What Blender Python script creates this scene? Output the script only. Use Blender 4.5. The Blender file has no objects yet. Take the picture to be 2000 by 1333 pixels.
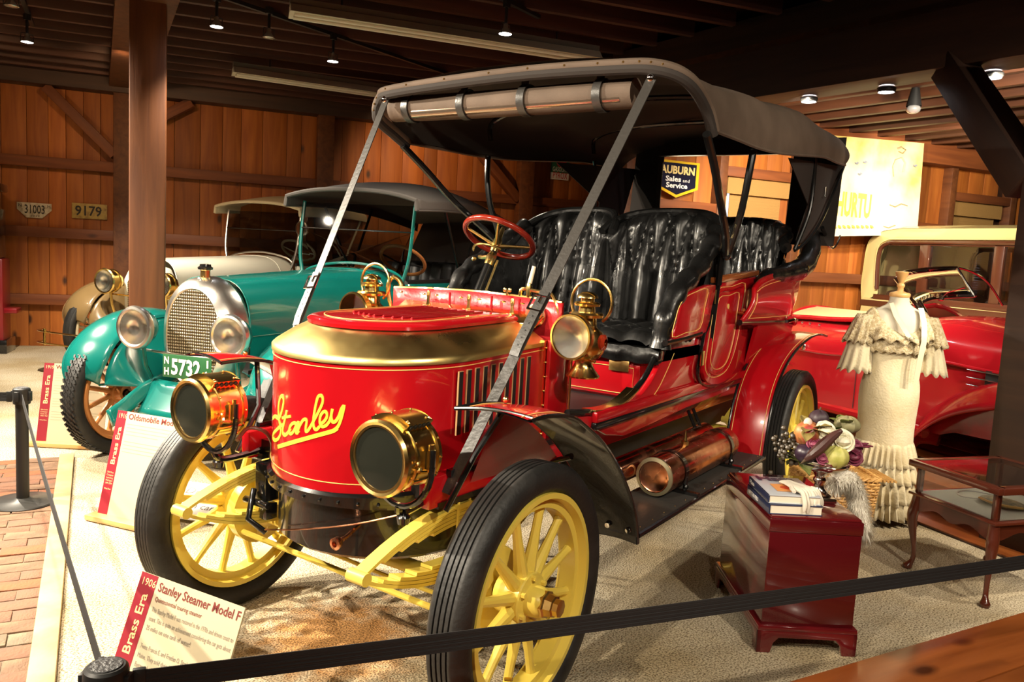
import bpy, bmesh, math, random
import numpy as np
from mathutils import Vector, Matrix
random.seed(7)
C = bpy.context.scene.collection
PI = math.pi
# ------------------------------------------------------------------ camera
CAM = (2.0414, 1.9617, 1.4995); YAW, PITCH, ROLL, FPX = -2.555, 0.1098, 0.055, 1556.5
_d = np.array([math.cos(PITCH)*math.cos(YAW), math.cos(PITCH)*math.sin(YAW), -math.sin(PITCH)])
_r = np.cross(_d, [0, 0, 1]); _r /= np.linalg.norm(_r); _u = np.cross(_r, _d)
R_ = math.cos(ROLL)*_r + math.sin(ROLL)*_u; U_ = -math.sin(ROLL)*_r + math.cos(ROLL)*_u
cd = bpy.data.cameras.new('camera'); co = bpy.data.objects.new('camera', cd); C.objects.link(co)
cd.sensor_width = 36; cd.lens = FPX/2000*36; cd.clip_start = .05; cd.clip_end = 100
co.matrix_world = Matrix(((R_[0], U_[0], -_d[0], CAM[0]), (R_[1], U_[1], -_d[1], CAM[1]), (R_[2], U_[2], -_d[2], CAM[2]), (0, 0, 0, 1)))
bpy.context.scene.camera = co
# ------------------------------------------------------------------ world, exposure
sc = bpy.context.scene
sc.view_settings.view_transform = 'Standard'; sc.view_settings.look = 'None'
sc.view_settings.gamma = 1; sc.view_settings.use_curve_mapping = False
sc.view_settings.exposure = 0.0
wd = bpy.data.worlds.new('world'); sc.world = wd; wd.use_nodes = True
wd.node_tree.nodes['Background'].inputs[0].default_value = (1, .8, .55, 1)
wd.node_tree.nodes['Background'].inputs[1].default_value = .02
# ------------------------------------------------------------------ room lamps (ceiling spots of the museum, plus an added floor fill)
def spot(loc, tgt, power, ang=70, blend=.5, col=(1, .87, .68), rad=.04):
    l = bpy.data.lights.new('spot_light', 'SPOT'); l.energy = power; l.spot_size = math.radians(ang); l.spot_blend = blend
    l.color = col; l.shadow_soft_size = rad
    o = bpy.data.objects.new('spot_light', l); C.objects.link(o); o.location = loc
    o.rotation_euler = (Vector(tgt)-Vector(loc)).to_track_quat('-Z', 'Y').to_euler()
    return o
def area(loc, tgt, power, sx, sy, col=(1, .80, .52)):
    l = bpy.data.lights.new('area_light', 'AREA'); l.energy = power; l.shape = 'RECTANGLE'; l.size = sx; l.size_y = sy; l.color = col
    o = bpy.data.objects.new('area_light', l); C.objects.link(o); o.location = loc
    o.rotation_euler = (Vector(tgt)-Vector(loc)).to_track_quat('-Z', 'Y').to_euler(); return o
K = 2.6
WARM = (1, .83, .60)
spot((1.3, -3.0, 3.15), (-.1, -.4, .4), 560*K, 75, .6)
spot((3.2, -1.0, 3.15), (0, .1, .9), 330*K, 60, .6)
spot((1.2, -4.6, 3.15), (-.6, -2.9, .2), 520*K, 95, .7)
spot((.6, -1.9, 3.1), (-.5, -2.2, 0), 260*K, 110, .8)
spot((-.4, -5.0, 3.1), (-1.6, -3.4, .9), 280*K, 90, .7)
spot((-1.55, -5.72, 3.0), (-2.7, -6.3, .6), 300*K, 85, .7)
spot((-1.96, -3.61, 3.0), (-2.6, -4.4, .9), 80*K, 110, .8)
spot((-2.97, -1.58, 3.0), (-2.9, -1.6, 0), 60*K, 130, .9)
spot((.9, 3.4, 3.1), (-1.3, 1.0, .7), 120*K, 75, .7)
spot((-1.0, 3.6, 3.0), (-3.2, 1.0, .9), 80*K, 80, .7)
spot((-2.6, 3.6, 2.95), (-5.0, 1.4, .8), 210*K, 80, .7)
spot((-4.05, .9, 2.72), (-5.5, .1, 1.2), 130*K, 110, .8)
spot((-4.2, .3, 2.72), (-7.3, -.1, 1.6), 170*K, 90, .8)
spot((-3.8, 1.6, 2.72), (-7.5, .8, 1.7), 170*K, 90, .8)
spot((-2.3, 3.1, 2.9), (-3.5, 1.7, 0), 110*K, 60, .7)  # added fill lamp, brightens the far plank floor
spot((2.9, 3.2, 3.1), (.2, 1.0, .5), 60*K, 80, .7)
spot((3.4, .6, 3.1), (-.6, .2, 1.2), 170*K, 45, .7)
spot((-5.6, -4.9, 3.2), (-8.5, -6.2, 1.4), 35*K, 110, .9, (1, .60, .30))
spot((-2.4, -5.8, 3.2), (-4.8, -8.0, 1.6), 25*K, 120, .9, (1, .60, .30))
spot((-.6, -6.4, 3.2), (-2.6, -8.8, 1.4), 18*K, 120, .9, (1, .60, .30))
spot((-6.4, 1.5, 2.85), (-8.1, .55, 2.3), 65*K, 75, .5)
# ------------------------------------------------------------------ helpers
def _cam_ray(px, py):
    return ((px-1000)*R_ - (py-666.5)*U_)/FPX + _d
def at(px, py, ax, v):
    "point on the axis-aligned plane (axis ax = v) measured on the photograph"
    r = _cam_ray(px, py); t = (v-CAM[ax])/r[ax]; return tuple(np.array(CAM)+t*r)
def on(px, py, P, n):
    r = _cam_ray(px, py); t = np.dot(np.array(P)-CAM, n)/np.dot(r, n); return tuple(np.array(CAM)+t*r)
_mats = {}
def mat(name, col, rough=.5, metal=0., coat=0., bump=None, spec=None, mix=None, trans=0., sheen=0., emit=None, alpha=None, ior=None, rvar=None):
    """bump=(scale,strength[,detail]); mix=(col2,scale,lo,hi,stretch)"""
    if name in _mats: return _mats[name]
    m = bpy.data.materials.new(name); m.use_nodes = True; nt = m.node_tree; b = nt.nodes['Principled BSDF']
    def S(k, v):
        if k in b.inputs: b.inputs[k].default_value = v
    S('Base Color', (*col, 1)); S('Roughness', rough); S('Metallic', metal); S('Coat Weight', coat); S('Coat Roughness', .04)
    if spec is not None: S('Specular IOR Level', spec)
    if ior: S('IOR', ior)
    S('Transmission Weight', trans); S('Sheen Weight', sheen)
    if alpha is not None: S('Alpha', alpha)
    if emit: S('Emission Color', (*emit[0], 1)); S('Emission Strength', emit[1])
    tc = None
    def coord(stretch=(1, 1, 1)):
        t = nt.nodes.new('ShaderNodeTexCoord'); mp = nt.nodes.new('ShaderNodeMapping'); mp.inputs['Scale'].default_value = stretch
        nt.links.new(t.outputs['Object'], mp.inputs[0]); return mp.outputs[0]
    if mix:
        c2, s, lo, hi, st = mix
        n = nt.nodes.new('ShaderNodeTexNoise'); n.inputs['Scale'].default_value = s; n.inputs['Detail'].default_value = 6
        nt.links.new(coord(st), n.inputs['Vector'])
        r = nt.nodes.new('ShaderNodeValToRGB'); r.color_ramp.elements[0].position = lo; r.color_ramp.elements[1].position = hi
        r.color_ramp.elements[0].color = (*col, 1); r.color_ramp.elements[1].color = (*c2, 1)
        nt.links.new(n.outputs['Fac'], r.inputs[0]); nt.links.new(r.outputs[0], b.inputs['Base Color'])
    if rvar:
        s, lo, hi = rvar
        n = nt.nodes.new('ShaderNodeTexNoise'); n.inputs['Scale'].default_value = s; n.inputs['Detail'].default_value = 5
        nt.links.new(coord(), n.inputs['Vector']); mr = nt.nodes.new('ShaderNodeMapRange')
        mr.inputs[1].default_value = .3; mr.inputs[2].default_value = .7; mr.inputs[3].default_value = lo; mr.inputs[4].default_value = hi
        nt.links.new(n.outputs['Fac'], mr.inputs[0]); nt.links.new(mr.outputs[0], b.inputs['Roughness'])
    if bump:
        n = nt.nodes.new('ShaderNodeTexNoise'); n.inputs['Scale'].default_value = bump[0]; n.inputs['Detail'].default_value = bump[2] if len(bump) > 2 else 4
        nt.links.new(coord(bump[3] if len(bump) > 3 else (1, 1, 1)), n.inputs['Vector'])
        bp = nt.nodes.new('ShaderNodeBump'); bp.inputs['Strength'].default_value = bump[1]; bp.inputs['Distance'].default_value = .01
        nt.links.new(n.outputs['Fac'], bp.inputs['Height']); nt.links.new(bp.outputs[0], b.inputs['Normal'])
    _mats[name] = m; return m
class MB:
    "mesh builder: verts, faces and a material slot per face"
    def __init__(s): s.v = []; s.f = []; s.m = []; s.k = 0
    def add(s, vs, fs):
        o = len(s.v); s.v += [tuple(map(float, p)) for p in vs]; s.f += [tuple(i+o for i in f) for f in fs]; s.m += [s.k]*len(fs); return s
    def box(s, c, d, rz=0., M=None):
        x, y, z = d[0]/2, d[1]/2, d[2]/2; cs, sn = math.cos(rz), math.sin(rz); vs = []
        for a in (-1, 1):
            for b in (-1, 1):
                for e in (-1, 1):
                    p = Vector((a*x, b*y, e*z))
                    p = (M @ p) if M else Vector((p.x*cs-p.y*sn, p.x*sn+p.y*cs, p.z))
                    vs.append((c[0]+p.x, c[1]+p.y, c[2]+p.z))
        return s.add(vs, [(0, 1, 3, 2), (4, 6, 7, 5), (0, 4, 5, 1), (2, 3, 7, 6), (0, 2, 6, 4), (1, 5, 7, 3)])
    def beam(s, a, b, w, h, up=(0, 0, 1)):
        a = Vector(a); b = Vector(b); t = (b-a).normalized(); up = Vector(up)
        if abs(t.dot(up)) > .98: up = Vector((1, 0, 0))
        sx = t.cross(up).normalized(); uz = sx.cross(t).normalized(); vs = []
        for p in (a, b):
            for i, j in ((-1, -1), (1, -1), (1, 1), (-1, 1)): vs.append(p+sx*i*w/2+uz*j*h/2)
        return s.add(vs, [(0, 3, 2, 1), (4, 5, 6, 7), (0, 1, 5, 4), (1, 2, 6, 5), (2, 3, 7, 6), (3, 0, 4, 7)])
    def tube(s, pts, r, n=10, closed=False, flat=1., up=None):
        pts = [Vector(p) for p in pts]; N = len(pts); rs = r if hasattr(r, '__len__') else [r]*N; vs = []; fs = []; ref = None
        for i, p in enumerate(pts):
            q0 = pts[i-1] if (i or closed) else p; q1 = pts[(i+1) % N] if (i < N-1 or closed) else p
            t = (q1-q0).normalized()
            if up is not None: a = t.cross(Vector(up)).normalized()
            elif ref is None: a = t.orthogonal().normalized()
            else: a = (ref - t*ref.dot(t)).normalized()
            ref = a; b = t.cross(a)
            for k in range(n):
                th = 2*PI*k/n; vs.append(p+(a*math.cos(th)+b*math.sin(th)*flat)*rs[i])
        for i in range(N if closed else N-1):
            j = (i+1) % N
            for k in range(n):
                l = (k+1) % n; fs.append((i*n+k, i*n+l, j*n+l, j*n+k))
        if not closed: fs += [tuple(range(n))[::-1], tuple((N-1)*n+k for k in range(n))]
        return s.add(vs, fs)
    def strip(s, pts, w, th, up=(0, 0, 1)):
        "flat strap: w across (perpendicular to up and travel), th thick"
        pts = [Vector(p) for p in pts]; vs = []; fs = []
        for i, p in enumerate(pts):
            t = (pts[min(i+1, len(pts)-1)]-pts[max(i-1, 0)]).normalized(); a = t.cross(Vector(up)).normalized(); b = a.cross(t)
            for x, y in ((-1, -1), (1, -1), (1, 1), (-1, 1)): vs.append(p+a*x*w/2+b*y*th/2)
        for i in range(len(pts)-1):
            for k in range(4):
                l = (k+1) % 4; fs.append((i*4+k, i*4+l, i*4+4+l, i*4+4+k))
        fs += [(0, 3, 2, 1), tuple(4*(len(pts)-1)+k for k in range(4))]
        return s.add(vs, fs)
    def lathe(s, prof, o=(0, 0, 0), ax=(0, 0, 1), n=32, closed=False, sq=None):
        "prof: (along, radius)"
        ax = Vector(ax).normalized(); a = Vector((0, 0, 1)) if abs(ax.z) < .9 else Vector((1, 0, 0)); a = (a-ax*a.dot(ax)).normalized(); b = ax.cross(a)
        o = Vector(o); vs = []; fs = []; N = len(prof)
        for t, r in prof:
            for k in range(n):
                th = 2*PI*k/n; vs.append(o+ax*t+(a*math.cos(th)+b*math.sin(th))*max(r, 1e-5))
        for i in range(N if closed else N-1):
            j = (i+1) % N
            for k in range(n):
                l = (k+1) % n; fs.append((i*n+k, i*n+l, j*n+l, j*n+k))
        return s.add(vs, fs)
    def grid(s, F, nu, nv, cu=False, cv=False):
        vs = [F(i/(nu if cu else nu-1), j/(nv if cv else nv-1)) for i in range(nu) for j in range(nv)]; fs = []
        for i in range(nu if cu else nu-1):
            for j in range(nv if cv else nv-1):
                a, b = (i+1) % nu, (j+1) % nv; fs.append((i*nv+j, a*nv+j, a*nv+b, i*nv+b))
        return s.add(vs, fs)
    def prism(s, poly, off):
        "planar polygon (3d points) extruded by vector off"
        n = len(poly); vs = [Vector(p) for p in poly]+[Vector(p)+Vector(off) for p in poly]
        return s.add(vs, [tuple(range(n))[::-1], tuple(range(n, 2*n))]+[(i, (i+1) % n, n+(i+1) % n, n+i) for i in range(n)])
    def ball(s, c, r, n=12, sc=(1, 1, 1)):
        m = max(4, n//2)
        def F(u, v):
            th = 2*PI*u; ph = PI*v; return (c[0]+r*sc[0]*math.sin(ph)*math.cos(th), c[1]+r*sc[1]*math.sin(ph)*math.sin(th), c[2]-r*sc[2]*math.cos(ph))
        return s.grid(F, n, m+1, cu=True)
    def build(s, name, ms, parent=None, smooth=True, bevel=0., ang=35, solid=0., sub=0, weld=True):
        me = bpy.data.meshes.new(name); me.from_pydata(s.v, [], s.f)
        for m in (ms if isinstance(ms, (list, tuple)) else [ms]): me.materials.append(m)
        me.polygons.foreach_set('material_index', s.m)
        bm = bmesh.new(); bm.from_mesh(me)
        if weld: bmesh.ops.remove_doubles(bm, verts=bm.verts, dist=1e-5)
        bmesh.ops.recalc_face_normals(bm, faces=bm.faces)
        if bevel: bmesh.ops.bevel(bm, geom=[e for e in bm.edges if len(e.link_faces) == 2 and e.calc_face_angle(0) > .6], offset=bevel, segments=2, affect='EDGES', profile=.5, clamp_overlap=True)
        bm.to_mesh(me); bm.free()
        if smooth:
            me.polygons.foreach_set('use_smooth', [True]*len(me.polygons)); me.set_sharp_from_angle(angle=math.radians(ang))
        o = bpy.data.objects.new(name, me); C.objects.link(o)
        if parent: o.parent = parent
        if sub:
            k = o.modifiers.new('s', 'SUBSURF'); k.levels = k.render_levels = sub
        if solid:
            k = o.modifiers.new('t', 'SOLIDIFY'); k.thickness = solid; k.offset = 0
        return o
def thing(name, label, cat, loc=(0, 0, 0), rz=0., group=None):
    o = bpy.data.objects.new(name, None); C.objects.link(o); o.location = loc; o.rotation_euler = (0, 0, rz); o.empty_display_size = .05
    o['label'] = label; o['category'] = cat
    if group: o['group'] = group
    return o
def tag(o, label, cat, group=None):
    o['label'] = label; o['category'] = cat
    if group: o['group'] = group
    return o
def struct(o): o['kind'] = 'structure'; return o
def dup(src, name=None, parent=None, M=None):
    o = src.copy(); C.objects.link(o)
    if name: o.name = name
    o.parent = parent if parent else src.parent
    if M is not None: o.matrix_local = M
    return o
def dup_tree(root, loc, rz, label=None):
    r = root.copy(); C.objects.link(r); r.location = loc; r.rotation_euler = (0, 0, rz)
    if label: r['label'] = label
    def rec(a, b):
        for ch in list(a.children):
            c = ch.copy(); C.objects.link(c); c.parent = b; rec(ch, c)
    rec(root, r); return r
def text(s, size, M, m, name='lettering', parent=None, shear=0., align='LEFT', bold=0., ext=.0004, width=None):
    cu = bpy.data.curves.new(name, 'FONT'); cu.body = s; cu.size = size; cu.shear = shear; cu.align_x = align; cu.offset = bold; cu.extrude = ext; cu.resolution_u = 2
    o = bpy.data.objects.new(name, cu); C.objects.link(o)
    bpy.context.view_layer.update()
    dg = bpy.context.evaluated_depsgraph_get(); me = bpy.data.meshes.new_from_object(o.evaluated_get(dg)); bpy.data.objects.remove(o)
    if width and len(me.vertices):
        xs = [v.co.x for v in me.vertices]; k = width/(max(xs)-min(xs))
        for v in me.vertices: v.co.x *= k
    me.materials.clear(); me.materials.append(m); me.transform(M)
    o = bpy.data.objects.new(name, me); C.objects.link(o)
    if parent: o.parent = parent
    return o
def frame(o, x, y):
    "matrix with origin o, x axis and (roughly) y axis"
    x = Vector(x).normalized(); y = Vector(y); z = x.cross(y).normalized(); y = z.cross(x)
    return Matrix(((x.x, y.x, z.x, o[0]), (x.y, y.y, z.y, o[1]), (x.z, y.z, z.z, o[2]), (0, 0, 0, 1)))
def lerp(a, b, t): return tuple(a[i]+(b[i]-a[i])*t for i in range(len(a)))
def smoothpts(pts, n=4, closed=False):
    "Catmull-Rom through the points"
    out = []; N = len(pts); P = [np.array(p, float) for p in pts]
    for i in range(N if closed else N-1):
        p0 = P[i-1] if (i or closed) else P[0]; p1 = P[i]; p2 = P[(i+1) % N]; p3 = P[(i+2) % N] if (i+2 < N or closed) else P[-1]
        for k in range(n):
            t = k/n; out.append(tuple(.5*((2*p1)+(-p0+p2)*t+(2*p0-5*p1+4*p2-p3)*t*t+(-p0+3*p1-3*p2+p3)*t**3)))
    if not closed: out.append(tuple(P[-1]))
    return out
# ------------------------------------------------------------------ materials
BRASS = mat('brass', (.86, .62, .22), .22, 1., bump=(9, .06))
BRASSB = mat('brushed_brass', (.84, .63, .24), .33, 1., bump=(7, .12), rvar=(5, .26, .42))
BRASSD = mat('aged_brass', (.62, .40, .14), .3, 1., bump=(30, .1))
COPPER = mat('copper', (.72, .33, .19), .2, 1., bump=(20, .06), rvar=(12, .12, .35))
CHROME = mat('chrome', (.75, .74, .72), .1, 1.)
STEEL = mat('dull_steel', (.42, .42, .42), .35, 1.)
RED = mat('red_paint', (.43, .004, .009), .25, 0, .8)
REDD = mat('crimson_paint', (.30, .008, .012), .22, 0, .8)
REDL = mat('red_leather', (.42, .012, .018), .38, 0, .2, bump=(60, .15))
YEL = mat('yellow_paint', (.80, .62, .10), .32, 0, .4)
GOLD = mat('gold_stripe', (.85, .55, .16), .4)
LETTER = mat('yellow_lettering', (.95, .68, .06), .4)
BLK = mat('black_paint', (.008, .008, .008), .2, 0, .7)
BLKM = mat('black_matte', (.012, .012, .012), .5)
RUB = mat('tyre_rubber', (.012, .0115, .011), .55, bump=(40, .25), mix=((.030, .028, .026), 6, .5, .75, (1, 1, 1)))
LEA = mat('black_leather', (.006, .006, .006), .26, 0, .2, bump=(20, .35, 5, (1, 1, .7)), rvar=(8, .22, .42))
STRAP = mat('strap_leather', (.035, .032, .029), .38, bump=(60, .15))
CANV = mat('black_canvas', (.085, .056, .037), .8, bump=(300, .15, 2), mix=((.115, .078, .054), 5, .4, .7, (1, 1, 1)))
CANVIN = mat('canvas_lining', (.020, .014, .011), .85)
GLASS = mat('clear_glass', (1, 1, 1), .02, trans=1., ior=1.45)
DGLASS = mat('lamp_glass', (.016, .017, .013), .08, 0, 0, spec=.35)
REFL = mat('lamp_reflector', (.97, .93, .84), .24, 1., bump=(10, .25))
def wood(name, c1, c2, c3=None, rough=.6, axis=2, scale=1., coat=0., knots=True, bumpy=.25):
    m = bpy.data.materials.new(name); m.use_nodes = True; nt = m.node_tree; b = nt.nodes['Principled BSDF']; L = nt.links.new; N = nt.nodes.new
    b.inputs['Roughness'].default_value = rough; b.inputs['Coat Weight'].default_value = coat; b.inputs['Coat Roughness'].default_value = .15
    t = N('ShaderNodeTexCoord'); oi = N('ShaderNodeObjectInfo'); ad = N('ShaderNodeVectorMath'); ad.operation = 'ADD'
    mu = N('ShaderNodeVectorMath'); mu.operation = 'SCALE'; mu.inputs[0].default_value = (7.3, 5.1, 9.7); L(oi.outputs['Random'], mu.inputs['Scale'])
    L(t.outputs['Object'], ad.inputs[0]); L(mu.outputs[0], ad.inputs[1])
    mp = N('ShaderNodeMapping'); sc_ = [14*scale]*3; sc_[axis] = 1.1*scale; mp.inputs['Scale'].default_value = sc_; L(ad.outputs[0], mp.inputs[0])
    n = N('ShaderNodeTexNoise'); n.inputs['Scale'].default_value = 1; n.inputs['Detail'].default_value = 8; n.inputs['Distortion'].default_value = .6; L(mp.outputs[0], n.inputs['Vector'])
    r = N('ShaderNodeValToRGB'); r.color_ramp.elements[0].position = .32; r.color_ramp.elements[1].position = .68
    r.color_ramp.elements[0].color = (*c1, 1); r.color_ramp.elements[1].color = (*c2, 1); L(n.outputs['Fac'], r.inputs[0])
    hs = N('ShaderNodeHueSaturation'); mr = N('ShaderNodeMapRange'); mr.inputs[3].default_value = .72; mr.inputs[4].default_value = 1.25
    L(oi.outputs['Random'], mr.inputs[0]); L(mr.outputs[0], hs.inputs['Value']); L(r.outputs[0], hs.inputs['Color']); out = hs.outputs[0]
    if knots:
        mp2 = N('ShaderNodeMapping'); s2 = [3.2*scale]*3; s2[axis] = 1.5*scale; mp2.inputs['Scale'].default_value = s2; L(ad.outputs[0], mp2.inputs[0])
        v = N('ShaderNodeTexVoronoi'); v.inputs['Scale'].default_value = 1.; L(mp2.outputs[0], v.inputs['Vector'])
        r2 = N('ShaderNodeValToRGB'); r2.color_ramp.elements[0].position = .05; r2.color_ramp.elements[1].position = .13
        r2.color_ramp.elements[0].color = (1, 1, 1, 1); r2.color_ramp.elements[1].color = (0, 0, 0, 1); L(v.outputs['Distance'], r2.inputs[0])
        mx = N('ShaderNodeMixRGB'); mx.inputs[2].default_value = (*(c3 or (c1[0]*.3, c1[1]*.25, c1[2]*.2)), 1); L(r2.outputs[0], mx.inputs[0]); L(out, mx.inputs[1]); out = mx.outputs[0]
    L(out, b.inputs['Base Color'])
    bp = N('ShaderNodeBump'); bp.inputs['Strength'].default_value = bumpy; bp.inputs['Distance'].default_value = .01; L(n.outputs['Fac'], bp.inputs['Height']); L(bp.outputs[0], b.inputs['Normal'])
    return m
PINE = wood('pine_boards', (.27, .070, .009), (.41, .128, .019), (.06, .018, .006))
PINEB = wood('pine_timber', (.125, .032, .008), (.21, .060, .014), axis=0)
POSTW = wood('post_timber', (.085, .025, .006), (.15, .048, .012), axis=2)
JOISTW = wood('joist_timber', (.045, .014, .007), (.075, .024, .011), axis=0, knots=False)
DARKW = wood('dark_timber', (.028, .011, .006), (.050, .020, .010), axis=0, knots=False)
PLANKW = wood('floor_planks', (.20, .050, .010), (.32, .092, .020), axis=0, rough=.32, coat=.3, bumpy=.15)
RAILW = mat('edging_stone', (.36, .25, .12), .7, bump=(20, .3), mix=((.46, .34, .18), 5, .4, .6, (1, 1, 1)))
# ------------------------------------------------------------------ floor of pale coarse sand
def sandmat():
    m = bpy.data.materials.new('sand_floor'); m.use_nodes = True; nt = m.node_tree; b = nt.nodes['Principled BSDF']; L = nt.links.new; N = nt.nodes.new
    b.inputs['Roughness'].default_value = .9; t = N('ShaderNodeTexCoord')
    n = N('ShaderNodeTexNoise'); n.inputs['Scale'].default_value = 130; n.inputs['Detail'].default_value = 3; L(t.outputs['Object'], n.inputs['Vector'])
    v = N('ShaderNodeTexNoise'); v.inputs['Scale'].default_value = 1.6; v.inputs['Detail'].default_value = 5; L(t.outputs['Object'], v.inputs['Vector'])
    r = N('ShaderNodeValToRGB'); r.color_ramp.elements[0].position = .36; r.color_ramp.elements[1].position = .56
    r.color_ramp.elements[0].color = (.20, .15, .085, 1); r.color_ramp.elements[1].color = (.66, .58, .43, 1); L(n.outputs['Fac'], r.inputs[0])
    r2 = N('ShaderNodeValToRGB'); r2.color_ramp.elements[0].position = .35; r2.color_ramp.elements[1].position = .6
    r2.color_ramp.elements[0].color = (.78, .70, .55, 1); r2.color_ramp.elements[1].color = (1, 1, 1, 1); L(v.outputs['Fac'], r2.inputs[0])
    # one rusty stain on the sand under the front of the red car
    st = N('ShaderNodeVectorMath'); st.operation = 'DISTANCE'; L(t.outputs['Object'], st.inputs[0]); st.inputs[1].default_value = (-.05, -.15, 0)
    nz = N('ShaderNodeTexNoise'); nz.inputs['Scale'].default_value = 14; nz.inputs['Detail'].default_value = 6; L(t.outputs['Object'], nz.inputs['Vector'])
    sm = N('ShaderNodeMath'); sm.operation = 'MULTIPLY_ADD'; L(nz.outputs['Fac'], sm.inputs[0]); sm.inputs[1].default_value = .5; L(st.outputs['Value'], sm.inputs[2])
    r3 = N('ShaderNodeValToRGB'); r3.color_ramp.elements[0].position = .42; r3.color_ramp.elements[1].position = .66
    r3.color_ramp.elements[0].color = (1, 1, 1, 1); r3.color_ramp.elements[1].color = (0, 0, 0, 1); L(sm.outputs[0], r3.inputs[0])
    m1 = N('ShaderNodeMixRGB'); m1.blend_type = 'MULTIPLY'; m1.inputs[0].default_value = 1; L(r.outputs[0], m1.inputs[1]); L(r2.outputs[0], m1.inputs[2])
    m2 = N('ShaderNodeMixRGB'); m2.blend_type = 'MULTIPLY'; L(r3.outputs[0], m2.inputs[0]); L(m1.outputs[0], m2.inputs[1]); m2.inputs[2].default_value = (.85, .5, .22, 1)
    L(m2.outputs[0], b.inputs['Base Color'])
    bp = N('ShaderNodeBump'); bp.inputs['Strength'].default_value = .8; bp.inputs['Distance'].default_value = .012; L(n.outputs['Fac'], bp.inputs['Height']); L(bp.outputs[0], b.inputs['Normal'])
    return m
f0 = np.array([-3.089, -8.513, 0.]); WY = math.radians(144); W = np.array([math.cos(WY), math.sin(WY), 0]); NC = np.array([-W[1], W[0], 0])*-1
def RM(s, t, z): return tuple(f0+s*W+t*NC+np.array([0, 0, z]))
m = MB()
WINGJ = wood('wing_joist', (.050, .014, .004), (.085, .026, .007), axis=0, knots=False)
def Fg(u, v):
    x = -1.5+9*(u-.5)*1.0; y = 9*(v-.5); k = .006*(math.sin(x*9+y*3)+math.sin(y*11-x*4)+math.sin(x*23)*math.sin(y*19))
    return (x, y, k-.012)
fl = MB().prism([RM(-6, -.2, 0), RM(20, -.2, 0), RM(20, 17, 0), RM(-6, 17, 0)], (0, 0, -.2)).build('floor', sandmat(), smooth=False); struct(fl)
# brick walk on the left with its pale edging
d1 = Vector((.477, .879, 0)).normalized(); d2 = Vector((d1.y, -d1.x, 0)); bo = Vector((-.58, -3.31, 0))
BRICKS = [mat('brick_%s' % n, c, .85, bump=(60, .5), mix=(c2, 9, .4, .65, (1, 1, 1))) for n, c, c2 in (
    ('orange', (.27, .090, .036), (.20, .075, .038)), ('brown', (.15, .085, .050), (.23, .13, .075)), ('rose', (.21, .095, .055), (.16, .085, .055)), ('grey', (.16, .115, .075), (.22, .16, .10)))]
walk = MB().prism([bo+d2*.02, bo+d2*1.9, bo+d2*1.9+d1*5.4, bo+d2*.02+d1*5.4], (0, 0, .002)).build('brick_walk', mat('joint_sand', (.16, .12, .08), .95, bump=(90, .5)), smooth=False); struct(walk)
bm_ = [MB().box((0, 0, 0), (.200, .097, .03)).build('brick', M_, walk, bevel=.006) for M_ in BRICKS]
first = [True]*4; rz0 = math.atan2(d2.y, d2.x)
for i in range(46):
    for j in range(5):
        c = bo+d1*(.06+i*.103)+d2*(.12+j*.205+(i % 2)*.10-.05)
        k = random.choice([0, 1, 1, 2, 2, 3]); o = bm_[k] if first[k] else dup(bm_[k]); first[k] = False
        o.location = (c.x, c.y, -.009+random.uniform(0, .005)); o.rotation_euler = (random.uniform(-.02, .02), random.uniform(-.02, .02), rz0+random.uniform(-.02, .02))
        if j == 0 and i % 2:
            o = dup(bm_[k]); c = bo+d1*(.06+i*.103)+d2*.022; o.location = (c.x, c.y, -.008); o.rotation_euler = (0, 0, rz0); o.scale = (.46, 1, 1)
ed = MB().beam(bo-d2*.055+Vector((0, 0, .012)), bo-d2*.055+d1*5.4+Vector((0, 0, .012)), .085, .03).build('trim_1', RAILW, bevel=.006); struct(ed)
# ------------------------------------------------------------------ plank floors on the right
def planks(name, o, a, b, L_, n, w, top):
    o = Vector(o); a = Vector(a).normalized(); b = Vector(b).normalized()
    base = MB().prism([o, o+a*L_, o+a*L_+b*n*w, o+b*n*w], (0, 0, top-.008)).build(name, DARKW, smooth=False); struct(base)
    ms = MB().box((0, 0, 0), (L_, w-.006, .02)).build('plank', PLANKW, base, bevel=.003); f = True
    for i in range(n):
        q = ms if f else dup(ms); f = False; c = o+a*L_/2+b*(i+.5)*w
        q.location = (c.x, c.y, top-.01+random.uniform(0, .002)); q.rotation_euler = (0, 0, math.atan2(a.y, a.x))
    return base
na = Vector((-1.29, .67, 0)).normalized(); nb = Vector((.67, 1.29, 0)).normalized()
planks('wood_floor_near', Vector((-.88, 1.36, 0))-na*3.2, na, nb, 7.5, 14, .29, .014)
fa = Vector((.56, .83, 0)).normalized(); fb = Vector((-.83, .56, 0)).normalized()
planks('wood_floor_far', Vector((-3.27, 1.45, 0))-fa*2.4, fa, fb, 5.6, 17, .30, .018)
# ------------------------------------------------------------------ back wall: vertical pine boards, girts, posts, braces
wb = MB().prism([RM(-6, -.06, -.01), RM(20, -.06, -.01), RM(20, -.06, 3.75), RM(-6, -.06, 3.75)], tuple(-.1*NC)).build('wall_back', DARKW, smooth=False); struct(wb)
def board_run(parent, O, a, n_, L_, h, z0=0., seed=1, skip=None):
    rnd = random.Random(seed); ws = [.19, .23, .27, .31]; prot = {}
    O = Vector(O); a = Vector(a); n_ = Vector(n_); s = 0; rz = math.atan2(a.y, a.x)
    while s < L_:
        w = rnd.choice(ws); c = O+a*(s+w/2)+n_*rnd.uniform(-.004, .004); s += w+.004
        if skip and skip(s-w/2): continue
        if w not in prot: o = prot[w] = MB().box((0, 0, h/2), (w, .025, h)).build('board', PINE, parent, bevel=.003)
        else: o = dup(prot[w])
        o.location = (c.x, c.y, z0); o.rotation_euler = (0, 0, rz)
board_run(wb, RM(-2.5, -.02, 0), W, NC, 13.5, 3.6)
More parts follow.
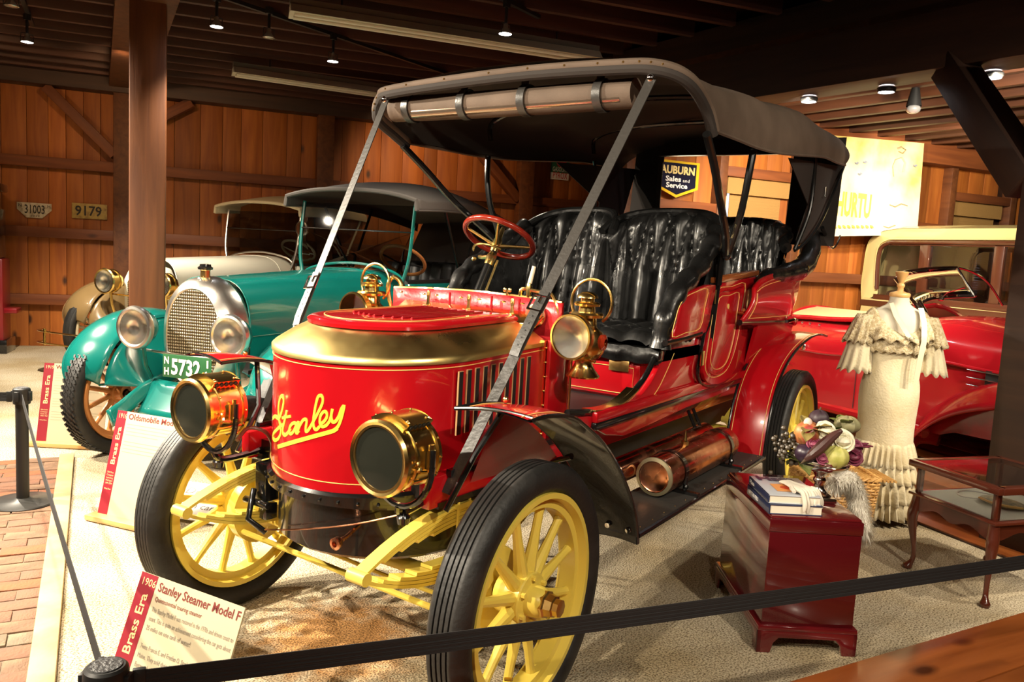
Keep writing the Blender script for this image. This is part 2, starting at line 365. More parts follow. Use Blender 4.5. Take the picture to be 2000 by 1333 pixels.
def timber(name, a, b, w, h, m, parent=None, up=(0, 0, 1)):
    a = Vector(a); b = Vector(b); L_ = (b-a).length; o = MB().box((L_/2, 0, 0), (L_, w, h)).build(name, m, parent, bevel=.006)
    x = (b-a).normalized(); z = (Vector(up)-x*x.dot(Vector(up))).normalized(); y = z.cross(x)
    o.matrix_local = Matrix(((x.x, y.x, z.x, a.x), (x.y, y.y, z.y, a.y), (x.z, y.z, z.z, a.z), (0, 0, 0, 1))); return o
for z in (.60, 1.44, 2.30): timber('girt', RM(-4, .06, z), RM(11, .06, z), .10, .13, PINEB, wb)
timber('top_plate', RM(-4, .14, 3.42), RM(11, .14, 3.42), .28, .42, DARKW, wb)
for s in (.86, 3.35, 6.3): timber('wall_post', RM(s, .12, 0), RM(s, .12, 3.3), .22, .2, POSTW, wb, up=tuple(NC))
for (s0, z0, s1, z1) in ((.76, 2.45, .0, 3.2), (.96, 2.75, 1.65, 3.2), (6.2, 2.3, 5.3, 3.2)): timber('brace', RM(s0, .13, z0), RM(s1, .13, z1), .16, .12, PINEB, wb)
# right wing: nearer wall, low ceiling on a heavy girder
Pr = np.array([-7.3, -.05, 0.]); A2 = math.radians(147); W2 = np.array([math.cos(A2), math.sin(A2), 0]); N2 = np.array([W2[1], -W2[0], 0])
def WR(px, py, off=0.): return on(px, py, Pr+off*N2, N2)
pL = np.array(WR(1195, 400)); pL[2] = 0
def RW(s, t, z): return tuple(pL+s*W2+t*N2+np.array([0, 0, z]))
def sof(px, py): return float(np.dot(np.array(WR(px, py))-pL, W2))
w1a, w1b = sof(1416, 380), sof(1532, 380); zb1 = WR(1475, 352)[2]
w2a, w2b = sof(1856, 420), sof(1945, 420); zb2 = WR(1900, 398)[2]
SH = 2.95
def skipw(s): return (w1a < s < w1b) or (w2a < s < w2b)
wr = MB()
def wq(s0, s1, z0, z1): wr.prism([RW(s0, -.06, z0), RW(s1, -.06, z0), RW(s1, -.06, z1), RW(s0, -.06, z1)], tuple(-.1*N2))
for s0, s1 in ((0, w1a), (w1b, w2a), (w2b, 9)): wq(s0, s1, -.01, 3.7)
for s0, s1, zt in ((w1a, w1b, zb1), (w2a, w2b, zb2)): wq(s0, s1, -.01, 1.25); wq(s0, s1, zt, 3.7)
wr = wr.build('wall_right', DARKW, smooth=False); struct(wr)
board_run(wr, RW(0, -.02, 0), W2, N2, 8.6, SH, seed=5, skip=skipw)
for k, (a, b, zt) in enumerate(((w1a, w1b, zb1), (w2a, w2b, zb2))):
    for z0, h in ((0, 1.25), (zt, SH-zt)):
        o = MB().box((0, 0, h/2), ((b-a)/3-.004, .025, h)).build('board', PINE, wr, bevel=.003)
        for i in range(3):
            q = o if i == 0 else dup(o); c = RW(a+(b-a)*(i+.5)/3, -.02, z0); q.location = c; q.rotation_euler = (0, 0, A2)
rd = np.array([pL[0]-CAM[0]-.25, pL[1]-CAM[1]+.25, 0]); rd /= np.linalg.norm(rd)
wret = MB().prism([RW(0, 0, -.01), RW(0, 0, 3.7), tuple(pL+rd*8+np.array([0, 0, 3.7])), tuple(pL+rd*8+np.array([0, 0, -.01]))], tuple(W2*.1)).build('wall_return', PINE, smooth=False); struct(wret)
zg = WR(1620, 522)[2]
for sa, sb in ((0, w1a-.08), (w1a-.08, w1b+.08), (w1b+.08, w2a-.08), (w2b+.08, 8.6)):
    timber('girt', RW(sa, .05, 1.42), RW(sb, .05, 1.42), .10, .11, PINEB, wr)
    if sb != w1b+.08: timber('girt', RW(sa, .05, WR(1300, 393)[2]-.04), RW(sb, .05, WR(1300, 393)[2]-.04), .10, .10, PINEB, wr)
for a, b, zt in ((w1a, w1b, zb1), (w2a, w2b, zb2)):
    timber('header', RW(a-.1, .05, zt+.05), RW(b+.1, .05, zt+.05), .11, .10, PINEB, wr)
for s in (w1a-.12, w1b+.1, sof(1843, 400), w2b+.14, .12): timber('wall_post', RW(s, .05, 0), RW(s, .05, SH), .10, .13, POSTW, wr, up=tuple(N2))
zp = WR(1890, 335)[2]
timber('top_plate', RW(-.1, .10, zp+.14), RW(8.8, .10, zp+.14), .24, .28, PINEB, wr)
# windows with woven blinds
BLIND = mat('woven_blind', (.34, .19, .055), .7, bump=(90, .6, 2, (1, 1, 4)))
DAY = mat('daylight_pane', (.5, .6, .8), .3, emit=((.75, .85, 1.0), 1.3))
for k, (a, b, zt, zl) in enumerate(((w1a, w1b, zb1, WR(1475, 384)[2]), (w2a, w2b, zb2, WR(1900, 425)[2]))):
    fr = MB(); wdt = .05
    for s0, s1, z0, z1 in ((a, a+wdt, 1.25, zt), (b-wdt, b, 1.25, zt), (a, b, 1.25, 1.25+wdt), (a, b, zt-wdt, zt), ((a+b)/2-.015, (a+b)/2+.015, 1.25, zt)):
        fr.prism([RW(s0, -.1, z0), RW(s1, -.1, z0), RW(s1, -.1, z1), RW(s0, -.1, z1)], tuple(.07*N2))
    w_ = fr.build('window_%d' % (k+1), mat('window_frame', (.55, .38, .2), .5), bevel=.004); struct(w_)
    MB().prism([RW(a, -.09, 1.25), RW(b, -.09, 1.25), RW(b, -.09, zt), RW(a, -.09, zt)], tuple(-.01*N2)).build('pane', DAY, w_, smooth=False)
    bl = thing('woven_blind', ['wide woven blind over the window beside the navy sign', 'woven wooden blind over the window right of the bright poster'][k], 'blind', RW((a+b)/2, .0, zl))
    def loc_(p): return tuple(np.array(p)-np.array(RW((a+b)/2, .0, zl)))
    vz = WR(1475, 384)[2] if k == 0 else WR(1900, 425)[2]
    e = .055 if k == 0 else .04
    MB().prism([loc_(RW(a-.02+e*.0, .03, vz)), loc_(RW(b+.02, .03, vz)), loc_(RW(b+.02, .03, zt+.01)), loc_(RW(a-.02, .03, zt+.01))], tuple(.03*N2)).build('valance', BLIND, bl, smooth=False)
    sl = MB(); nz = 16; zz = 1.3
    while zz < vz+.03:
        sl.prism([loc_(RW(a+e, .0, zz)), loc_(RW(b-e, .0, zz)), loc_(RW(b-e, .0, zz+.0295)), loc_(RW(a+e, .0, zz+.0295))], tuple(.008*N2)); zz += .03
    sl.build('reed', BLIND, bl, smooth=False)['kind'] = 'stuff'
# ------------------------------------------------------------------ other walls (out of view) and ceilings
for nm, a, b in (('wall_left', RM(-5, 0, 0), RM(-5, 16.5, 0)), ('wall_front', RM(-5, 16.5, 0), RM(20, 16.5, 0))):
    d = (Vector(b)-Vector(a)).normalized(); struct(MB().prism([a, b, (b[0], b[1], 3.7), (a[0], a[1], 3.7)], tuple(Vector((d.y, -d.x, 0))*(.1 if nm == 'wall_left' else -.1))).build(nm, PINE, smooth=False))
gA = np.array([-4.25, -.02, 0.]); gd = np.array([.372, .928, 0]); gd /= np.linalg.norm(gd); gn = np.array([-gd[1], gd[0], 0])
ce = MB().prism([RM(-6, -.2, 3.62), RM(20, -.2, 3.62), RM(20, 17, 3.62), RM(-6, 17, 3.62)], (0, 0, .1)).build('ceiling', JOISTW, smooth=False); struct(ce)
def hit(p, d, q, e):  # parameter along p+d*k where it meets line q+e*m
    A = np.array([[d[0], -e[0]], [d[1], -e[1]]]); r = np.linalg.solve(A, np.array([q[0]-p[0], q[1]-p[1]])); return r[0]
t = .5
while t < 16:
    p = np.array(RM(-5, t, 3.48)); k = hit(p, W, gA-gn*.1, gd); k = min(k, 19)
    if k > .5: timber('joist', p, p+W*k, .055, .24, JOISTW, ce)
    t += .42
# right wing lower ceiling boards and joists parallel to the girder
cl = MB(); q0 = gA-gd*4.2; q1 = gA+gd*9
cl.prism([tuple(q0+[0, 0, 3.17]), tuple(q1+[0, 0, 3.17]), tuple(q1+gn*9+[0, 0, 3.17]), tuple(q0+gn*9+[0, 0, 3.17])], (0, 0, .05))
cl = cl.build('ceiling_wing', WINGJ, smooth=False); struct(cl)
for i in range(1, 15):
    p = gA+gn*(.25+i*.40); k0 = hit(p, -gd, pL, W2)
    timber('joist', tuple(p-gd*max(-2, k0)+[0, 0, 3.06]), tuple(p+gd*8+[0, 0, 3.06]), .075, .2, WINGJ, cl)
gk = hit(gA, -gd, pL, W2)
gi = timber('trim_2', tuple(gA-gd*gk+gn*.16+[0, 0, 3.12]), tuple(gA+gd*8+gn*.16+[0, 0, 3.12]), .32, .62, DARKW); struct(gi)
# left girder on its post, right post with brace
pc = Vector((-1.70, -4.11, 0)); gl = Vector((.482, .876, 0))
struct(timber('trim_3', tuple(pc-gl*6+Vector((.02, 0, 3.44))), tuple(pc+gl*9+Vector((.02, 0, 3.44))), .44, .34, POSTW))
def post(name, c, s, h, rz, m, lab):
    o = MB().box((0, 0, h/2), (s, s, h)).build(name, m, bevel=.012); o.location = c; o.rotation_euler = (0, 0, rz); struct(o); return o
post('trim_4', (-1.70, -4.11, 0), .262, 3.28, math.radians(56), POSTW, '')
post('trim_5', (-3.26, 2.01, 0), .34, 2.83, math.radians(60), DARKW, '')
br = timber('trim_6', at(2012, 362, 0, -3.25), at(1858, 128, 2, 2.84), .17, .20, DARKW); struct(br)
# ================================================================== the red brass-era touring car
car = thing('touring_car', 'red open touring car with brass lamps, yellow wheels and dark canvas top, nearest the barrier', 'car')
def tyre_prof(R, ri, hw, groove=True):
    p = [(-hw*.62, ri), (-hw*.93, ri+.022), (-hw, ri+(R-ri)*.5), (-hw*.93, R-.020), (-hw*.74, R-.006)]
    if groove:
        for k in range(-2, 3):
            c = k*hw*.27; p += [(c-hw*.11, R-.001), (c-hw*.03, R), (c+hw*.08, R), (c+hw*.09, R-.007), (c+hw*.14, R-.007)]
        p = p[:-2]
    else:
        for k in range(-3, 4): p.append((k*hw*.2, R-.002*abs(k)))
    return p+[(hw*.74, R-.006), (hw*.93, R-.020), (hw, ri+(R-ri)*.5), (hw*.93, ri+.022), (hw*.62, ri)]
def make_wheel(parent, R, ri, hw, mt, mcap, n=12, sr=(.019, .015), groove=True, hub=.085, cap=True, mb=None, lip=.055, tyre=None):
    w = MB().lathe([(-lip, ri+.004), (-lip, ri-.014), (-lip+.012, ri-.018), (-.028, ri-.022), (-.028, ri-.048), (.028, ri-.048), (.028, ri-.022), (lip-.012, ri-.018), (lip, ri-.014), (lip, ri+.004)], ax=(0, 1, 0), n=72, closed=True).build('wheel', mt, parent)
    MB().lathe(tyre_prof(R, ri, hw, groove), ax=(0, 1, 0), n=96, closed=True).build('tyre', tyre or RUB, w, ang=50)
    f = None
    for k in range(n):
        th = 2*PI*(k+.5)/n; M = Matrix.Rotation(th, 4, 'Y')
        if f is None:
            f = MB().tube([(0, 0, hub*.55), (0, 0, hub*1.05), (0, 0, hub*1.6), (0, 0, (hub+ri)*.5), (0, 0, ri-.07), (0, 0, ri-.045)], [sr[0]*.8, sr[0]*1.25, sr[0]*1.05, sr[1]*1.0, sr[1]*.95, sr[1]*1.15], 10).build('spoke', mt, w)
            f.matrix_local = M
        else: dup(f, M=M)
    h = MB().lathe([(-.075, .03), (-.075, hub*.75), (-.03, hub*.8), (-.026, hub), (.026, hub), (.03, hub*.95), (.032, hub*.62), (.07, hub*.55), (.075, hub*.5), (.09, hub*.45), (.092, 0)], ax=(0, 1, 0), n=32)
    for k in range(6):
        th = 2*PI*k/6; h.lathe([(.024, .009), (.044, .009), (.045, 0)], (math.sin(th)*hub*.82, 0, math.cos(th)*hub*.82), (0, 1, 0), 6)
    h.build('hub', mt, w)
    if cap: MB().lathe([(.075, .042), (.088, .044), (.092, .038), (.115, .034), (.118, .028), (.135, .028), (.137, 0)], ax=(0, 1, 0), n=8).build('hub_cap', mcap, w, ang=20)
    return w
wf = make_wheel(car, .43, .335, .064, YEL, BRASSD)
wf.matrix_local = Matrix.Translation((0, .70, .43)) @ Matrix.Rotation(.02, 4, 'Z')
def copy_wheel(src, M, parent=None):
    o = dup(src, parent=parent or src.parent, M=M)
    for ch in src.children: c = dup(ch, parent=o)
    return o
copy_wheel(wf, Matrix.Translation((0, -.70, .43)) @ Matrix.Rotation(PI+.02, 4, 'Z'))
copy_wheel(wf, Matrix.Translation((-3.15, .70, .43)))
copy_wheel(wf, Matrix.Translation((-3.15, -.70, .43)) @ Matrix.Rotation(PI, 4, 'Z'))
MB().tube([(.16, .752, .245), (.155, .775, .25)], .006, 8).build('tyre_valve', BRASS, car)
# drums, axles, springs, steering
for sx, x in ((1, 0.), (-1, -3.15)):
    for sy in (-1, 1):
        MB().lathe([(0, .03), (0, .13), (-.012, .135), (-.05, .135), (-.055, .08), (-.10, .06), (-.12, .03), (-.12, 0)], (x, sy*.60, .43), (0, sy, 0), 32).build('brake_drum', YEL, car)
        if x == 0: MB().tube([(x, sy*.56, .33), (x, sy*.56, .40), (x, sy*.555, .53)], [.03, .035, .03], 12).build('steering_knuckle', YEL, car)
    MB().tube([(x, -.62, .41), (x, -.4, .405), (x, 0, .405), (x, .4, .405), (x, .62, .41)], .026, 12).build('axle', YEL, car)
MB().tube([(.09, -.58, .36), (.09, 0, .345), (.09, .58, .335)], .011, 8).build('tie_rod', YEL, car)
MB().tube([(-.05, -.5, .33), (-.05, .1, .31), (-.02, .58, .33)], .008, 8).build('tie_rod', YEL, car)
for x0 in (0, -3.15):
    for sy in (-1, 1):
        sp = MB(); sb = MB()
        for sg, zt in ((1, .665), (-1, .435)):
            for k in range(5):
                L_ = .44*(1-.17*k)
                pts = [(x0+.0+L_*i/8, sy*.42, .557+(zt-.557)*(1-(L_*i/8/.46)**2)-sg*k*.0125) for i in range(-8, 9)]
                sp.strip(pts, .048, .0105)
        sp.build('leaf_spring', YEL, car)
        for xe in (x0-.445, x0+.445): MB().tube([(xe, sy*.42-.034, .557), (xe, sy*.42+.034, .557)], .02, 14).build('spring_eye', YEL, car)
        for zc, za, zd in ((.672, .60, .70), (.43, .40, .45)):
            cp = MB(); cp.beam((x0-.035, sy*.42, zc), (x0+.035, sy*.42, zc), .075, .018)
            for a in (-.03, .03):
                for b in (-.032, .032): cp.tube([(x0+a, sy*.42+b, za), (x0+a, sy*.42+b, zd)], .005, 6)
            cp.build('spring_clamp', YEL, car)
for sy in (-1, 1):
    MB().beam((.18, sy*.43, .745), (-3.5, sy*.43, .745), .045, .10).build('chassis_rail', RED, car, bevel=.005)
    MB().beam((.10, sy*.46, .80), (-3.4, sy*.46, .80), .02, .022).build('rail_edging', BLK, car)
    MB().beam((.14, sy*.42, .70), (-.12, sy*.42, .70), .075, .02).build('spring_seat', BLK, car)
MB().beam((.10, -.43, .73), (.10, .43, .73), .05, .06).build('cross_member', BLK, car)
MB().beam((-.3, 0, .58), (-3.3, 0, .58), .55, .22).build('engine_tray', BLKM, car, bevel=.02)
# ------------------------------------------------------------------ hood ("coffin" nose)
XC, HR, XR = -.105, .402, -.53
def outl(inset, z, n=40, r=None, xc=XC, xr=XR, zr=None):
    r = (HR-inset) if r is None else r; pts = []
    for k in range(9): t = k/9; pts.append((xr+(xc-xr)*t, r))
    for k in range(n+1): a = PI/2-PI*k/n; pts.append((xc+r*math.cos(a), r*math.sin(a)))
    for k in range(1, 10): t = k/9; pts.append((xc+(xr-xc)*t, -r))
    zr = z if zr is None else zr
    return [(x, y, z+(zr-z)*max(0, min(1, (XC+HR-x)/(XC+HR-xr)))) for x, y in pts]
def loft(rings, close_top=False):
    m = MB(); n = len(rings[0]); vs = [p for r in rings for p in r]; fs = []
    for i in range(len(rings)-1):
        for k in range(n-1): fs.append((i*n+k, i*n+k+1, i*n+n+k+1, i*n+n+k))
    if close_top: fs.append(tuple((len(rings)-1)*n+k for k in range(n)))
    return m.add(vs, fs)
loft([outl(0, .70, zr=.78), outl(0, .85), outl(0, 1.0), outl(0, 1.13, zr=1.165)]).build('hood', RED, car)
loft([outl(-.006, 1.122, zr=1.158), outl(-.006, 1.140, zr=1.172), outl(.004, 1.150, zr=1.180), outl(.07, 1.190, xc=-.095, zr=1.215), outl(.135, 1.222, xc=-.085, zr=1.238)]).build('hood_cap', BRASSB, car, ang=50)
loft([outl(.128, 1.222, xc=-.085, zr=1.240), outl(.126, 1.234, xc=-.085, zr=1.250), outl(.138, 1.242, xc=-.085, zr=1.258), outl(.165, 1.245, xc=-.085, zr=1.262)], True).build('hood_lid', RED, car, ang=60)
for zz, zr in ((1.108, 1.143), (.735, .80)): MB().tube(outl(-.0012, zz, zr=zr), .0016, 6).build('pinstripe', GOLD, car)
MB().tube([(p[0], p[1], p[2]+.001) for p in outl(.185, 1.246, xc=-.085, zr=1.262)], .0015, 6).build('pinstripe', GOLD, car)
lv = MB().box((0, 0, 0), (.42, .012, .008)).build('lid_louver', REDD, car, bevel=.003)
for k in range(9):
    o = lv if k == 0 else dup(lv); o.matrix_local = Matrix.Translation((-.23-.02*abs(k-4)*.5, -.14+k*.035, 1.258)) @ Matrix.Rotation(.02, 4, 'Y') @ Matrix.Rotation(.5, 4, 'X')
for sy in (1, -1):
    f = None
    for k in range(10):
        if f is None:
            f = MB().box((0, 0, 0), (.023, .004, .21)).build('side_louver', BLKM, car)  # black strip stands in for the dark inside an uncut slot
            g = MB().box((.012, 0, 0), (.0022, .006, .212)).box((0, 0, .106), (.024, .006, .0022)).build('louver_edge', mat('cream_stripe', (.50, .30, .14), .4), f)
            f.location = (-.015, sy*HR, 1.0)
        else:
            q = dup(f); q.location = (-.015-k*.0455, sy*HR, 1.0+k*.002); dup(g, parent=q)
    st = MB().box((-.522, sy*.408, .98), (.035, .012, .40)).box((-.505, sy*.408, .98), (.004, .018, .40))
    for k in range(7): st.ball((-.522, sy*.416, .82+k*.055), .005, 6)
    st.build('brass_corner', BRASS, car)
# lower black pan with riveted lip
loft([outl(-.012, .662), outl(-.014, .695, zr=.77), outl(-.002, .704, zr=.782)]).build('pan_rim', BLK, car)
rv = MB()
for p in outl(-.016, .68)[4:-4:2]: rv.ball(p, .006, 6)
rv.build('rivet', BLK, car)['kind'] = 'stuff'
loft([outl(.05, .475, xr=-.4), outl(.03, .49, xr=-.4), outl(.03, .68, xr=-.4)]).build('lower_pan', BLK, car)
MB().add(outl(.05, .475, xr=-.4), [tuple(range(len(outl(.05, .475))))]).build('pan_floor', BLKM, car)
pp = MB().tube([(.22, .20, .60), (.30, .22, .585), (.33, .225, .583)], [.007, .007, .009], 8).lathe([(0, .009), (.012, .018), (.03, .02), (.032, .01), (.02, .008)], (.325, .225, .583), (1, .1, -.1), 16).build('drain_plug', COPPER, car)
MB().tube(smoothpts([(.27, -.2, .5), (.31, .0, .56), (.25, .2, .61), (.15, .35, .66)]), .003, 6).build('control_cable', COPPER, car)
vb = MB(); vb.box((.15, -.34, .62), (.06, .06, .14)); vb.tube([(.20, -.35, .60), (.24, -.33, .50), (.2, -.28, .45)], .012, 8); vb.tube([(.2, -.40, .55), (.2, -.27, .55)], .014, 8); vb.box((.15, -.33, .51), (.05, .04, .06))
vb.build('valve_block', BLK, car, bevel=.004)
# script lettering painted on the nose
def on_nose(px, py, r=HR+.0015):
    d = _cam_ray(px, py); o = np.array(CAM); ox, oy = o[0]-XC, o[1]
    a = d[0]**2+d[1]**2; b = 2*(ox*d[0]+oy*d[1]); c = ox*ox+oy*oy-r*r; D = b*b-4*a*c
    t = (-b-math.sqrt(max(D, 0)))/(2*a); return tuple(o+t*d)
SC = [  # strokes of the word, half widths in metres
    ([(776, 560), (790, 545), (812, 560), (826, 540), (842, 480), (846, 435), (836, 412), (822, 432), (812, 490), (815, 560), (826, 610), (826, 660), (808, 694), (786, 700), (776, 682), (782, 655), (806, 628), (840, 600)], .0052),
    ([(866, 508), (856, 560), (842, 620), (842, 655), (856, 668), (876, 650), (890, 625)], .0052), ([(836, 556), (892, 545)], .004),
    ([(932, 600), (914, 588), (892, 606), (882, 640), (892, 660), (912, 642), (938, 586), (926, 640), (932, 654), (946, 640)], .0048),
    ([(944, 578), (940, 640), (936, 654), (950, 610), (976, 568), (996, 574), (990, 620), (992, 644), (1008, 634), (1034, 590), (1066, 530), (1098, 462), (1100, 424), (1086, 410), (1068, 424), (1052, 490), (1040, 570), (1044, 618), (1060, 632), (1080, 612)], .0048),
    ([(1080, 600), (1108, 580), (1128, 548), (1124, 520), (1106, 516), (1086, 545), (1082, 585), (1096, 612), (1124, 604), (1146, 574), (1158, 530), (1162, 498)], .0048),
    ([(1164, 498), (1156, 545), (1164, 580), (1184, 578), (1206, 545), (1222, 500), (1240, 478), (1232, 520), (1218, 570), (1200, 612), (1176, 636)], .0052),
    ([(1196, 622), (1170, 640), (1120, 655), (1000, 688), (900, 716), (808, 744)], .0068)]
lt = MB()
for pts, w_ in SC:
    P = smoothpts([(300+x/3.3333, 650+y/3.3333, 0) for x, y in pts], 4)
    Q = [on_nose(p[0], p[1]) for p in P]; nrm = [Vector((q[0]-XC, q[1], 0)).normalized() for q in Q]
    vs = []; fs = []
    for i, q in enumerate(Q):
        t = (Vector(Q[min(i+1, len(Q)-1)])-Vector(Q[max(i-1, 0)])).normalized(); a = nrm[i].cross(t).normalized(); q = Vector(q)
        ww = w_*(.8+.35*abs(a.dot(Vector((0, 0, 1)))) ) if w_ < .006 else w_
        for sgn, o_ in ((-1, -.004), (-1, .0008), (1, .0008), (1, -.004)): vs.append(q+a*sgn*ww+nrm[i]*o_)
    n = len(Q)
    for i in range(n-1):
        for k in range(4): fs.append((i*4+k, i*4+(k+1) % 4, i*4+4+(k+1) % 4, i*4+4+k))
    fs += [(0, 1, 2, 3), tuple((n-1)*4+k for k in (3, 2, 1, 0))]; lt.add(vs, fs)
lt.build('nose_lettering', LETTER, car, smooth=False)
# ------------------------------------------------------------------ dash, with storm apron and brass fittings
dx = -.60
def dashF(u, v):
    y = -.43+.86*u; z = .80+(1.32+.012*math.sin(PI*u)-.80)*v; return (dx-.02*math.sin(PI*u)-.012*math.sin(PI*3*u)**2*v, y, z)
MB().grid(dashF, 25, 9).build('dashboard', REDL, car, solid=.018)
MB().tube([dashF(i/24, 1) for i in range(25)], .009, 8).build('dash_trim', BRASS, car)
for sy in (-1, 1):
    MB().box((-.60, sy*.425, .985), (.15, .018, .39)).build('dash_side', RED, car, bevel=.003)
    MB().tube([(-.675, sy*.44, .79), (-.675, sy*.44, 1.17)], .006, 8).build('dash_side_trim', BRASS, car)
MB().prism([(-.525, -.36, 1.222), (-.525, .36, 1.222), (-.595, .36, 1.262), (-.595, -.36, 1.262)], (0, 0, .012)).build('brass_ledge', BRASS, car, bevel=.002)
for y in (-.215, .0, .215):
    s_ = MB(); o = [(.010, 1.245), (.012, 1.262), (.008, 1.275), (.007, 1.29), (.0095, 1.305), (.0085, 1.316), (.004, 1.322)]
    s_.prism([(dx+.022, y-w, z) for w, z in o]+[(dx+.022, y+w, z) for w, z in o[::-1]], (.005, 0, 0)); s_.ball((dx+.029, y, 1.305), .004, 6); s_.box((dx+.035, y, 1.252), (.03, .026, .02))
    s_.build('brass_strap', BRASS, car, bevel=.001)
for y in (.105, -.11, .24): MB().box((dx+.012, y, 1.285), (.006, .007, .075)).build('apron_seam', REDD, car)
for y in (-.38, -.25, -.18, -.05, .045, .165, .255):
    MB().ball((dx+.014, y, 1.305), .006, 8, (1, 2, .7)).build('snap', BRASS, car)
MB().lathe([(0, .046), (.006, .046), (.008, .04), (.010, .0)], (dx+.012, .318, 1.262), (1, 0, 0), 28).build('oval_plaque', COPPER, car)
MB().lathe([(0, .034), (.001, .0)], (dx+.0228, .318, 1.262), (1, 0, 0), 28).build('plaque_face', mat('plaque_red', (.45, .10, .04), .4, .6), car)
wn = MB()
for sy in (-1, 1): wn.ball((dx, .17+sy*.012, 1.352), .010, 8, (.4, 1, 1))
wn.tube([(dx, .17, 1.33), (dx, .17, 1.352)], .005, 8); wn.build('wing_nut', BRASS, car)
vv = MB().tube([(dx-.02, .26, 1.33), (dx-.02, .26, 1.37), (dx-.02, .26, 1.385)], [.01, .013, .008], 10).tube(smoothpts([(dx-.02, .22, 1.33), (dx-.02, .23, 1.36), (dx-.02, .30, 1.355), (dx-.02, .36, 1.352), (dx-.0, .40, 1.32), (dx, .42, 1.27)]), .008, 8); vv.build('brass_pipe', BRASS, car)
MB().tube([(dx-.02, .262, 1.385), (dx-.03, .272, 1.452)], [.009, .008], 10).build('pale_lever', mat('bone', (.75, .68, .52), .4), car)
# ------------------------------------------------------------------ head lamps
def headlamp(c):
    o = Vector(c)
    b = MB().lathe([(0, .098), (.004, .106), (-.004, .113), (-.016, .113), (-.022, .104), (-.05, .102), (-.052, .106), (-.060, .106), (-.062, .101), (-.145, .099), (-.147, .105), (-.160, .105), (-.163, .098), (-.180, .08), (-.195, .045), (-.198, 0)], o, (1, 0, 0), 48).build('headlamp', BRASS, car, ang=40)
    MB().lathe([(-.006, .099), (-.002, .05), (0, 0)], o, (1, 0, 0), 40).build('lens', DGLASS, b)
    MB().lathe([(-.001, .1), (-.001, .092), (-.012, .09)], o, (1, 0, 0), 40).build('lens_ring', BRASSD, b)
    def hoodF(u, v):
        a = -.62+1.24*v; r = .126-.003*math.cos(a*3); return (o.x-.045-.105*u, o.y+r*math.sin(a), o.z+r*math.cos(a))
    ch = MB().grid(hoodF, 6, 14)
    for x in (-.045, -.15):
        vs = [(o.x+x, o.y+r*math.sin(a), o.z+r*math.cos(a)) for r in (.098, .126) for a in [-.62+1.24*i/13 for i in range(14)]]
        ch.add(vs, [(i, i+1, 15+i, 14+i) for i in range(13)])
    for sg in (-1, 1):
        a = .62*sg; ch.add([(o.x-.045-.105*u, o.y+r*math.sin(a), o.z+r*math.cos(a)) for u in (0, 1) for r in (.098, .128)], [(0, 1, 3, 2)])
    for sx in (-.055, -.075, -.095, -.115, -.135):
        for sg in (-.5, 0, .5): ch.ball((o.x+sx+.003, o.y+.127*math.sin(sg), o.z+.127*math.cos(sg)), .004, 6) if sx in (-.055, -.135) else None
    ch.build('lamp_chimney', BRASS, b, ang=30)
    hl = MB()
    for k in range(5):
        a = .62; hl.lathe([(0, .0075), (.0035, .0075), (.0036, 0)], (o.x-.06-.019*k, o.y+.113*math.sin(a)+.001, o.z+.113*math.cos(a)), (0, math.cos(a), -math.sin(a)), 10)
    hl.build('vent_hole', BLKM, b)
    sd = MB()
    for sg in (1, -1):
        sd.box((o.x-.10, o.y+sg*.103, o.z-.0), (.045, .012, .055)); sd.tube([(o.x-.10, o.y+sg*.112, o.z-.035), (o.x-.10, o.y+sg*.112, o.z+.045)], .009, 10)
        sd.ball((o.x-.055, o.y+sg*.108, o.z-.02), .010, 8); sd.ball((o.x-.045, o.y+sg*.112, o.z+.0), .006, 8); sd.tube([(o.x-.08, o.y+sg*.112, o.z-.03), (o.x-.05, o.y+sg*.112, o.z-.025)], .006, 8)
        sd.tube([(o.x-.03, o.y+sg*.108, o.z-.05), (o.x-.13, o.y+sg*.108, o.z-.05)], .004, 6)
    for k in range(12):
        a = 2*PI*k/12
        for x in (-.056, -.153): sd.ball((o.x+x, o.y+.107*math.sin(a), o.z+.107*math.cos(a)), .004, 6)
    sd.build('lamp_fittings', BRASS, b)['kind'] = 'stuff'
    fk = MB(); 
    pts = [(o.x-.10, o.y+.118*math.cos(a), o.z-.02+.14*math.sin(a)) for a in [0-PI*k/14 for k in range(15)]]
    fk.tube(pts, .010, 8); fk.tube([(o.x-.10, o.y-.118, o.z-.02), (o.x-.10, o.y-.118, o.z+.03)], .009, 8); fk.tube([(o.x-.10, o.y+.118, o.z-.02), (o.x-.10, o.y+.118, o.z+.03)], .009, 8)
    sgn = 1 if o.y > 0 else -1
    fk.tube(smoothpts([(o.x-.10, o.y, o.z-.16), (o.x-.12, o.y-sgn*.01, o.z-.19), (o.x-.2, o.y-sgn*.02, o.z-.19), (.12, sgn*.41, .72)]), .013, 8)
    fk.lathe([(0, .018), (.02, .022), (.035, .012), (.05, .012)], (o.x-.12, o.y, o.z-.22), (0, 0, 1), 12)
    fk.build('lamp_fork', BLK, b)
    return b
headlamp((.405, .440, .899)); headlamp((.405, -.440, .899))
MB().tube(smoothpts([(.30, -.32, .80), (.24, -.34, .83), (.20, -.30, .82), (.14, -.33, .76), (.12, -.36, .70)]), .007, 8).build('gas_hose', mat('brown_hose', (.12, .03, .015), .4), car)
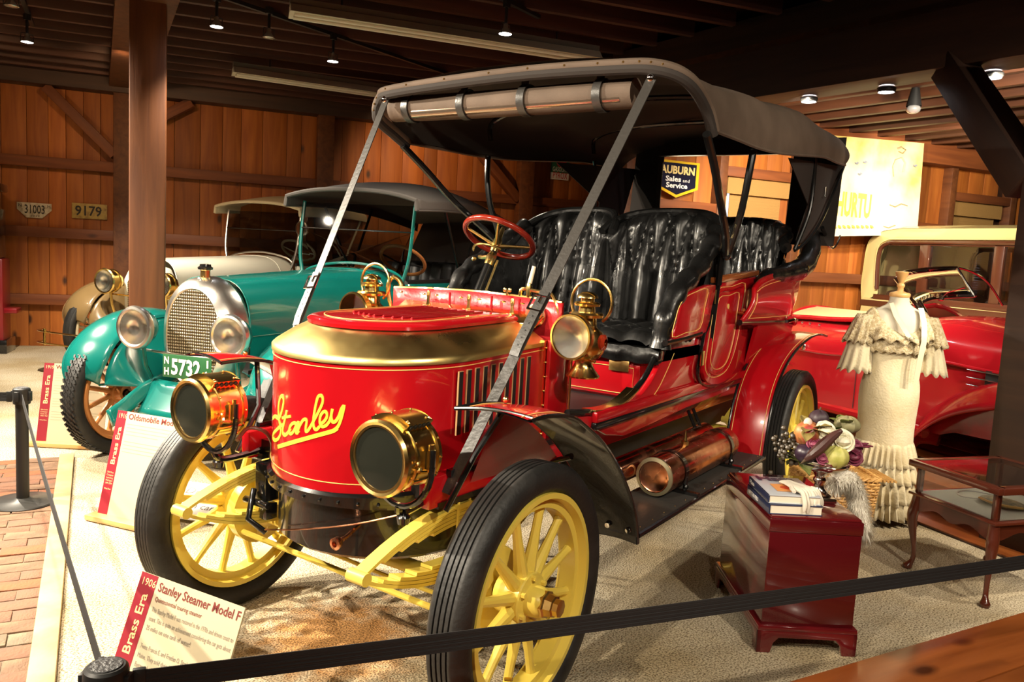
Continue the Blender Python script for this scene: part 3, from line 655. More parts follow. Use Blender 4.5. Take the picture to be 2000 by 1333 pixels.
# ------------------------------------------------------------------ side lamps
def sidelamp(sy):
    y = sy*.548; cx = -.578
    b = MB().lathe([(1.052, .062), (1.058, .064), (1.064, .058), (1.085, .042), (1.105, .033), (1.118, .036), (1.128, .058), (1.15, .073), (1.185, .078), (1.22, .068), (1.238, .046), (1.245, .040), (1.275, .038), (1.278, .062), (1.288, .066), (1.296, .060), (1.298, .032), (1.318, .030), (1.320, .048), (1.328, .050), (1.334, .044), (1.336, .026), (1.348, .026), (1.350, .040), (1.358, .038), (1.370, .022), (1.374, 0)], (cx, y, 0), (0, 0, 1), 36).build('side_lamp', BRASS, car, ang=40)
    o = (-.463, y, 1.209)
    MB().lathe([(-.085, .045), (-.045, .066), (-.04, .078), (-.012, .083), (-.004, .086), (.002, .083), (.002, .076)], o, (1, 0, 0), 40).build('lamp_bezel', BRASS, b, ang=40)
    MB().lathe([(-.004, .078), (-.018, .055), (-.020, .050), (-.034, .025), (-.036, 0)], o, (1, 0, 0), 40).build('reflector', REFL, b)
    MB().lathe([(-.001, .079), (.004, .05), (.006, 0)], o, (1, 0, 0), 32).build('lens', GLASS, b)
    hp = [(cx-.01, y+sy*.0+.085*math.sin(a)+.012, 1.335+.085*math.cos(a)) for a in [-2.5+5.0*k/24 for k in range(25)]]
    MB().tube(hp, .006, 8).build('handle', BRASS, b)
    MB().lathe([(0, .03), (.012, .03), (.02, .014)], (cx, y+.068, 1.19), (0, 1, 0), 20).build('side_lens', mat('ruby_glass', (.35, .03, .01), .1, 0, 1.), b)
    k = MB(); k.ball((cx+.03, y+.045, 1.125), .008, 8); k.ball((cx+.03, y+.062, 1.12), .006, 8); k.tube([(cx+.02, y+.03, 1.122), (cx+.035, y+.06, 1.118)], .003, 6); k.build('wick_knob', BRASS, b)
    MB().beam((cx, y-sy*.05, 1.13), (-.60, sy*.43, 1.13), .03, .012).build('lamp_bracket', BLK, b)
sidelamp(1); sidelamp(-1)
MB().tube(smoothpts([(dx-.01, -.44, 1.19), (dx, -.46, 1.27), (dx, -.47, 1.33), (dx-.01, -.45, 1.365), (dx-.02, -.42, 1.35), (dx-.02, -.40, 1.31)]), .010, 10).build('horn_pipe', BRASS, car)
# ------------------------------------------------------------------ front fenders
FP = smoothpts([(.20, 0, 1.035), (.08, 0, 1.035), (-.06, 0, 1.012), (-.18, 0, .955), (-.30, 0, .88), (-.40, 0, .795), (-.50, 0, .69), (-.575, 0, .585), (-.61, 0, .50), (-.62, 0, .455)], 4)
def fender(P, yi, yo, sy, name, n_black=None):
    N = len(P)
    def F(u, v, off=0.):
        i = min(int(round(u*(N-1))), N-1); p = P[i]; q0 = P[max(i-1, 0)]; q1 = P[min(i+1, N-1)]
        tx, tz = q1[0]-q0[0], q1[2]-q0[2]; l = math.hypot(tx, tz); nx, nz = tz/l, -tx/l
        y = yi(i/(N-1))+(yo(i/(N-1))-yi(i/(N-1)))*v
        x = p[0]-(.05*v if i == 0 else 0); cr = .012*math.sin(PI*v)
        return (x+nx*(off+cr), sy*y, p[2]+nz*(off+cr))
    o = MB().grid(lambda u, v: F(u, v), N, 7).build(name, RED if n_black is None else [RED, BLK], car)
    if n_black:
        for f in o.data.polygons: f.material_index = 1 if f.center.z < n_black else 0
    MB().grid(lambda u, v: F(u, v, -.006), N, 7).build(name+'_lining', BLK, o)
    eb = MB(); 
    for v in (0, 1): eb.tube([F(i/(N-1), v) for i in range(N)], .007, 8)
    eb.tube([F(0, v/6) for v in range(7)], .006, 8); eb.tube([F(1, v/6) for v in range(7)], .006, 8)
    eb.build(name+'_edge', BLK, o)
    ps = MB()
    for v in (.12, .88): ps.tube([F(i/(N-1), v, .0015) for i in range(N)], .0014, 6)
    ps.build('pinstripe', GOLD, o); return o
for sy in (1, -1):
    ff = fender(FP, lambda t: .55+.07*t, lambda t: .80, sy, 'front_fender')
    for yy in (.68, .765): MB().lathe([(0, .012), (.005, .010), (.006, 0)], (-.606, sy*yy, .50), (1, 0, -.1), 14).build('flap_screw', CHROME, ff)
    MB().ball((.04, sy*.62, 1.052), .010, 10).build('mount_bolt', BRASS, ff)
    def vl(u, v):
        i = int(round(u*24)); p = FP[i+7]; a = (p[0], sy*.555, p[2]-.01); b = (p[0], sy*.445, max(.70, min(.72, p[2]-.05))); return lerp(a, b, v)
    MB().grid(vl, 25, 4).build('fender_valance', RED, car)
    MB().tube([(.16, sy*.50, .70), (.05, sy*.52, .86), (.0, sy*.60, 1.03)], .010, 8).build('fender_iron', BLK, car)
    MB().tube([(-.45, sy*.45, .72), (-.40, sy*.62, .79)], .010, 8).build('fender_iron', BLK, car)
RP = smoothpts([(-3.40, 0, 1.075), (-3.2, 0, 1.095), (-3.0, 0, 1.092), (-2.75, 0, 1.055), (-2.52, 0, .985), (-2.36, 0, .885), (-2.27, 0, .77), (-2.22, 0, .64), (-2.19, 0, .49)][::-1], 4)
def fender_r(sy):
    N = len(RP)
    def F(u, v, off=0.):
        i = min(int(round(u*(N-1))), N-1); p = RP[i]; q0 = RP[max(i-1, 0)]; q1 = RP[min(i+1, N-1)]
        tx, tz = q1[0]-q0[0], q1[2]-q0[2]; l = math.hypot(tx, tz); nx, nz = tz/l, -tx/l
        cr = .01*math.sin(PI*v); return (p[0]+nx*(off+cr), sy*(.59+.21*v), p[2]-(-1)*0+(-tx/l)*(-1)*(off+cr)*0+nz*(off+cr)*-0+abs(nz)*(off+cr)*1)
    o = MB().grid(lambda u, v: F(u, v), N, 7).build('rear_fender', RED, car)
    MB().grid(lambda u, v: (F(u, v)[0]-.006, F(u, v)[1], F(u, v)[2]-.006), N, 7).build('rear_fender_lining', BLK, o)
    eb = MB()
    for v in (0, 1): eb.tube([F(i/(N-1), v) for i in range(N)], .008, 8)
    eb.build('rear_fender_edge', BLK, o)
    ps = MB()
    for v in (.10, .90): ps.tube([(F(i/(N-1), v)[0]+.003, F(i/(N-1), v)[1], F(i/(N-1), v)[2]+.002) for i in range(N)], .0015, 6)
    ps.build('pinstripe', GOLD, o)
fender_r(1); fender_r(-1)
# ------------------------------------------------------------------ running boards and copper tank
for sy in (1, -1):
    rb = MB().beam((-.62, sy*.675, .487), (-2.20, sy*.675, .487), .25, .022).build('running_board', mat('rubber_mat', (.04, .038, .034), .6, bump=(50, .2)), car)
    MB().tube([(-.62, sy*.80, .485), (-2.20, sy*.80, .485)], .011, 8).build('board_edge', BLK, rb)
    nl = MB()
    for k in range(14):
        for yy in (.57, .78): nl.ball((-.68-k*.113, sy*yy, .498), .003, 5)
    nl.build('board_nails', BRASS, rb)['kind'] = 'stuff'
    for x in (-.75, -.82, -1.9, -1.97): MB().tube([(x+.03, sy*.48, .74), (x, sy*.60, .49)], .009, 8).build('board_bracket', BLK, car)
xa = at(1279, 905, 1, .66)[0]; xb = at(1415, 852, 1, .66)[0]; tz = .588; ty = .66
tk = MB().lathe([(0, 0), (.004, .06), (.0, .066), (.006, .076), (.012, .083), (.03, .085), (xa-xb-.03, .085), (xa-xb-.01, .082), (xa-xb, .07), (xa-xb+.002, 0)], (xa, ty, tz), (-1, 0, 0), 48).build('copper_tank', COPPER, car, ang=40)
MB().lathe([(-.001, .068), (.004, .083), (.010, .084)], (xa+.002, ty, tz), (-1, 0, 0), 48).build('tank_end_ring', mat('verdigris', (.35, .30, .18), .5, .7), tk)
MB().tube([(xa-.33, ty, tz+.08), (xa-.33, ty, tz+.10), (xa-.33, ty, tz+.105), (xa-.33, ty, tz+.15)], [.018, .018, .01, .003], 8).build('tank_valve', BRASS, tk)
for x in (xa-.16, xb+.12):
    MB().lathe([(-.016, .0875), (-.016, .090), (.016, .090), (.016, .0875)], (x, ty, tz), (1, 0, 0), 40).build('tank_strap', BLK, tk)
    MB().box((x-.0, ty+.085, .505), (.03, .12, .012)).tube([(x, ty+.08, .505), (x, ty+.083, .57)], .009, 6).ball((x, ty+.085, .53), .013, 8).build('tank_foot', BLK, tk)
MB().lathe([(0, 0), (.002, .05), (.01, .055), (1.1, .055), (1.11, 0)], (xa+.12, .52, .60), (-1, 0, 0), 32).build('copper_tank', COPPER, car)
# ------------------------------------------------------------------ body tub
def yp(px, py, y=.57): return at(px, py, 1, y)
def panel(pts, y, th, name, m, parent=None, sm=2, bevel=.006):
    P = [yp(a, b, abs(y)) for a, b in pts]
    P = smoothpts(P, sm, True) if sm > 1 else P
    P = [(p[0], y, p[2]) for p in P]
    return MB().prism(P, (0, th if y > 0 else -th, 0)).build(name, m, parent or car, bevel=bevel)
side_pts = [(1107, 815), (1135, 811), (1170, 811), (1205, 800), (1235, 776), (1260, 745), (1280, 705), (1296, 668), (1330, 664), (1375, 640), (1440, 630), (1500, 632), (1535, 634), (1530, 670), (1495, 700), (1443, 748), (1330, 795), (1206, 850), (1150, 836), (1107, 826)]
for sy in (1, -1):
    b = panel(side_pts, sy*.545, .03, 'body_side', RED)
    P = smoothpts([yp(a, c, .575) for a, c in [(1112, 810), (1170, 808), (1205, 798), (1235, 774), (1262, 742), (1282, 703), (1297, 668)]], 4)
    MB().tube([(p[0], sy*.565, p[2]+.004) for p in P], .013, 8).build('sill_edging', BLK, b)
    MB().tube([(p[0]-.12, sy*.578, p[2]-.06) for p in P[4:]], .0018, 6).build('pinstripe', GOLD, b)
    MB().strip([(p[0], sy*.56, p[2]+.014) for p in P[3:14]], .06, .006, (0, 0, 1)).build('brass_threshold', BRASS, b)
    # rail moulding under the body
    q0, q1 = yp(1160, 838, .6), yp(1470, 738, .6)
    MB().beam((-.62, sy*.58, .86), (-2.5, sy*.58, .86), .035, .03).build('sill_moulding', BLK, b, bevel=.008)
    MB().beam((-.62, sy*.585, .895), (-2.5, sy*.585, .895), .03, .045).build('sill_moulding', RED, b, bevel=.010)
    # door: raised frame, sunk field, handle and hinges
    dp = [(1398, 553), (1434, 545), (1469, 538), (1462, 590), (1452, 650), (1438, 700), (1420, 735), (1396, 750), (1375, 748), (1366, 728), (1371, 690), (1384, 615)]
    d = panel(dp, sy*.585, .022, 'door', RED)
    cxm = sum(p[0] for p in dp)/len(dp); cym = sum(p[1] for p in dp)/len(dp)
    def shrink(k, kx=None): return [(cxm+(p[0]-cxm)*(kx or k), cym+(p[1]-cym)*k) for p in dp]
    def loop(k, y, kx=None): return [(q[0], sy*y, q[2]) for q in smoothpts([yp(a, c, y) for a, c in shrink(k, kx)], 3, True)]
    MB().tube(loop(1.04, .595, 1.08), .010, 8, True).build('door_moulding', BLK, d)
    MB().tube(loop(.80, .607, .66), .008, 8, True).build('door_moulding', RED, d)
    MB().tube(loop(.86, .6078, .76), .0018, 6, True).build('pinstripe', GOLD, d)
    MB().tube(loop(.70, .6078, .54), .0018, 6, True).build('pinstripe', GOLD, d)
    for a, c in ((1398, 580), (1371, 700)):
        p = yp(a, c, .61); MB().box((p[0], sy*.612, p[2]), (.035, .008, .07)).tube([(p[0]+.018, sy*.615, p[2]-.035), (p[0]+.018, sy*.615, p[2]+.035)], .006, 8).build('hinge', BRASS, d)
    p = yp(1450, 612, .63)
    MB().tube([(p[0], sy*.60, p[2]), (p[0], sy*.645, p[2])], .010, 8).tube(smoothpts([(p[0]+.05, sy*.65, p[2]+.02), (p[0], sy*.65, p[2]), (p[0]-.08, sy*.645, p[2]-.03)]), .009, 8).build('door_handle', BRASS, d)
    p = yp(1423, 599, .61); MB().lathe([(0, .014), (.003, .014), (.004, 0)], (p[0], sy*.607, p[2]), (0, sy, 0), 16).build('door_emblem', GOLD, d)
    MB().beam((yp(1396, 550, .6)[0]+.03, sy*.60, yp(1396, 552, .6)[2]+.01), (yp(1472, 534, .6)[0]-.03, sy*.60, yp(1470, 536, .6)[2]+.01), .045, .03).build('door_cap', mat('varnished_wood', (.30, .08, .02), .25, 0, .6), d, bevel=.006)
    # front seat side panel
    sp_ = [(1307, 665), (1314, 625), (1321, 596), (1333, 575), (1353, 563), (1389, 556), (1381, 600), (1370, 648), (1340, 657)]
    s = panel(sp_, sy*.615, .025, 'seat_side', RED)
    L_ = smoothpts([yp(a, c, .64) for a, c in [(1313, 658), (1320, 620), (1327, 598), (1338, 582), (1355, 572), (1382, 565), (1376, 600), (1367, 641), (1340, 650)]], 3, True)
    MB().tube([(q[0], sy*.6412, q[2]) for q in L_], .0018, 6, True).build('pinstripe', GOLD, s)
    L_ = smoothpts([yp(a, c, .64) for a, c in [(1303, 671), (1340, 662), (1372, 652)]], 4); MB().tube([(q[0], sy*.63, q[2]) for q in L_], .014, 8).build('seat_moulding', BLK, s)
    L_ = [yp(a, c, .64) for a, c in [(1371, 655), (1384, 612), (1396, 556)]]; MB().tube([(q[0], sy*.625, q[2]) for q in smoothpts(L_, 4)], .013, 8).build('seat_moulding', BLK, s)
# tonneau panels, wrapping round the rear
zt0, zt1 = yp(1450, 630, .66)[2], yp(1475, 560, .66)[2]
TT = smoothpts([yp(a, c, .66) for a, c in [(1466, 562), (1476, 548), (1495, 537), (1530, 527), (1565, 516)]], 5)
TB = smoothpts([yp(a, c, .66) for a, c in [(1450, 631), (1475, 631), (1505, 630), (1530, 629), (1545, 628)]], 5)
xr_ = TB[-1][0]
for sy in (1, -1):
    n = len(TT)
    def tf(u, v):
        i = int(round(u*(n-1))); a, b_ = TB[i], TT[i]; bul = .03*math.sin(PI*v*.9)
        return (a[0]+(b_[0]-a[0])*v, sy*(.645+.02*v+bul-.10*max(0, u-.8)), a[2]+(b_[2]-a[2])*v)
    t_ = MB().grid(tf, n, 9).build('tonneau_side', RED, car, solid=.02)
    MB().tube([tf(i/(n-1), 0) for i in range(n)], .016, 8).build('tonneau_moulding', BLK, t_)
    for v_ in (.12, .84): MB().tube([(p[0], p[1]+sy*.012, p[2]) for p in [tf(i/(n-1), v_) for i in range(2, n)]], .0018, 6).build('pinstripe', GOLD, t_)
    MB().tube([(p[0], p[1]+sy*.012, p[2]) for p in [tf(2/(n-1), v/10) for v in range(1, 9)]], .0018, 6).build('pinstripe', GOLD, t_)
    e0 = TB[-1]; MB().tube(smoothpts([(e0[0]+.1, sy*.66, e0[2]), (e0[0]-.02, sy*.68, e0[2]+.01), (e0[0]-.09, sy*.66, e0[2]-.02), (e0[0]-.14, sy*.63, e0[2]-.0)]), .013, 8).build('lamp_iron', CHROME, t_)
xe = TT[-1][0]
MB().grid(lambda u, v: (xe-.36*max(0, math.sin(PI*u))**.45-.02*v, -.62+1.24*u, .86+(TT[-1][2]-.86)*v), 25, 6).build('tonneau_rear', RED, car, solid=.02)
for sy in (-1, 1): MB().prism([(-2.45, sy*.56, .88), (xe, sy*.58, .88), (xe-.02, sy*.63, 1.2), (-2.4, sy*.63, 1.2)], (0, sy*.02, 0)).build('tonneau_lower', RED, car)
# floor, seat riser, toe board
MB().box((-1.95, 0, .855), (2.75, 1.08, .03)).build('body_floor', BLKM, car)
MB().box((-1.245, 0, .965), (.03, 1.09, .20)).build('seat_riser', RED, car, bevel=.004)
rp = MB().box((-1.222, .24, .955), (.012, .50, .15)).build('riser_panel', RED, car, bevel=.003)
MB().tube([(-1.214, y, z) for y, z in ((.02, .895), (.46, .895), (.46, 1.015), (.02, 1.015))], .0018, 6, True).build('pinstripe', GOLD, rp)
MB().box((-1.208, .39, 1.02), (.006, .10, .05)).build('riser_plate', BRASSD, rp, bevel=.002)
MB().box((-1.235, 0, 1.085), (.07, 1.16, .05)).build('seat_front_rail', BLK, car, bevel=.01)
# ------------------------------------------------------------------ tufted leather
def tuft(u, v, ch, v0=.55, row=1.0, k=1.):
    q = max(0, (v-v0)/(1-v0))*row*.5; p = u*ch
    d = abs(math.cos(PI*(p+q))*math.cos(PI*(p-q)))**.38
    return d*k + .02*math.sin(u*40+v*9)*math.sin(v*31+u*13)
def bucket(xc, yc, hw, z0, zt, deep, name, sw=0., ch=7, wrap=78, nm=44):
    def F(u, v):
        s = 2*u-1; a = s*math.radians(wrap); top = zt-.13*abs(s)**3-(.10 if s*sw > 0 else 0)*abs(s)**2
        z = z0+(top-z0)*v; lean = -.10*v-.03*v*v; d = tuft(u, v, ch, .5, 1.)*.06
        edge = (1-v)**.0; rnd = .03*(max(0, v-.9)/.1)**2
        x = xc-deep*math.cos(a)+lean*math.cos(a); y = yc+hw*math.sin(a)/math.sin(math.radians(wrap))*(1+.05*v)
        return (x+d*math.cos(a)-rnd, y-d*math.sin(a)*.6, z)
    def B(u, v):
        s = 2*u-1; a = s*math.radians(wrap); top = zt-.13*abs(s)**3-(.10 if s*sw > 0 else 0)*abs(s)**2
        z = z0+(top-z0)*v; return (xc-deep*math.cos(a)-.11*v*math.cos(a)-.05, yc+(hw+.03)*math.sin(a)/math.sin(math.radians(wrap))*(1+.05*v), z)
    m = MB(); nu, nv = nm*2, 40; m.grid(F, nu, nv); o1 = len(m.v); m.grid(B, nu, nv)
    for i in range(nu-1): m.add([], []); m.f.append((i*nv+nv-1, (i+1)*nv+nv-1, o1+(i+1)*nv+nv-1, o1+i*nv+nv-1)); m.m.append(0)
    for i in (0, nu-1):
        for j in range(nv-1): m.f.append((i*nv+j, i*nv+j+1, o1+i*nv+j+1, o1+i*nv+j)); m.m.append(0)
    o = m.build(name, LEA, car, ang=80)
    T = [B(i/40, 1) for i in range(41)]; MB().tube([(p[0]+.035, p[1], p[2]+.004) for p in T], .022, 10).build('back_roll', LEA, o)
    return o
bucket(-1.66, .302, .285, 1.12, 1.765, .28, 'seat_back', sw=1)
bucket(-1.66, -.302, .285, 1.12, 1.765, .28, 'seat_back', sw=-1)
def cushion(x0, x1, y0, y1, z, name, nx=5, ny=9):
    def F(u, v):
        d = (abs(math.cos(PI*u*nx)*math.cos(PI*v*ny)))**.4*.03; e = min(u, 1-u, v*1.5, (1-v)*1.5, .08)/.08
        return (x0+(x1-x0)*u, y0+(y1-y0)*v, z+d-.05*(1-e)**2+.006*math.sin(u*17)*math.sin(v*29))
    m = MB().grid(F, 44, 70); b = MB()
    m.grid(lambda u, v: (x0+(x1-x0)*0-.0+.015*math.sin(PI*v), y0+(y1-y0)*u, (z-.05)-.07*v+.004*math.sin(u*60)), 60, 6)
    o = m.build(name, LEA, car, ang=80)
    MB().box(((x0+x1)/2, (y0+y1)/2, z-.085), (abs(x1-x0)-.02, abs(y1-y0)-.02, .07)).build('cushion_box', BLK, o, bevel=.01); return o
cushion(-1.20, -1.90, -.585, .585, 1.165, 'seat_cushion')
# arms of the front seat
for sy in (1, -1):
    ap = smoothpts([(-1.20, sy*.585, 1.12), (-1.22, sy*.59, 1.25), (-1.30, sy*.60, 1.36), (-1.42, sy*.605, 1.43), (-1.58, sy*.60, 1.50), (-1.74, sy*.585, 1.60), (-1.84, sy*.56, 1.66)], 5)
    m = MB().tube(ap, [.045+.006*math.cos(i*1.3) for i in range(len(ap))], 14)
    m.build('arm_roll', LEA, car, ang=80)
    def af(u, v):
        i = int(round(u*(len(ap)-1))); p = ap[i]; zb = 1.14; d = abs(math.cos(PI*u*6))**.4*.035
        return (p[0]-.02, p[1]-sy*(.03+d*math.sin(PI*min(1, v*1.1))), zb+(p[2]-zb)*v)
    MB().grid(af, len(ap), 14).build('arm_padding', LEA, car, ang=80)
# rear seat: one broad U of tufted leather with its roll rising to the back
cushion(-2.72, -3.3, -.56, .56, 1.18, 'rear_cushion')
def rear(u, v):
    s = 2*u-1; a = s*math.radians(88); zt = 1.80-.18*abs(s)**3; d = tuft(u, v, 13, .5)*.045
    return (-2.86-.52*math.cos(a)-.08*v*math.cos(a)+d*math.cos(a), .60*math.sin(a)-d*math.sin(a)*.7, 1.12+(zt-1.12)*v)
o = MB().grid(rear, 120, 40).build('rear_seat_back', LEA, car, ang=80)
MB().grid(lambda u, v: (rear(u, v)[0]*1.0-.06*math.cos((2*u-1)*1.5), rear(u, v)[1]*1.06, rear(u, v)[2]), 60, 14).build('rear_seat_shell', BLK, o)
rr = [rear(i/60, 1) for i in range(61)]; MB().tube([(p[0]-.03, p[1]*1.04, p[2]) for p in rr], .035, 12).build('back_roll', LEA, o)
for sy in (1, -1):
    rl = smoothpts([(-2.38, sy*.63, 1.40), (-2.50, sy*.65, 1.45), (-2.66, sy*.66, 1.455), (-2.85, sy*.67, 1.475), (-3.05, sy*.68, 1.50), (-3.25, sy*.67, 1.56), (-3.42, sy*.64, 1.66), (-3.52, sy*.58, 1.76)], 4)
    r_ = MB().tube(rl, [.035+.03*min(1, i/14)+.003*math.cos(i*1.7) for i in range(len(rl))], 14).build('tonneau_roll', LEA, car, ang=80)
    MB().lathe([(0, .022), (.006, .022), (.010, .012), (.011, 0)], (-3.0, sy*.735, 1.50), (0, sy, 0), 16).build('top_stud', BRASS, r_)
# ------------------------------------------------------------------ steering wheel and column
swc = Vector(at(975, 465, 1, -.33)); colb = Vector((swc.x+.30, -.33, swc.z-.50)); sa = (swc-colb).normalized()
a_ = Vector((0, 1, 0)); a_ = (a_-sa*a_.dot(sa)).normalized(); b_ = sa.cross(a_)
st_ = MB().tube([swc+(a_*math.cos(t)+b_*math.sin(t))*.178 for t in [2*PI*k/40 for k in range(40)]], .0155, 12, True).build('steering_wheel', mat('red_varnish', (.20, .014, .006), .2, 0, .8), car)
sk = MB()
for k in range(4):
    t = PI*k/2+.5; d = a_*math.cos(t)+b_*math.sin(t); sk.tube([swc-sa*.05, swc-sa*.03+d*.06, swc+d*.165], [.014, .009, .008], 8)
sk.lathe([(-.10, .016), (-.05, .024), (-.02, .024), (.0, .014), (.04, .012), (.06, .008), (.062, 0)], swc, sa, 16); sk.build('wheel_spider', BRASS, st_)
MB().tube([colb-sa*.2, swc-sa*.08], .019, 12).build('steering_column', BLK, car)
MB().tube([colb+Vector((.0, .05, 0)), swc-sa*.13+Vector((0, .045, 0))], .006, 8).build('control_rod', BRASS, car)
th = MB(); th.lathe([(0, .022), (.05, .026), (.07, .018)], swc-sa*.16, sa, 14); th.tube([swc-sa*.11, swc-sa*.10-a_*.07+b_*.03, swc-sa*.08-a_*.12+b_*.06], .012, 8); th.tube([swc-sa*.1+(a_*math.cos(t)+b_*math.sin(t))*.10 for t in [-2.8+2.2*k/12 for k in range(13)]], .006, 6)
th.ball(swc-sa*.13-a_*.10, .012, 8); th.build('throttle_quadrant', BRASS, car)
# ------------------------------------------------------------------ canvas top
T_ = smoothpts([at(a, b, 1, .77) for a, b in [(1345, 146), (1380, 160), (1420, 178), (1450, 186), (1478, 192), (1520, 214), (1545, 217), (1570, 222), (1600, 246), (1640, 270), (1656, 292)]], 5)
B_ = smoothpts([at(a, b, 1, .80) for a, b in [(1395, 256), (1440, 273), (1480, 289), (1520, 299), (1560, 303), (1590, 305), (1612, 308), (1632, 317), (1650, 323)]], 5)
def along(P, u):
    f = u*(len(P)-1); i = min(int(f), len(P)-2); return lerp(P[i], P[i+1], f-i)
zmid = lambda u: along(T_, u)[2]
rows = []
NU = 50
def roofF(u, v):
    # v: 0 far flap bottom .. 1 near flap bottom
    s = 2*v-1; a = abs(s); sg = 1 if s >= 0 else -1; T = along(T_, u); B = along(B_, u)
    if a > .72:
        k = (a-.72)/.28; bow = .02*math.sin(PI*k); return (T[0]+(B[0]-T[0])*k, sg*(T[1]+(B[1]-T[1])*k+bow), T[2]+(B[2]-T[2])*k)
    k = a/.72; xf = T[0] if u > .001 else T[0]; sag = .018*math.sin(PI*k)*math.sin(u*PI*3)**2
    return (T[0]+.0*(1-k), sg*T[1]*k**.96, T[2]+.105*(1-k**3.2)-sag-.0)
top = MB().grid(roofF, NU, 61).build('canvas_top', CANV, car, ang=70)
MB().grid(lambda u, v: (roofF(u, .02+.96*v)[0], roofF(u, .02+.96*v)[1]*.985, roofF(u, .02+.96*v)[2]-.018), NU, 41).build('top_lining', CANVIN, top, ang=70)
hem = [along(B_, i/40) for i in range(41)]
for sy in (1, -1): MB().tube([(p[0], sy*p[1]*1.002, p[2]) for p in hem], .008, 6).build('hem', CANV, top)
_e = at(1394, 256, 1, .80); bp_ = smoothpts([(_e[0], -_e[1], _e[2]), (_e[0]+.10, -.805, _e[2]+.045), at(738, 225, 1, -.80), at(745, 190, 1, -.775), at(775, 174, 0, -.745), at(1000, 142, 0, -.745), at(1200, 127, 0, -.745), at(1288, 128, 0, -.755), at(1345, 152, 1, .775), at(1380, 205, 1, .79), at(1394, 256, 1, .80)], 6)
MB().tube(bp_, .026, 12, flat=.8).build('front_bow', CANV, top)
MB().tube([(p[0]+.004, p[1], p[2]-.018) for p in bp_], .022, 10).build('bow_welt', CANVIN, top)
for k in range(3, len(bp_)-3, 2):
    MB().ball((bp_[k][0]+.024, bp_[k][1], bp_[k][2]+.004), .005, 8).build('bow_stud', BRASSD, top)
# rolled-up windscreen curtain with its glazing strip and straps
r0, r1 = Vector(at(772, 214, 0, -.84)), Vector(at(1243, 182, 0, -.84))
cr_ = MB().tube([r0.lerp(r1, i/10)+Vector((0, 0, -.004*math.sin(PI*i/10))) for i in range(11)], .058, 20).build('rolled_curtain', CANV, car)
g0, g1 = Vector(at(805, 219, 0, -.80)), Vector(at(1212, 188, 0, -.80))
MB().tube([g0+Vector((-.012, 0, -.002)), g1+Vector((-.012, 0, -.002))], .026, 18).build('glazing_strip', mat('celluloid', (.36, .27, .20), .16, .85), cr_)
for a in (.09, .345, .60, .885):
    c = r0.lerp(r1, a); MB().lathe([(-.018, .062), (-.018, .066), (.018, .066), (.018, .062)], c+Vector((.004, 0, -.002)), r1-r0, 30, closed=True).box(c+Vector((.03, 0, .068)), (.006, .034, .07)).build('curtain_strap', STRAP, cr_)
# bows and their irons
def iron(pts, r=.014, name='top_bow'):
    for sy in (1, -1): MB().tube(smoothpts([(p[0], sy*p[1], p[2]) for p in pts], 4), r, 10).build(name, BLK, car)
b1 = [at(1380, 262, 1, .79), at(1395, 325, 1, .77), at(1408, 400, 1, .74), at(1418, 460, 1, .70), at(1417, 500, 1, .66)]
iron(b1, .017)
iron([at(1472, 292, 1, .76), at(1462, 345, 1, .75), at(1450, 405, 1, .73), at(1437, 450, 1, .70), at(1420, 502, 1, .66)], .017)
iron([at(1593, 306, 1, .74), at(1590, 350, 1, .735), at(1583, 405, 1, .73), at(1570, 445, 1, .71), at(1552, 488, 1, .68)], .012)
iron([at(1648, 326, 1, .76), at(1630, 372, 1, .75), at(1605, 430, 1, .73), at(1577, 470, 1, .71), at(1552, 490, 1, .68)], .009)
pv = b1[-1]
for sy in (1, -1): MB().tube([(pv[0], sy*.64, pv[2]+.02), (pv[0]-.02, sy*.63, 1.40)], .016, 8).ball((pv[0], sy*.665, pv[2]), .022, 10).build('bow_socket', BLK, car)
xm = at(1472, 292, 1, .76)[0]; xq = at(1593, 306, 1, .74)[0]
for x_, zz in ((xm, along(T_, .33)[2]+.03), (xq, along(T_, .72)[2]+.03)):
    MB().tube(smoothpts([(x_, -.745, zz-.15), (x_+.01, -.72, zz-.04), (x_+.02, -.4, zz+.02), (x_+.02, .4, zz+.02), (x_+.01, .72, zz-.04), (x_, .745, zz-.15)], 5), .014, 8).build('top_bow', BLK, car)
# rear curtain with window opening
xc_ = -3.52
def rc(px, py): return at(px, py, 0, xc_)
yA, yB = rc(1287, 350)[1], rc(1541, 350)[1]; zA, zB = rc(1420, 303)[2], 1.70
zR = along(T_, .93)[2]+.10
rcu = MB()
for y0, y1, z0, z1 in ((-.74, yA, 1.66, zR-.03), (yB, .76, 1.66, zR-.05), (yA, yB, zA, zR+.0)): rcu.prism([(xc_, y0, z0), (xc_, y1, z0), (xc_-.08, y1, z1), (xc_-.08, y0, z1)], (-.006, 0, 0))
rcu = rcu.build('rear_curtain', CANVIN, car, smooth=False)
MB().tube([(xc_+.02, yA, zA), (xc_+.02, yB, zA)], .008, 8).build('window_rod', CHROME, rcu)
MB().box((xc_+.01, yA+.01, (zA+zB)/2-.02), (.008, .035, zA-zB-.05)).build('curtain_tab', STRAP, rcu)
for sy in (1, -1):
    Q = [at(1548, 308, 1, .75), at(1648, 325, 1, .76), at(1603, 450, 1, .72), at(1575, 478, 1, .70), at(1562, 470, 1, .70), at(1585, 400, 1, .73)]
    MB().prism([(p[0], sy*(p[1]-.02), p[2]) for p in Q], (0, -sy*.005, 0)).build('quarter_curtain', CANVIN, rcu, smooth=False)
    MB().tube([(xc_+.25, sy*.735, 2.02), (xc_+.25, sy*.735, 1.96), (xc_+.22, sy*.735, 1.96), (xc_+.22, sy*.735, 2.02)], .004, 6, True).build('strap_buckle', CHROME, rcu)
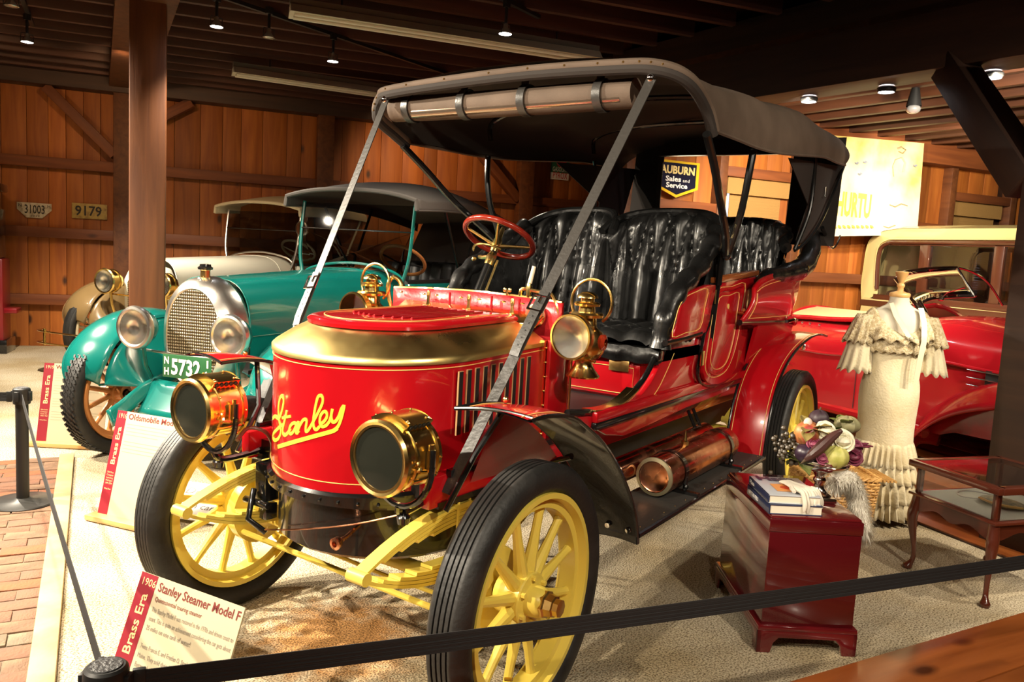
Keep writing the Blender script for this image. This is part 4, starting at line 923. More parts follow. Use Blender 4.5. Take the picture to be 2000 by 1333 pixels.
hk = smoothpts([at(1606, 445, 1, .70), at(1612, 460, 1, .70), at(1615, 476, 1, .70), at(1625, 485, 1, .70), at(1634, 478, 1, .70), at(1641, 460, 1, .70)], 4)
MB().tube(hk, [.014-.009*i/(len(hk)-1) for i in range(len(hk))], 8).build('folded_top_hook', BLK, car)
# leather straps from the top to the frame
for sy in (1, -1):
    p0 = Vector((-.745, sy*.663, 2.165)); p1 = Vector((.12, sy*.47, .74))
    if sy < 0: p1 = Vector((.12, -.47, .74))
    s = MB().strip([p0.lerp(p1, i/6) for i in range(7)], .040, .004, (1, .0, 0)).build('tie_strap', STRAP, car)
    dd = (p1-p0).normalized(); c = p0.lerp(p1, .585); nn = Vector((1, 0, 0)); sd_ = dd.cross(nn).normalized(); nn = sd_.cross(dd).normalized()
    if nn.x < 0: nn = -nn
    MB().strip([c+nn*.008-dd*.05, c+nn*.011+dd*.05, c+nn*.012+dd*.16, c+nn*.006+dd*.20], .036, .004, tuple(nn)).build('strap_tail', STRAP, s)
    q = [c+nn*.013+sd_*a+dd*b for a, b in ((-.030, -.028), (.030, -.028), (.030, .028), (-.030, .028))]
    MB().tube(q, .005, 8, True).tube([q[0], q[1]], .004, 6).tube([c+nn*.016, c+nn*.014-dd*.03], .0035, 6).build('buckle', CHROME, s)
    hl_ = MB()
    for k in range(5): hl_.lathe([(0, .003), (.001, .003), (.0012, 0)], c+nn*(.0145)+dd*(.05+.028*k), nn, 8)
    hl_.build('punch_hole', BLKM, s)
    MB().ball(p0+Vector((.005, 0, .005)), .017, 10).build('strap_mount', CHROME, s)
# ================================================================== two open touring cars standing behind on the left
TEAL = mat('teal_paint', (.004, .20, .175), .22, 0, .8)
TEALD = mat('dark_teal_paint', (.004, .15, .13), .22, 0, .8)
CREAM = mat('cream_paint', (.84, .81, .68), .3, 0, .5)
TAN = mat('tan_paint', (.20, .13, .055), .25, 0, .7)
IVORY = mat('ivory_trim', (.62, .56, .40), .4)
OAK = mat('oak_spoke', (.50, .20, .06), .35, 0, .5)
OAKP = mat('pale_spoke', (.70, .58, .38), .4)
NICK = mat('nickel', (.80, .76, .70), .30, 1., bump=(25, .1))
DARKGL = mat('tinted_glass', (.35, .38, .38), .02, trans=1., ior=1.4)
GREYC = mat('grey_canvas', (.10, .088, .080), .75, bump=(200, .1, 2))
CREAMC = mat('cream_canvas', (.70, .62, .42), .7, bump=(200, .1, 2))
def core_mat():
    m = bpy.data.materials.new('radiator_core'); m.use_nodes = True; nt = m.node_tree; b = nt.nodes['Principled BSDF']; L = nt.links.new
    b.inputs['Metallic'].default_value = .8; b.inputs['Roughness'].default_value = .35
    t = nt.nodes.new('ShaderNodeTexCoord'); w = nt.nodes.new('ShaderNodeTexWave'); w.bands_direction = 'Z'; w.inputs['Scale'].default_value = 16; L(t.outputs['Object'], w.inputs[0])
    w2 = nt.nodes.new('ShaderNodeTexWave'); w2.bands_direction = 'Y'; w2.inputs['Scale'].default_value = 22; L(t.outputs['Object'], w2.inputs[0])
    mm = nt.nodes.new('ShaderNodeMath'); mm.operation = 'MULTIPLY'; L(w.outputs['Fac'], mm.inputs[0]); L(w2.outputs['Fac'], mm.inputs[1])
    r = nt.nodes.new('ShaderNodeValToRGB'); r.color_ramp.elements[0].color = (.10, .065, .03, 1); r.color_ramp.elements[1].color = (.62, .5, .33, 1); r.color_ramp.elements[1].position = .6; L(mm.outputs[0], r.inputs[0]); L(r.outputs[0], b.inputs['Base Color'])
    bp = nt.nodes.new('ShaderNodeBump'); bp.inputs['Distance'].default_value = .004; L(mm.outputs[0], bp.inputs['Height']); L(bp.outputs[0], b.inputs['Normal']); return m
CORE = core_mat()
def vintage(O, h, label, pb, pf, top, frame_m, spoke, lamp, swm, seatm, oval=True, zs=1.0, spot_lamp=False):
    h = math.radians(h); c = thing('touring_car', label, 'car', O, h)
    # wheels
    R, ri, hw = .41, .315, .058
    w = make_wheel(c, R, ri, hw, spoke if not oval else spoke, NICK, 12, (.016, .017), False, .07, True)
    w.matrix_local = Matrix.Translation((0, -.71, R)) @ Matrix.Rotation(PI, 4, 'Z')
    for x, y, r in ((0, .71, 0), (-3.05, .71, 0), (-3.05, -.71, PI)): copy_wheel(w, Matrix.Translation((x, y, R)) @ Matrix.Rotation(r, 4, 'Z'), c)
    if oval:
        tb = MB()
        for k in range(60):
            for i, yy in enumerate((-.040, -.018, .004, .026, .046)):
                a = 2*PI*(k+.5*(i % 2))/60; tb.box((0, 0, 0), (.001, .001, .001)) if 0 else tb.beam((math.sin(a)*(R-.004)-math.cos(a)*.012, yy-.006, math.cos(a)*(R-.004)+math.sin(a)*.012), (math.sin(a)*(R-.004)+math.cos(a)*.012, yy+.006, math.cos(a)*(R-.004)-math.sin(a)*.012), .012, .014, (math.sin(a), 0, math.cos(a)))
        for wh in [q for q in c.children]:
            t_ = tb.build('tread_block', RUB, wh, smooth=False, weld=False); t_['kind'] = 'stuff'
            break
    for x in (0, -3.05): MB().tube([(x, -.62, .40), (x, 0, .38), (x, .62, .40)], .03, 10).build('axle', BLK, c)
    # fenders
    FPv = smoothpts([(.33, .56), (.31, .66), (.22, .79), (.06, .90), (-.14, .965), (-.34, .965), (-.55, .91), (-.75, .78), (-.92, .60), (-1.08, .46), (-1.3, .40)], 4)
    for sy in (-1, 1):
        def F(u, v, off=0.):
            i = int(round(u*(len(FPv)-1))); p = FPv[i]; cr = .05*(1-(2*v-1)**2); nar = .05*max(0, 1-u*7); return (p[0]-.06*abs(2*v-1)**2*max(0, 1-u*4), sy*(.54+nar+(.36-2*nar)*v), p[1]*zs+cr-.05+off-.02*(v > .95))
        f = MB().grid(F, len(FPv), 11).build('front_fender', pf, c, solid=.012)
        MB().tube([F(i/40, 1) for i in range(41)]+[F(i/40, 0) for i in (0,)], .009, 8).build('fender_bead', pf, f)
        def S(u, v):
            i = int(round(u*(len(FPv)-1))); p = FPv[i]; a = (p[0]*.9-.03, sy*.55, p[1]*zs-.05); b = (min(.12, p[0]*.6+.02), sy*.33, .50+.0*u); k = v*v*(3-2*v); return (a[0]+(b[0]-a[0])*k, a[1]+(b[1]-a[1])*v, a[2]+(b[2]-a[2])*k**.6)
        MB().grid(S, len(FPv), 10).build('splash_apron', pf, c, solid=.008)
        ho = smoothpts([(.42, .40), (.30, .45), (.12, .53), (-.2, .60)], 4)
        MB().grid(lambda u, v: (along([(a, 0, b) for a, b in ho], u)[0]+.02, sy*(.36-.05*v), along([(a, 0, b) for a, b in ho], u)[2]-.10*v*(1-.3*u)), 12, 4).build('frame_horn', pf, c, solid=.03)
        MB().beam((-1.25, sy*.72, .40), (-2.5, sy*.72, .40), .3, .03).build('running_board', BLKM, c)
        RPv = smoothpts([(-2.48, .42), (-2.56, .65), (-2.75, .88), (-3.05, .97), (-3.3, .90), (-3.5, .70), (-3.6, .5)], 4)
        MB().grid(lambda u, v: (RPv[int(round(u*(len(RPv)-1)))][0], sy*(.55+.33*v), RPv[int(round(u*(len(RPv)-1)))][1]+.03*(1-(2*v-1)**2)), len(RPv), 7).build('rear_fender', pf, c, solid=.01)
    MB().grid(lambda u, v: (.30-.0*u-.18*v-.05*abs(2*u-1)**2, -.33+.66*u, .36+.19*v), 13, 6).build('front_apron', pf, c, solid=.012)
    # radiator
    if oval:
        def el(x, a, b, zc, n=2.2, N=56): return [(x, a*math.copysign(abs(math.sin(t))**(2/n), math.sin(t)), zc+b*math.copysign(abs(math.cos(t))**(2/n), math.cos(t))) for t in [2*PI*k/N for k in range(N)]]
        rings = [el(.110, .195, .300, .855), el(.118, .205, .312, .855), el(.112, .212, .320, .855), el(.085, .25, .345, .865), el(.03, .285, .365, .870), el(-.04, .305, .372, .872), el(-.06, .305, .372, .872)]
        N = len(rings[0]); vs = [p for r in rings for p in r]; fs = [(i*N+k, i*N+(k+1) % N, i*N+N+(k+1) % N, i*N+N+k) for i in range(len(rings)-1) for k in range(N)]
        rd_ = MB().add(vs, fs).build('radiator_shell', NICK, c, ang=60)
        MB().add(el(.112, .20, .305, .855), [tuple(range(N))]).build('radiator_core', CORE, rd_, smooth=False)
        MB().ball((.055, 0, 1.215), .022, 10, (.6, .8, 1.2)).build('radiator_badge', NICK, rd_)
        zt = 1.225
    else:
        q = [(-.29, .5), (.29, .5), (.30, 1.0), (.22, 1.14), (0, 1.19), (-.22, 1.14), (-.30, 1.0)]
        rd_ = MB().prism([(.05, a, b) for a, b in q], (-.12, 0, 0)).build('radiator_shell', pb, c, bevel=.02)
        MB().prism([(.056, a*.8, .82+(b-.82)*.82) for a, b in q], (.004, 0, 0)).build('radiator_core', CORE, rd_); zt = 1.18
    cpz = MB().lathe([(zt-.02, .03), (zt+.055, .03), (zt+.06, .034)], (.0, 0, 0), (0, 0, 1), 20).build('filler_neck', BRASSD, rd_)
    MB().lathe([(zt+.06, .0), (zt+.062, .045), (zt+.075, .048), (zt+.082, .036), (zt+.095, .034), (zt+.098, 0)], (.0, 0, 0), (0, 0, 1), 24).build('filler_cap', BLK, rd_)
    # hood and cowl
    def sect(x, t):  # t 0..1 right side over the top to left side
        k = (-.05-x)/1.95; k = max(0, min(1, k)); hwid = (.305+.16*k**1.2); zt_ = 1.235+.065*k; zb = .66; a = PI*(t-.5); e = .62
        y = hwid*math.copysign(abs(math.sin(a))**e, math.sin(a)); z = .86+(zt_-.86)*abs(math.cos(a))**.75
        return (x, y, z)
    xs = [-.06-.085*i for i in range(24)]
    m = MB(); nT = 41; pts = []
    for x in xs:
        row = [sect(x, t/(nT-1)) for t in range(nT)]; pts += [(row[0][0], row[0][1], .66)]+row+[(row[-1][0], row[-1][1], .66)]
    n2 = nT+2; m.add(pts, [(i*n2+k, i*n2+k+1, i*n2+n2+k+1, i*n2+n2+k) for i in range(len(xs)-1) for k in range(n2-1)])
    hd = m.build('hood', pb, c, ang=60)
    for sy in (-1, 1):
        MB().tube([(x, sy*(abs(sect(x, 0)[1])+.002), .87) for x in xs[:21]], .004, 6).build('hood_seam', pf if oval else pb, hd)
        lb = None
        for k in range(11):
            x = -.55-.085*k; y = abs(sect(x, 0)[1])
            if lb is None: lb = MB().box((0, 0, 0), (.03, .02, .10)).build('hood_louver', pb, hd, bevel=.008); q = lb
            else: q = dup(lb)
            q.location = (x, sy*(y+.004), .765)
    for x in (-.06, -1.76): MB().tube([tuple(np.array(sect(x, t/20))*np.array([1, 1.004, 1])) for t in range(21)], .005, 6).build('hood_band', pf if oval else pb, hd)
    # tub
    zb = 1.20
    def tub(u, v):
        x = -1.95-2.1*u; w_ = .50+.08*math.sin(PI*min(1, u*1.2)); return (x, w_, .62+(zb-.62)*v)
    for sy in (-1, 1):
        t_ = MB().grid(lambda u, v: (tub(u, v)[0], sy*(tub(u, v)[1]+.02*math.sin(PI*v)), tub(u, v)[2]), 20, 6).build('body_side', pb, c, solid=.03)
        MB().tube([(tub(i/20, 1)[0], sy*tub(i/20, 1)[1], zb) for i in range(21)], .022, 8).build('body_rail', seatm, t_)
    MB().grid(lambda u, v: (-4.05-.08*math.sin(PI*u), -.56+1.12*u, .62+.62*v), 12, 5).build('body_rear', pb, c, solid=.03)
    MB().box((-3.0, 0, .63), (2.1, 1.0, .04)).build('body_floor', BLKM, c)
    for x in (-2.75, -3.7):
        s = MB().box((x, 0, .93), (.5, .98, .18)).build('seat', seatm, c, bevel=.03)
        f = MB()
        f.grid(lambda u, v: (x-.30+.03*abs(math.cos(PI*u*9))**.5-.08*v, -.5+1.0*u, .95+.40*v), 64, 8); f.build('seat_back', seatm, s, solid=.04)
    # windscreen
    wx = -1.92; zt2, zb2 = 1.86, 1.285
    for sy in (-1, 1): MB().tube(smoothpts([(wx+.04, sy*.46, 1.12), (wx+.02, sy*.50, 1.25), (wx-.0, sy*.535, 1.45), (wx-.06, sy*.54, zt2)], 4), .016, 8).build('windscreen_post', frame_m, c)
    bar = smoothpts([(wx+.02, -.49, 1.22), (wx+.02, -.40, 1.28), (wx+.02, -.2, 1.325), (wx+.02, 0, 1.34), (wx+.02, .2, 1.325), (wx+.02, .40, 1.28), (wx+.02, .49, 1.22)], 4)
    MB().tube(bar, .012, 8).build('windscreen_base', frame_m, c)
    gp = [(wx+.01, p[1], p[2]+.01) for p in bar]+[(wx-.015, .53, 1.62), (wx-.015, -.53, 1.62)]
    g = MB().prism(gp, (-.004, 0, 0)).build('glass', DARKGL, c, smooth=False)
    MB().prism([(wx-.016, -.53, 1.63), (wx-.016, .53, 1.63), (wx-.055, .535, zt2-.01), (wx-.055, -.535, zt2-.01)], (-.004, 0, 0)).build('glass', DARKGL, c, smooth=False)
    MB().tube([(wx-.015, -.535, 1.625), (wx-.015, .535, 1.625)], .006, 8).build('glass_rail', BLK, c)
    # top
    zf = zt2+.03
    def roof(u, v):
        x = wx+.10-2.75*u; s = 2*v-1; w_ = .62+.06*math.sin(PI*u); a = abs(s); zed = zf+.06*math.sin(PI*min(1, u*1.0))+.0*u-.10*u*u
        if a > .8: k = (a-.8)/.2; return (x, math.copysign(w_+.01*k, s), zed-.085*k)
        k = a/.8; return (x, math.copysign(w_*k, s), zed+(.03+.14*math.sin(PI*min(1, u*1.15+.06))**.7)*(1-k**2.6))
    rf = MB().grid(roof, 34, 41).build('canvas_top', top, c, solid=.012, ang=60)
    MB().tube([roof(0, v/30) for v in range(31)], .020, 8).build('top_front_edge', top, rf)
    for sy in (0, 1): MB().tube([roof(i/20, sy) for i in range(21)], .010, 8).build('top_hem', top, rf)
    for sy in (-1, 1):
        MB().tube([(-2.95, sy*.60, 1.22), (-2.45, sy*.62, 1.84)], .014, 8).build('top_iron', top if not oval else BLK, c)
        MB().tube([(-2.95, sy*.60, 1.22), (-3.4, sy*.62, 1.88)], .014, 8).build('top_iron', top if not oval else BLK, c)
        MB().tube([(-3.9, sy*.60, 1.24), (-4.5, sy*.62, 1.78)], .014, 8).build('top_iron', BLK, c)
    MB().grid(lambda u, v: (-4.1-.55*v, -.58+1.16*u, 1.24+.58*v), 6, 5).build('rear_curtain', top, c, solid=.01)
    # steering wheel
    s0 = Vector((-2.28, .30, 1.38)); ax = Vector((-.62, 0, .78)).normalized(); a_ = Vector((0, 1, 0)); b_ = ax.cross(a_)
    k = MB().tube([s0+(a_*math.cos(t)+b_*math.sin(t))*.205 for t in [2*PI*i/32 for i in range(32)]], .016, 10, True).build('steering_wheel', swm, c)
    sp = MB()
    for i in range(4): t = PI/2*i+.4; sp.tube([s0-ax*.04, s0+(a_*math.cos(t)+b_*math.sin(t))*.2], .008, 6)
    sp.tube([s0, s0-ax*.6], .018, 8); sp.build('steering_column', BLK if oval else pb, k)
    # head lamps
    for sy in (-1, 1):
        o = Vector((.25, sy*.355+(.02 if oval else 0), .90 if oval else .98))
        if lamp == 'bowl':
            b = MB().lathe([(-.02, .128), (-.03, .125), (-.08, .112), (-.13, .08), (-.155, .04), (-.16, 0)], o, (1, 0, 0), 36).build('headlamp', pf, c)
            MB().lathe([(.004, .108), (.012, .118), (.008, .132), (-.012, .140), (-.024, .138), (-.028, .125)], o, (1, 0, 0), 40).build('lamp_rim', NICK, b)
        else:
            b = MB().lathe([(.006, .112), (.012, .125), (.0, .135), (-.015, .132), (-.02, .12), (-.09, .118), (-.092, .126), (-.104, .126), (-.106, .112), (-.15, .10), (-.18, .05), (-.185, 0)], o, (1, 0, 0), 40).build('headlamp', BRASS, c)
        MB().lathe([(.002, .112), (-.03, .085), (-.055, .04), (-.06, 0)], o, (1, 0, 0), 36).build('reflector', REFL, b)
        MB().lathe([(.003, .113), (.010, .07), (.013, 0)], o, (1, 0, 0), 36).build('lens', GLASS, b)
        MB().tube([(o.x-.08, o.y, o.z-.11), (o.x-.10, o.y, o.z-.25), (o.x-.16, sy*.34, .56)], .014, 8).build('lamp_stem', pf if oval else BRASS, b)
    MB().tube([(.12, -.39, .745 if oval else .84), (.14, 0, .735 if oval else .83), (.12, .39, .745 if oval else .84)], .009, 8).build('lamp_tie_bar', NICK if oval else BRASS, c)
    return c
t1 = vintage((-1.135, -2.548, 0), 16, 'teal open touring car with oval polished radiator and grey canvas top', TEAL, TEALD, GREYC, TEALD, OAK, 'bowl', OAK, BLKM)
# green number plate under the teal car's radiator
GRN = mat('plate_green', (.02, .10, .035), .4); WHT = mat('plate_white', (.80, .78, .70), .5)
pl = MB().box((.305, .12, .695), (.006, .36, .145)).build('number_plate', GRN, t1, bevel=.003)
FY = lambda y, z, s=.0: frame((.310, y, z), (0, 1, 0), (0, 0, 1))
text('5732', .135, FY(.005, .647), WHT, 'plate_digits', pl, bold=.004, width=.215)
for s, y, z, w_ in (('N', -.048, .707, .035), ('H', -.048, .640, .035), ('1', .255, .707, .012), ('6', .245, .640, .03)): text(s, .062, FY(y, z), WHT, 'plate_letters', pl, bold=.002, width=w_)
t2 = vintage((-2.83, -5.90, 0), 16, 'cream touring car with tan fenders and brass headlamps by the pine wall', CREAM, TAN, CREAMC, NICK, OAKP, 'drum', IVORY, BLKM, oval=False, zs=1.0)
sl = MB().lathe([(.006, .085), (.0, .095), (-.02, .09), (-.07, .06), (-.09, 0)], (-1.86, .62, 1.66), (1, -.2, 0), 30).build('spot_lamp', NICK, t2)
MB().lathe([(0, .085), (.008, .05), (.01, 0)], (-1.86, .62, 1.66), (1, -.2, 0), 30).build('spot_lens', REFL, sl)
MB().tube([(-1.93, .54, 1.45), (-1.9, .6, 1.52), (-1.88, .62, 1.6)], .014, 8).build('lamp_arm', IVORY, sl)
bu = MB()
for z in (.32, .44):
    pts = smoothpts([(.42, -.98, z), (.56, -.88, z), (.62, -.4, z), (.62, 0, z), (.62, .4, z), (.56, .72, z), (.42, .80, z)], 5); bu.tube(pts, .022, 8, flat=.4, up=(0, 0, 1))
bu.tube([(.58, -.80, .30), (.58, -.80, .47)], .012, 8); bu.tube([(.58, .66, .30), (.58, .66, .47)], .012, 8)
for sy in (-1, 1): bu.tube([(.3, sy*.34, .40), (.58, sy*.34, .38)], .016, 8)
bu.build('bumper', BRASS, t2)
# ================================================================== red roadster and cream sedan on the right
A3 = np.array([.56, .83, 0]); A3 /= np.linalg.norm(A3); N3 = np.array([A3[1], -A3[0], 0]); P3 = np.array([-4.9, 1.0, 0])
RW2 = MB  # alias not used
def RC(s, d, z): return tuple(P3+A3*s-N3*d+np.array([0, 0, z]))   # s along the car (front +), d away from the camera side
PR = mat('roadster_red', (.33, .006, .012), .2, 0, .9)
LCR = mat('cream_leather', (.62, .48, .24), .5)
rh = math.atan2(A3[1], A3[0])
rd = thing('roadster', 'low red roadster with raked chrome windscreen and hood vents behind the dress', 'car', tuple(P3-N3*.80), rh)
# local frame: x forward along A3, y to the left (away from the camera side), z up; near side is y=-.85
def nl(px, py, y=-.80): q = np.array(on(px, py, P3+N3*(-(y+.80)), N3)); d = q-(P3-N3*.80); return (float(d@A3), y, float(q[2]))
# body: cross-sections from tail to nose
secs = [(-3.3, .12, .52, .34), (-3.1, .30, .62, .32), (-2.7, .48, .78, .32), (-2.2, .60, .93, .30), (-1.7, .68, 1.02, .28), (-1.2, .72, 1.06, .28), (-.7, .73, 1.07, .28), (-.3, .70, 1.12, .28), (.1, .64, 1.20, .30), (.5, .56, 1.17, .34), (1.0, .46, 1.13, .36), (1.5, .34, 1.08, .40), (1.8, .26, 1.02, .44)]
def sc_at(u):
    f = u*(len(secs)-1); i = min(int(f), len(secs)-2); t = f-i; t_ = t; return [secs[i][k]+(secs[i+1][k]-secs[i][k])*t_ for k in range(4)]
SM = smoothpts([(a, b, c) for a, b, c, d in secs], 4); SM = [(*p, d) for p, d in zip(SM, [secs[min(i//4, len(secs)-1)][3] for i in range(len(SM))])]
def bodyF(u, v):
    x, hw_, zt, zb = SM[int(round(u*(len(SM)-1)))]; a = PI*(v-.5)
    if v < .2: k = v/.2; return (x, -hw_-.10+.06*k*0, zb+(zt*.72-zb)*k)
    if v > .8: k = (v-.8)/.2; return (x, hw_+.10, zt*.72-(zt*.72-zb)*k)
    a = PI*((v-.2)/.6-.5); return (x, (hw_+.10)*math.copysign(abs(math.sin(a))**.8, math.sin(a)), zt*.72+(zt*.28)*math.cos(a)**.75)
bd = MB().grid(bodyF, len(SM), 41).build('body', PR, rd, ang=60)
def b_side(x):  # near-side half width at x
    xs = [p[0] for p in SM]; i = min(range(len(xs)), key=lambda k: abs(xs[k]-x)); return SM[i][1]+.10, SM[i][2]
mo = MB(); mo.tube([(x, -b_side(x)[0]-.006, b_side(x)[1]*.72+.005) for x in [-2.6+.1*i for i in range(42)]], .014, 8); mo.build('belt_molding', PR, rd)
for k in range(4):
    x0, z = .55, .95-.055*k; h_, _ = b_side(.8)
    MB().tube([(x0+.005*k, -b_side(x0)[0]-.012, z-.12), (x0+.5, -b_side(x0+.5)[0]-.012, z-.135)], [.004, .012], 8, flat=.7).build('vent_spear', CHROME, rd)
MB().prism([(.68, -b_side(.68)[0]-.001, .84), (.98, -b_side(.98)[0]-.001, .83), (.98, -b_side(.98)[0]-.001, .65), (.68, -b_side(.68)[0]-.001, .66)], (0, -.004, 0)).build('vent_recess', BLKM, rd)
for x in (.45, -.35):
    MB().tube([(x, -b_side(x)[0]-.002, .36), (x, -b_side(x)[0]-.002, .8)]+[(x+.02*i, bodyF(min(1, max(0, (x+3.3)/5.1)), .2)[1]*0-b_side(x)[0]*(1-.10*i*i/9)-.002*(i < 3), .86+.055*i) for i in range(1, 4)], .003, 6).build('panel_gap', BLKM, rd)
for z in (.90, .56): MB().box((-.95, -b_side(-.95)[0]-.012, z-.10), (.05, .03, .055)).build('hinge', CHROME, rd, bevel=.01)
hd_ = MB().tube([(-1.25, -b_side(-1.2)[0]-.03, .62), (-1.10, -b_side(-1.1)[0]-.03, .62)], .010, 8).build('door_handle', CHROME, rd)
for x in (-1.2, -1.1, -.98): MB().ball((x, -.66, 1.0), .012, 8).build('snap', CHROME, rd)
# cockpit opening with cream leather rim
cp = smoothpts([(-1.55, -.50, 1.02), (-1.2, -.56, 1.03), (-.8, -.56, 1.05), (-.45, -.50, 1.10), (-.35, 0, 1.23), (-.45, .50, 1.10), (-.8, .56, 1.05), (-1.2, .56, 1.03), (-1.55, .50, 1.02), (-1.75, 0, 1.10)], 4, True)
MB().prism([(p[0], p[1], p[2]+.004) for p in cp], (0, 0, .022)).build('tonneau_cover', LCR, rd)
MB().tube([(p[0], p[1], p[2]+.02) for p in cp], .022, 8, True).build('cockpit_rim', PR, rd)
# raked V windscreen
wz = 1.53
c0 = nl(1797, 607, -.55); c1 = nl(1750, 538, -.55); t1_ = nl(1875, 524, 0); b1_ = nl(1912, 588, 0); r1_ = nl(1953, 597, .45)
L0 = [c0, c1]; fr_ = MB()
ed_ = smoothpts([nl(1749, 545, -.55), nl(1762, 533, -.50), nl(1800, 526, -.34), nl(1840, 523, -.16), nl(1869, 523, 0)], 5)
ed2 = smoothpts([nl(1869, 523, 0), nl(1900, 532, .14), nl(1930, 553, .30), nl(1958, 597, .45)], 5)
lo_ = smoothpts([nl(1797, 607, -.55), nl(1790, 600, -.50), nl(1812, 587, -.34), nl(1850, 582, -.16), nl(1905, 580, 0)], 5)
ws = MB().tube(ed_, .012, 8).tube(ed2, .010, 8).tube([ed_[0], c0], .016, 8, flat=1.6).tube([ed_[-1], lo_[-1]], .012, 8).tube(lo_[2:], .008, 8).build('windscreen_frame', CHROME, rd)
MB().grid(lambda u, v: lerp(lo_[int(round(u*(len(lo_)-1)))], ed_[int(round(u*(len(ed_)-1)))], v), len(ed_), 4).build('glass', GLASS, ws, solid=.004)
MB().prism([(c0[0]-.05, c0[1]-.01, c0[2]-.01), (c0[0]+.07, c0[1]-.01, c0[2]-.015), (c0[0]-.02, c0[1]-.01, c0[2]+.09)], (0, .03, 0)).build('windscreen_foot', CHROME, ws, bevel=.005)
MB().tube([nl(1838, 583, -.2), nl(1850, 572, -.18), nl(1885, 562, -.15)], .006, 6).ball(nl(1838, 585, -.2), .03, 10, (1, 1, .6)).build('wiper', CHROME, ws)
# fenders, rocker, wheels
for sy in (-1, 1):
    fpp = smoothpts([(.26, .17), (.31, .40), (.45, .55), (.62, .66), (.85, .75), (1.2, .84), (1.6, .86), (2.0, .76), (2.3, .5)], 4)
    MB().grid(lambda u, v: (fpp[int(round(u*(len(fpp)-1)))][0]+.0, sy*(.52+.36*v), fpp[int(round(u*(len(fpp)-1)))][1]*1.0-.22*max(0, v-.55)**1.5*2.5+.03*math.sin(PI*v)), len(fpp), 12).build('front_fender', PR, rd, solid=.012)
    MB().tube([(-2.2, sy*.78, .33), (-.6, sy*.80, .31), (.35, sy*.78, .31)], .045, 10).build('rocker', PR, rd)
    rpp = smoothpts([(-1.75, .30), (-1.85, .5), (-2.1, .72), (-2.45, .80), (-2.8, .70), (-3.1, .45), (-3.2, .3)], 4)
    MB().grid(lambda u, v: (rpp[int(round(u*(len(rpp)-1)))][0], sy*(.54+.28*v), rpp[int(round(u*(len(rpp)-1)))][1]+.02-.12*max(0, v-.6)*2), len(rpp), 8).build('rear_fender', PR, rd, solid=.012)
    for x in (1.55, -2.4):
        wh = MB().lathe(tyre_prof(.36, .23, .07, False), (x, sy*.74, .36), (0, 1, 0), 48, True).build('tyre', RUB, rd)
        MB().lathe([(-.05*sy, .235), (.03*sy, .23), (.05*sy, .2), (.03*sy, .17), (.06*sy, .06), (.06*sy, 0)], (x, sy*.74, .36), (0, 1, 0), 32).build('wheel_disc', PR, wh)
# sedan: cream upper body with brown window frames
SD = P3-N3*1.74; sdn = thing('sedan', 'cream closed sedan with dark brown window surrounds behind the red roadster', 'car', tuple(SD-N3*.72), rh)
def sl_(px, py, y=-.72): q = np.array(on(px, py, SD+N3*(-(y+.72)), N3)); d = q-(SD-N3*.72); return (float(d@A3), y, float(q[2]))
YC = mat('sedan_cream', (.60, .50, .22), .3, 0, .6); BR = mat('sedan_brown', (.075, .022, .010), .3, 0, .6); UPH = mat('sedan_upholstery', (.06, .035, .02), .8)
xr0 = sl_(1685, 560)[0]; z_r = sl_(1730, 448)[2]; zbelt = sl_(1715, 575)[2]
outer = smoothpts([sl_(1682, 605), sl_(1680, 560), sl_(1685, 520), sl_(1692, 480), sl_(1703, 462), sl_(1725, 451), sl_(1760, 446)], 3); xE = xr0+2.6
up = MB()
W0 = [sl_(1711, 565), sl_(1712, 530), sl_(1715, 500), sl_(1722, 482), sl_(1740, 473), sl_(1975, 484)]
zw1 = sl_(1740, 473)[2]; zw0 = zbelt
def sedan_side(sy, name):
    # pillars and rails leaving real window openings
    y = sy*.70; m = MB()
    xa_, xb_ = sl_(1718, 520)[0], sl_(1825, 480)[0]
    rail = [(p[0], y, p[2]) for p in outer]+[(xE, y, z_r-.0), (xE, y, zw1), (W0[4][0]+.02, y, zw1)]+[(p[0]-.0, y, p[2]) for p in W0[3::-1]]+[(W0[0][0], y, zw0), (outer[0][0], y, zw0-.1)]
    m.prism([(p[0], y, p[2]) for p in rail], (0, -sy*.03, 0)); return m.build(name, YC, sdn, bevel=.006)
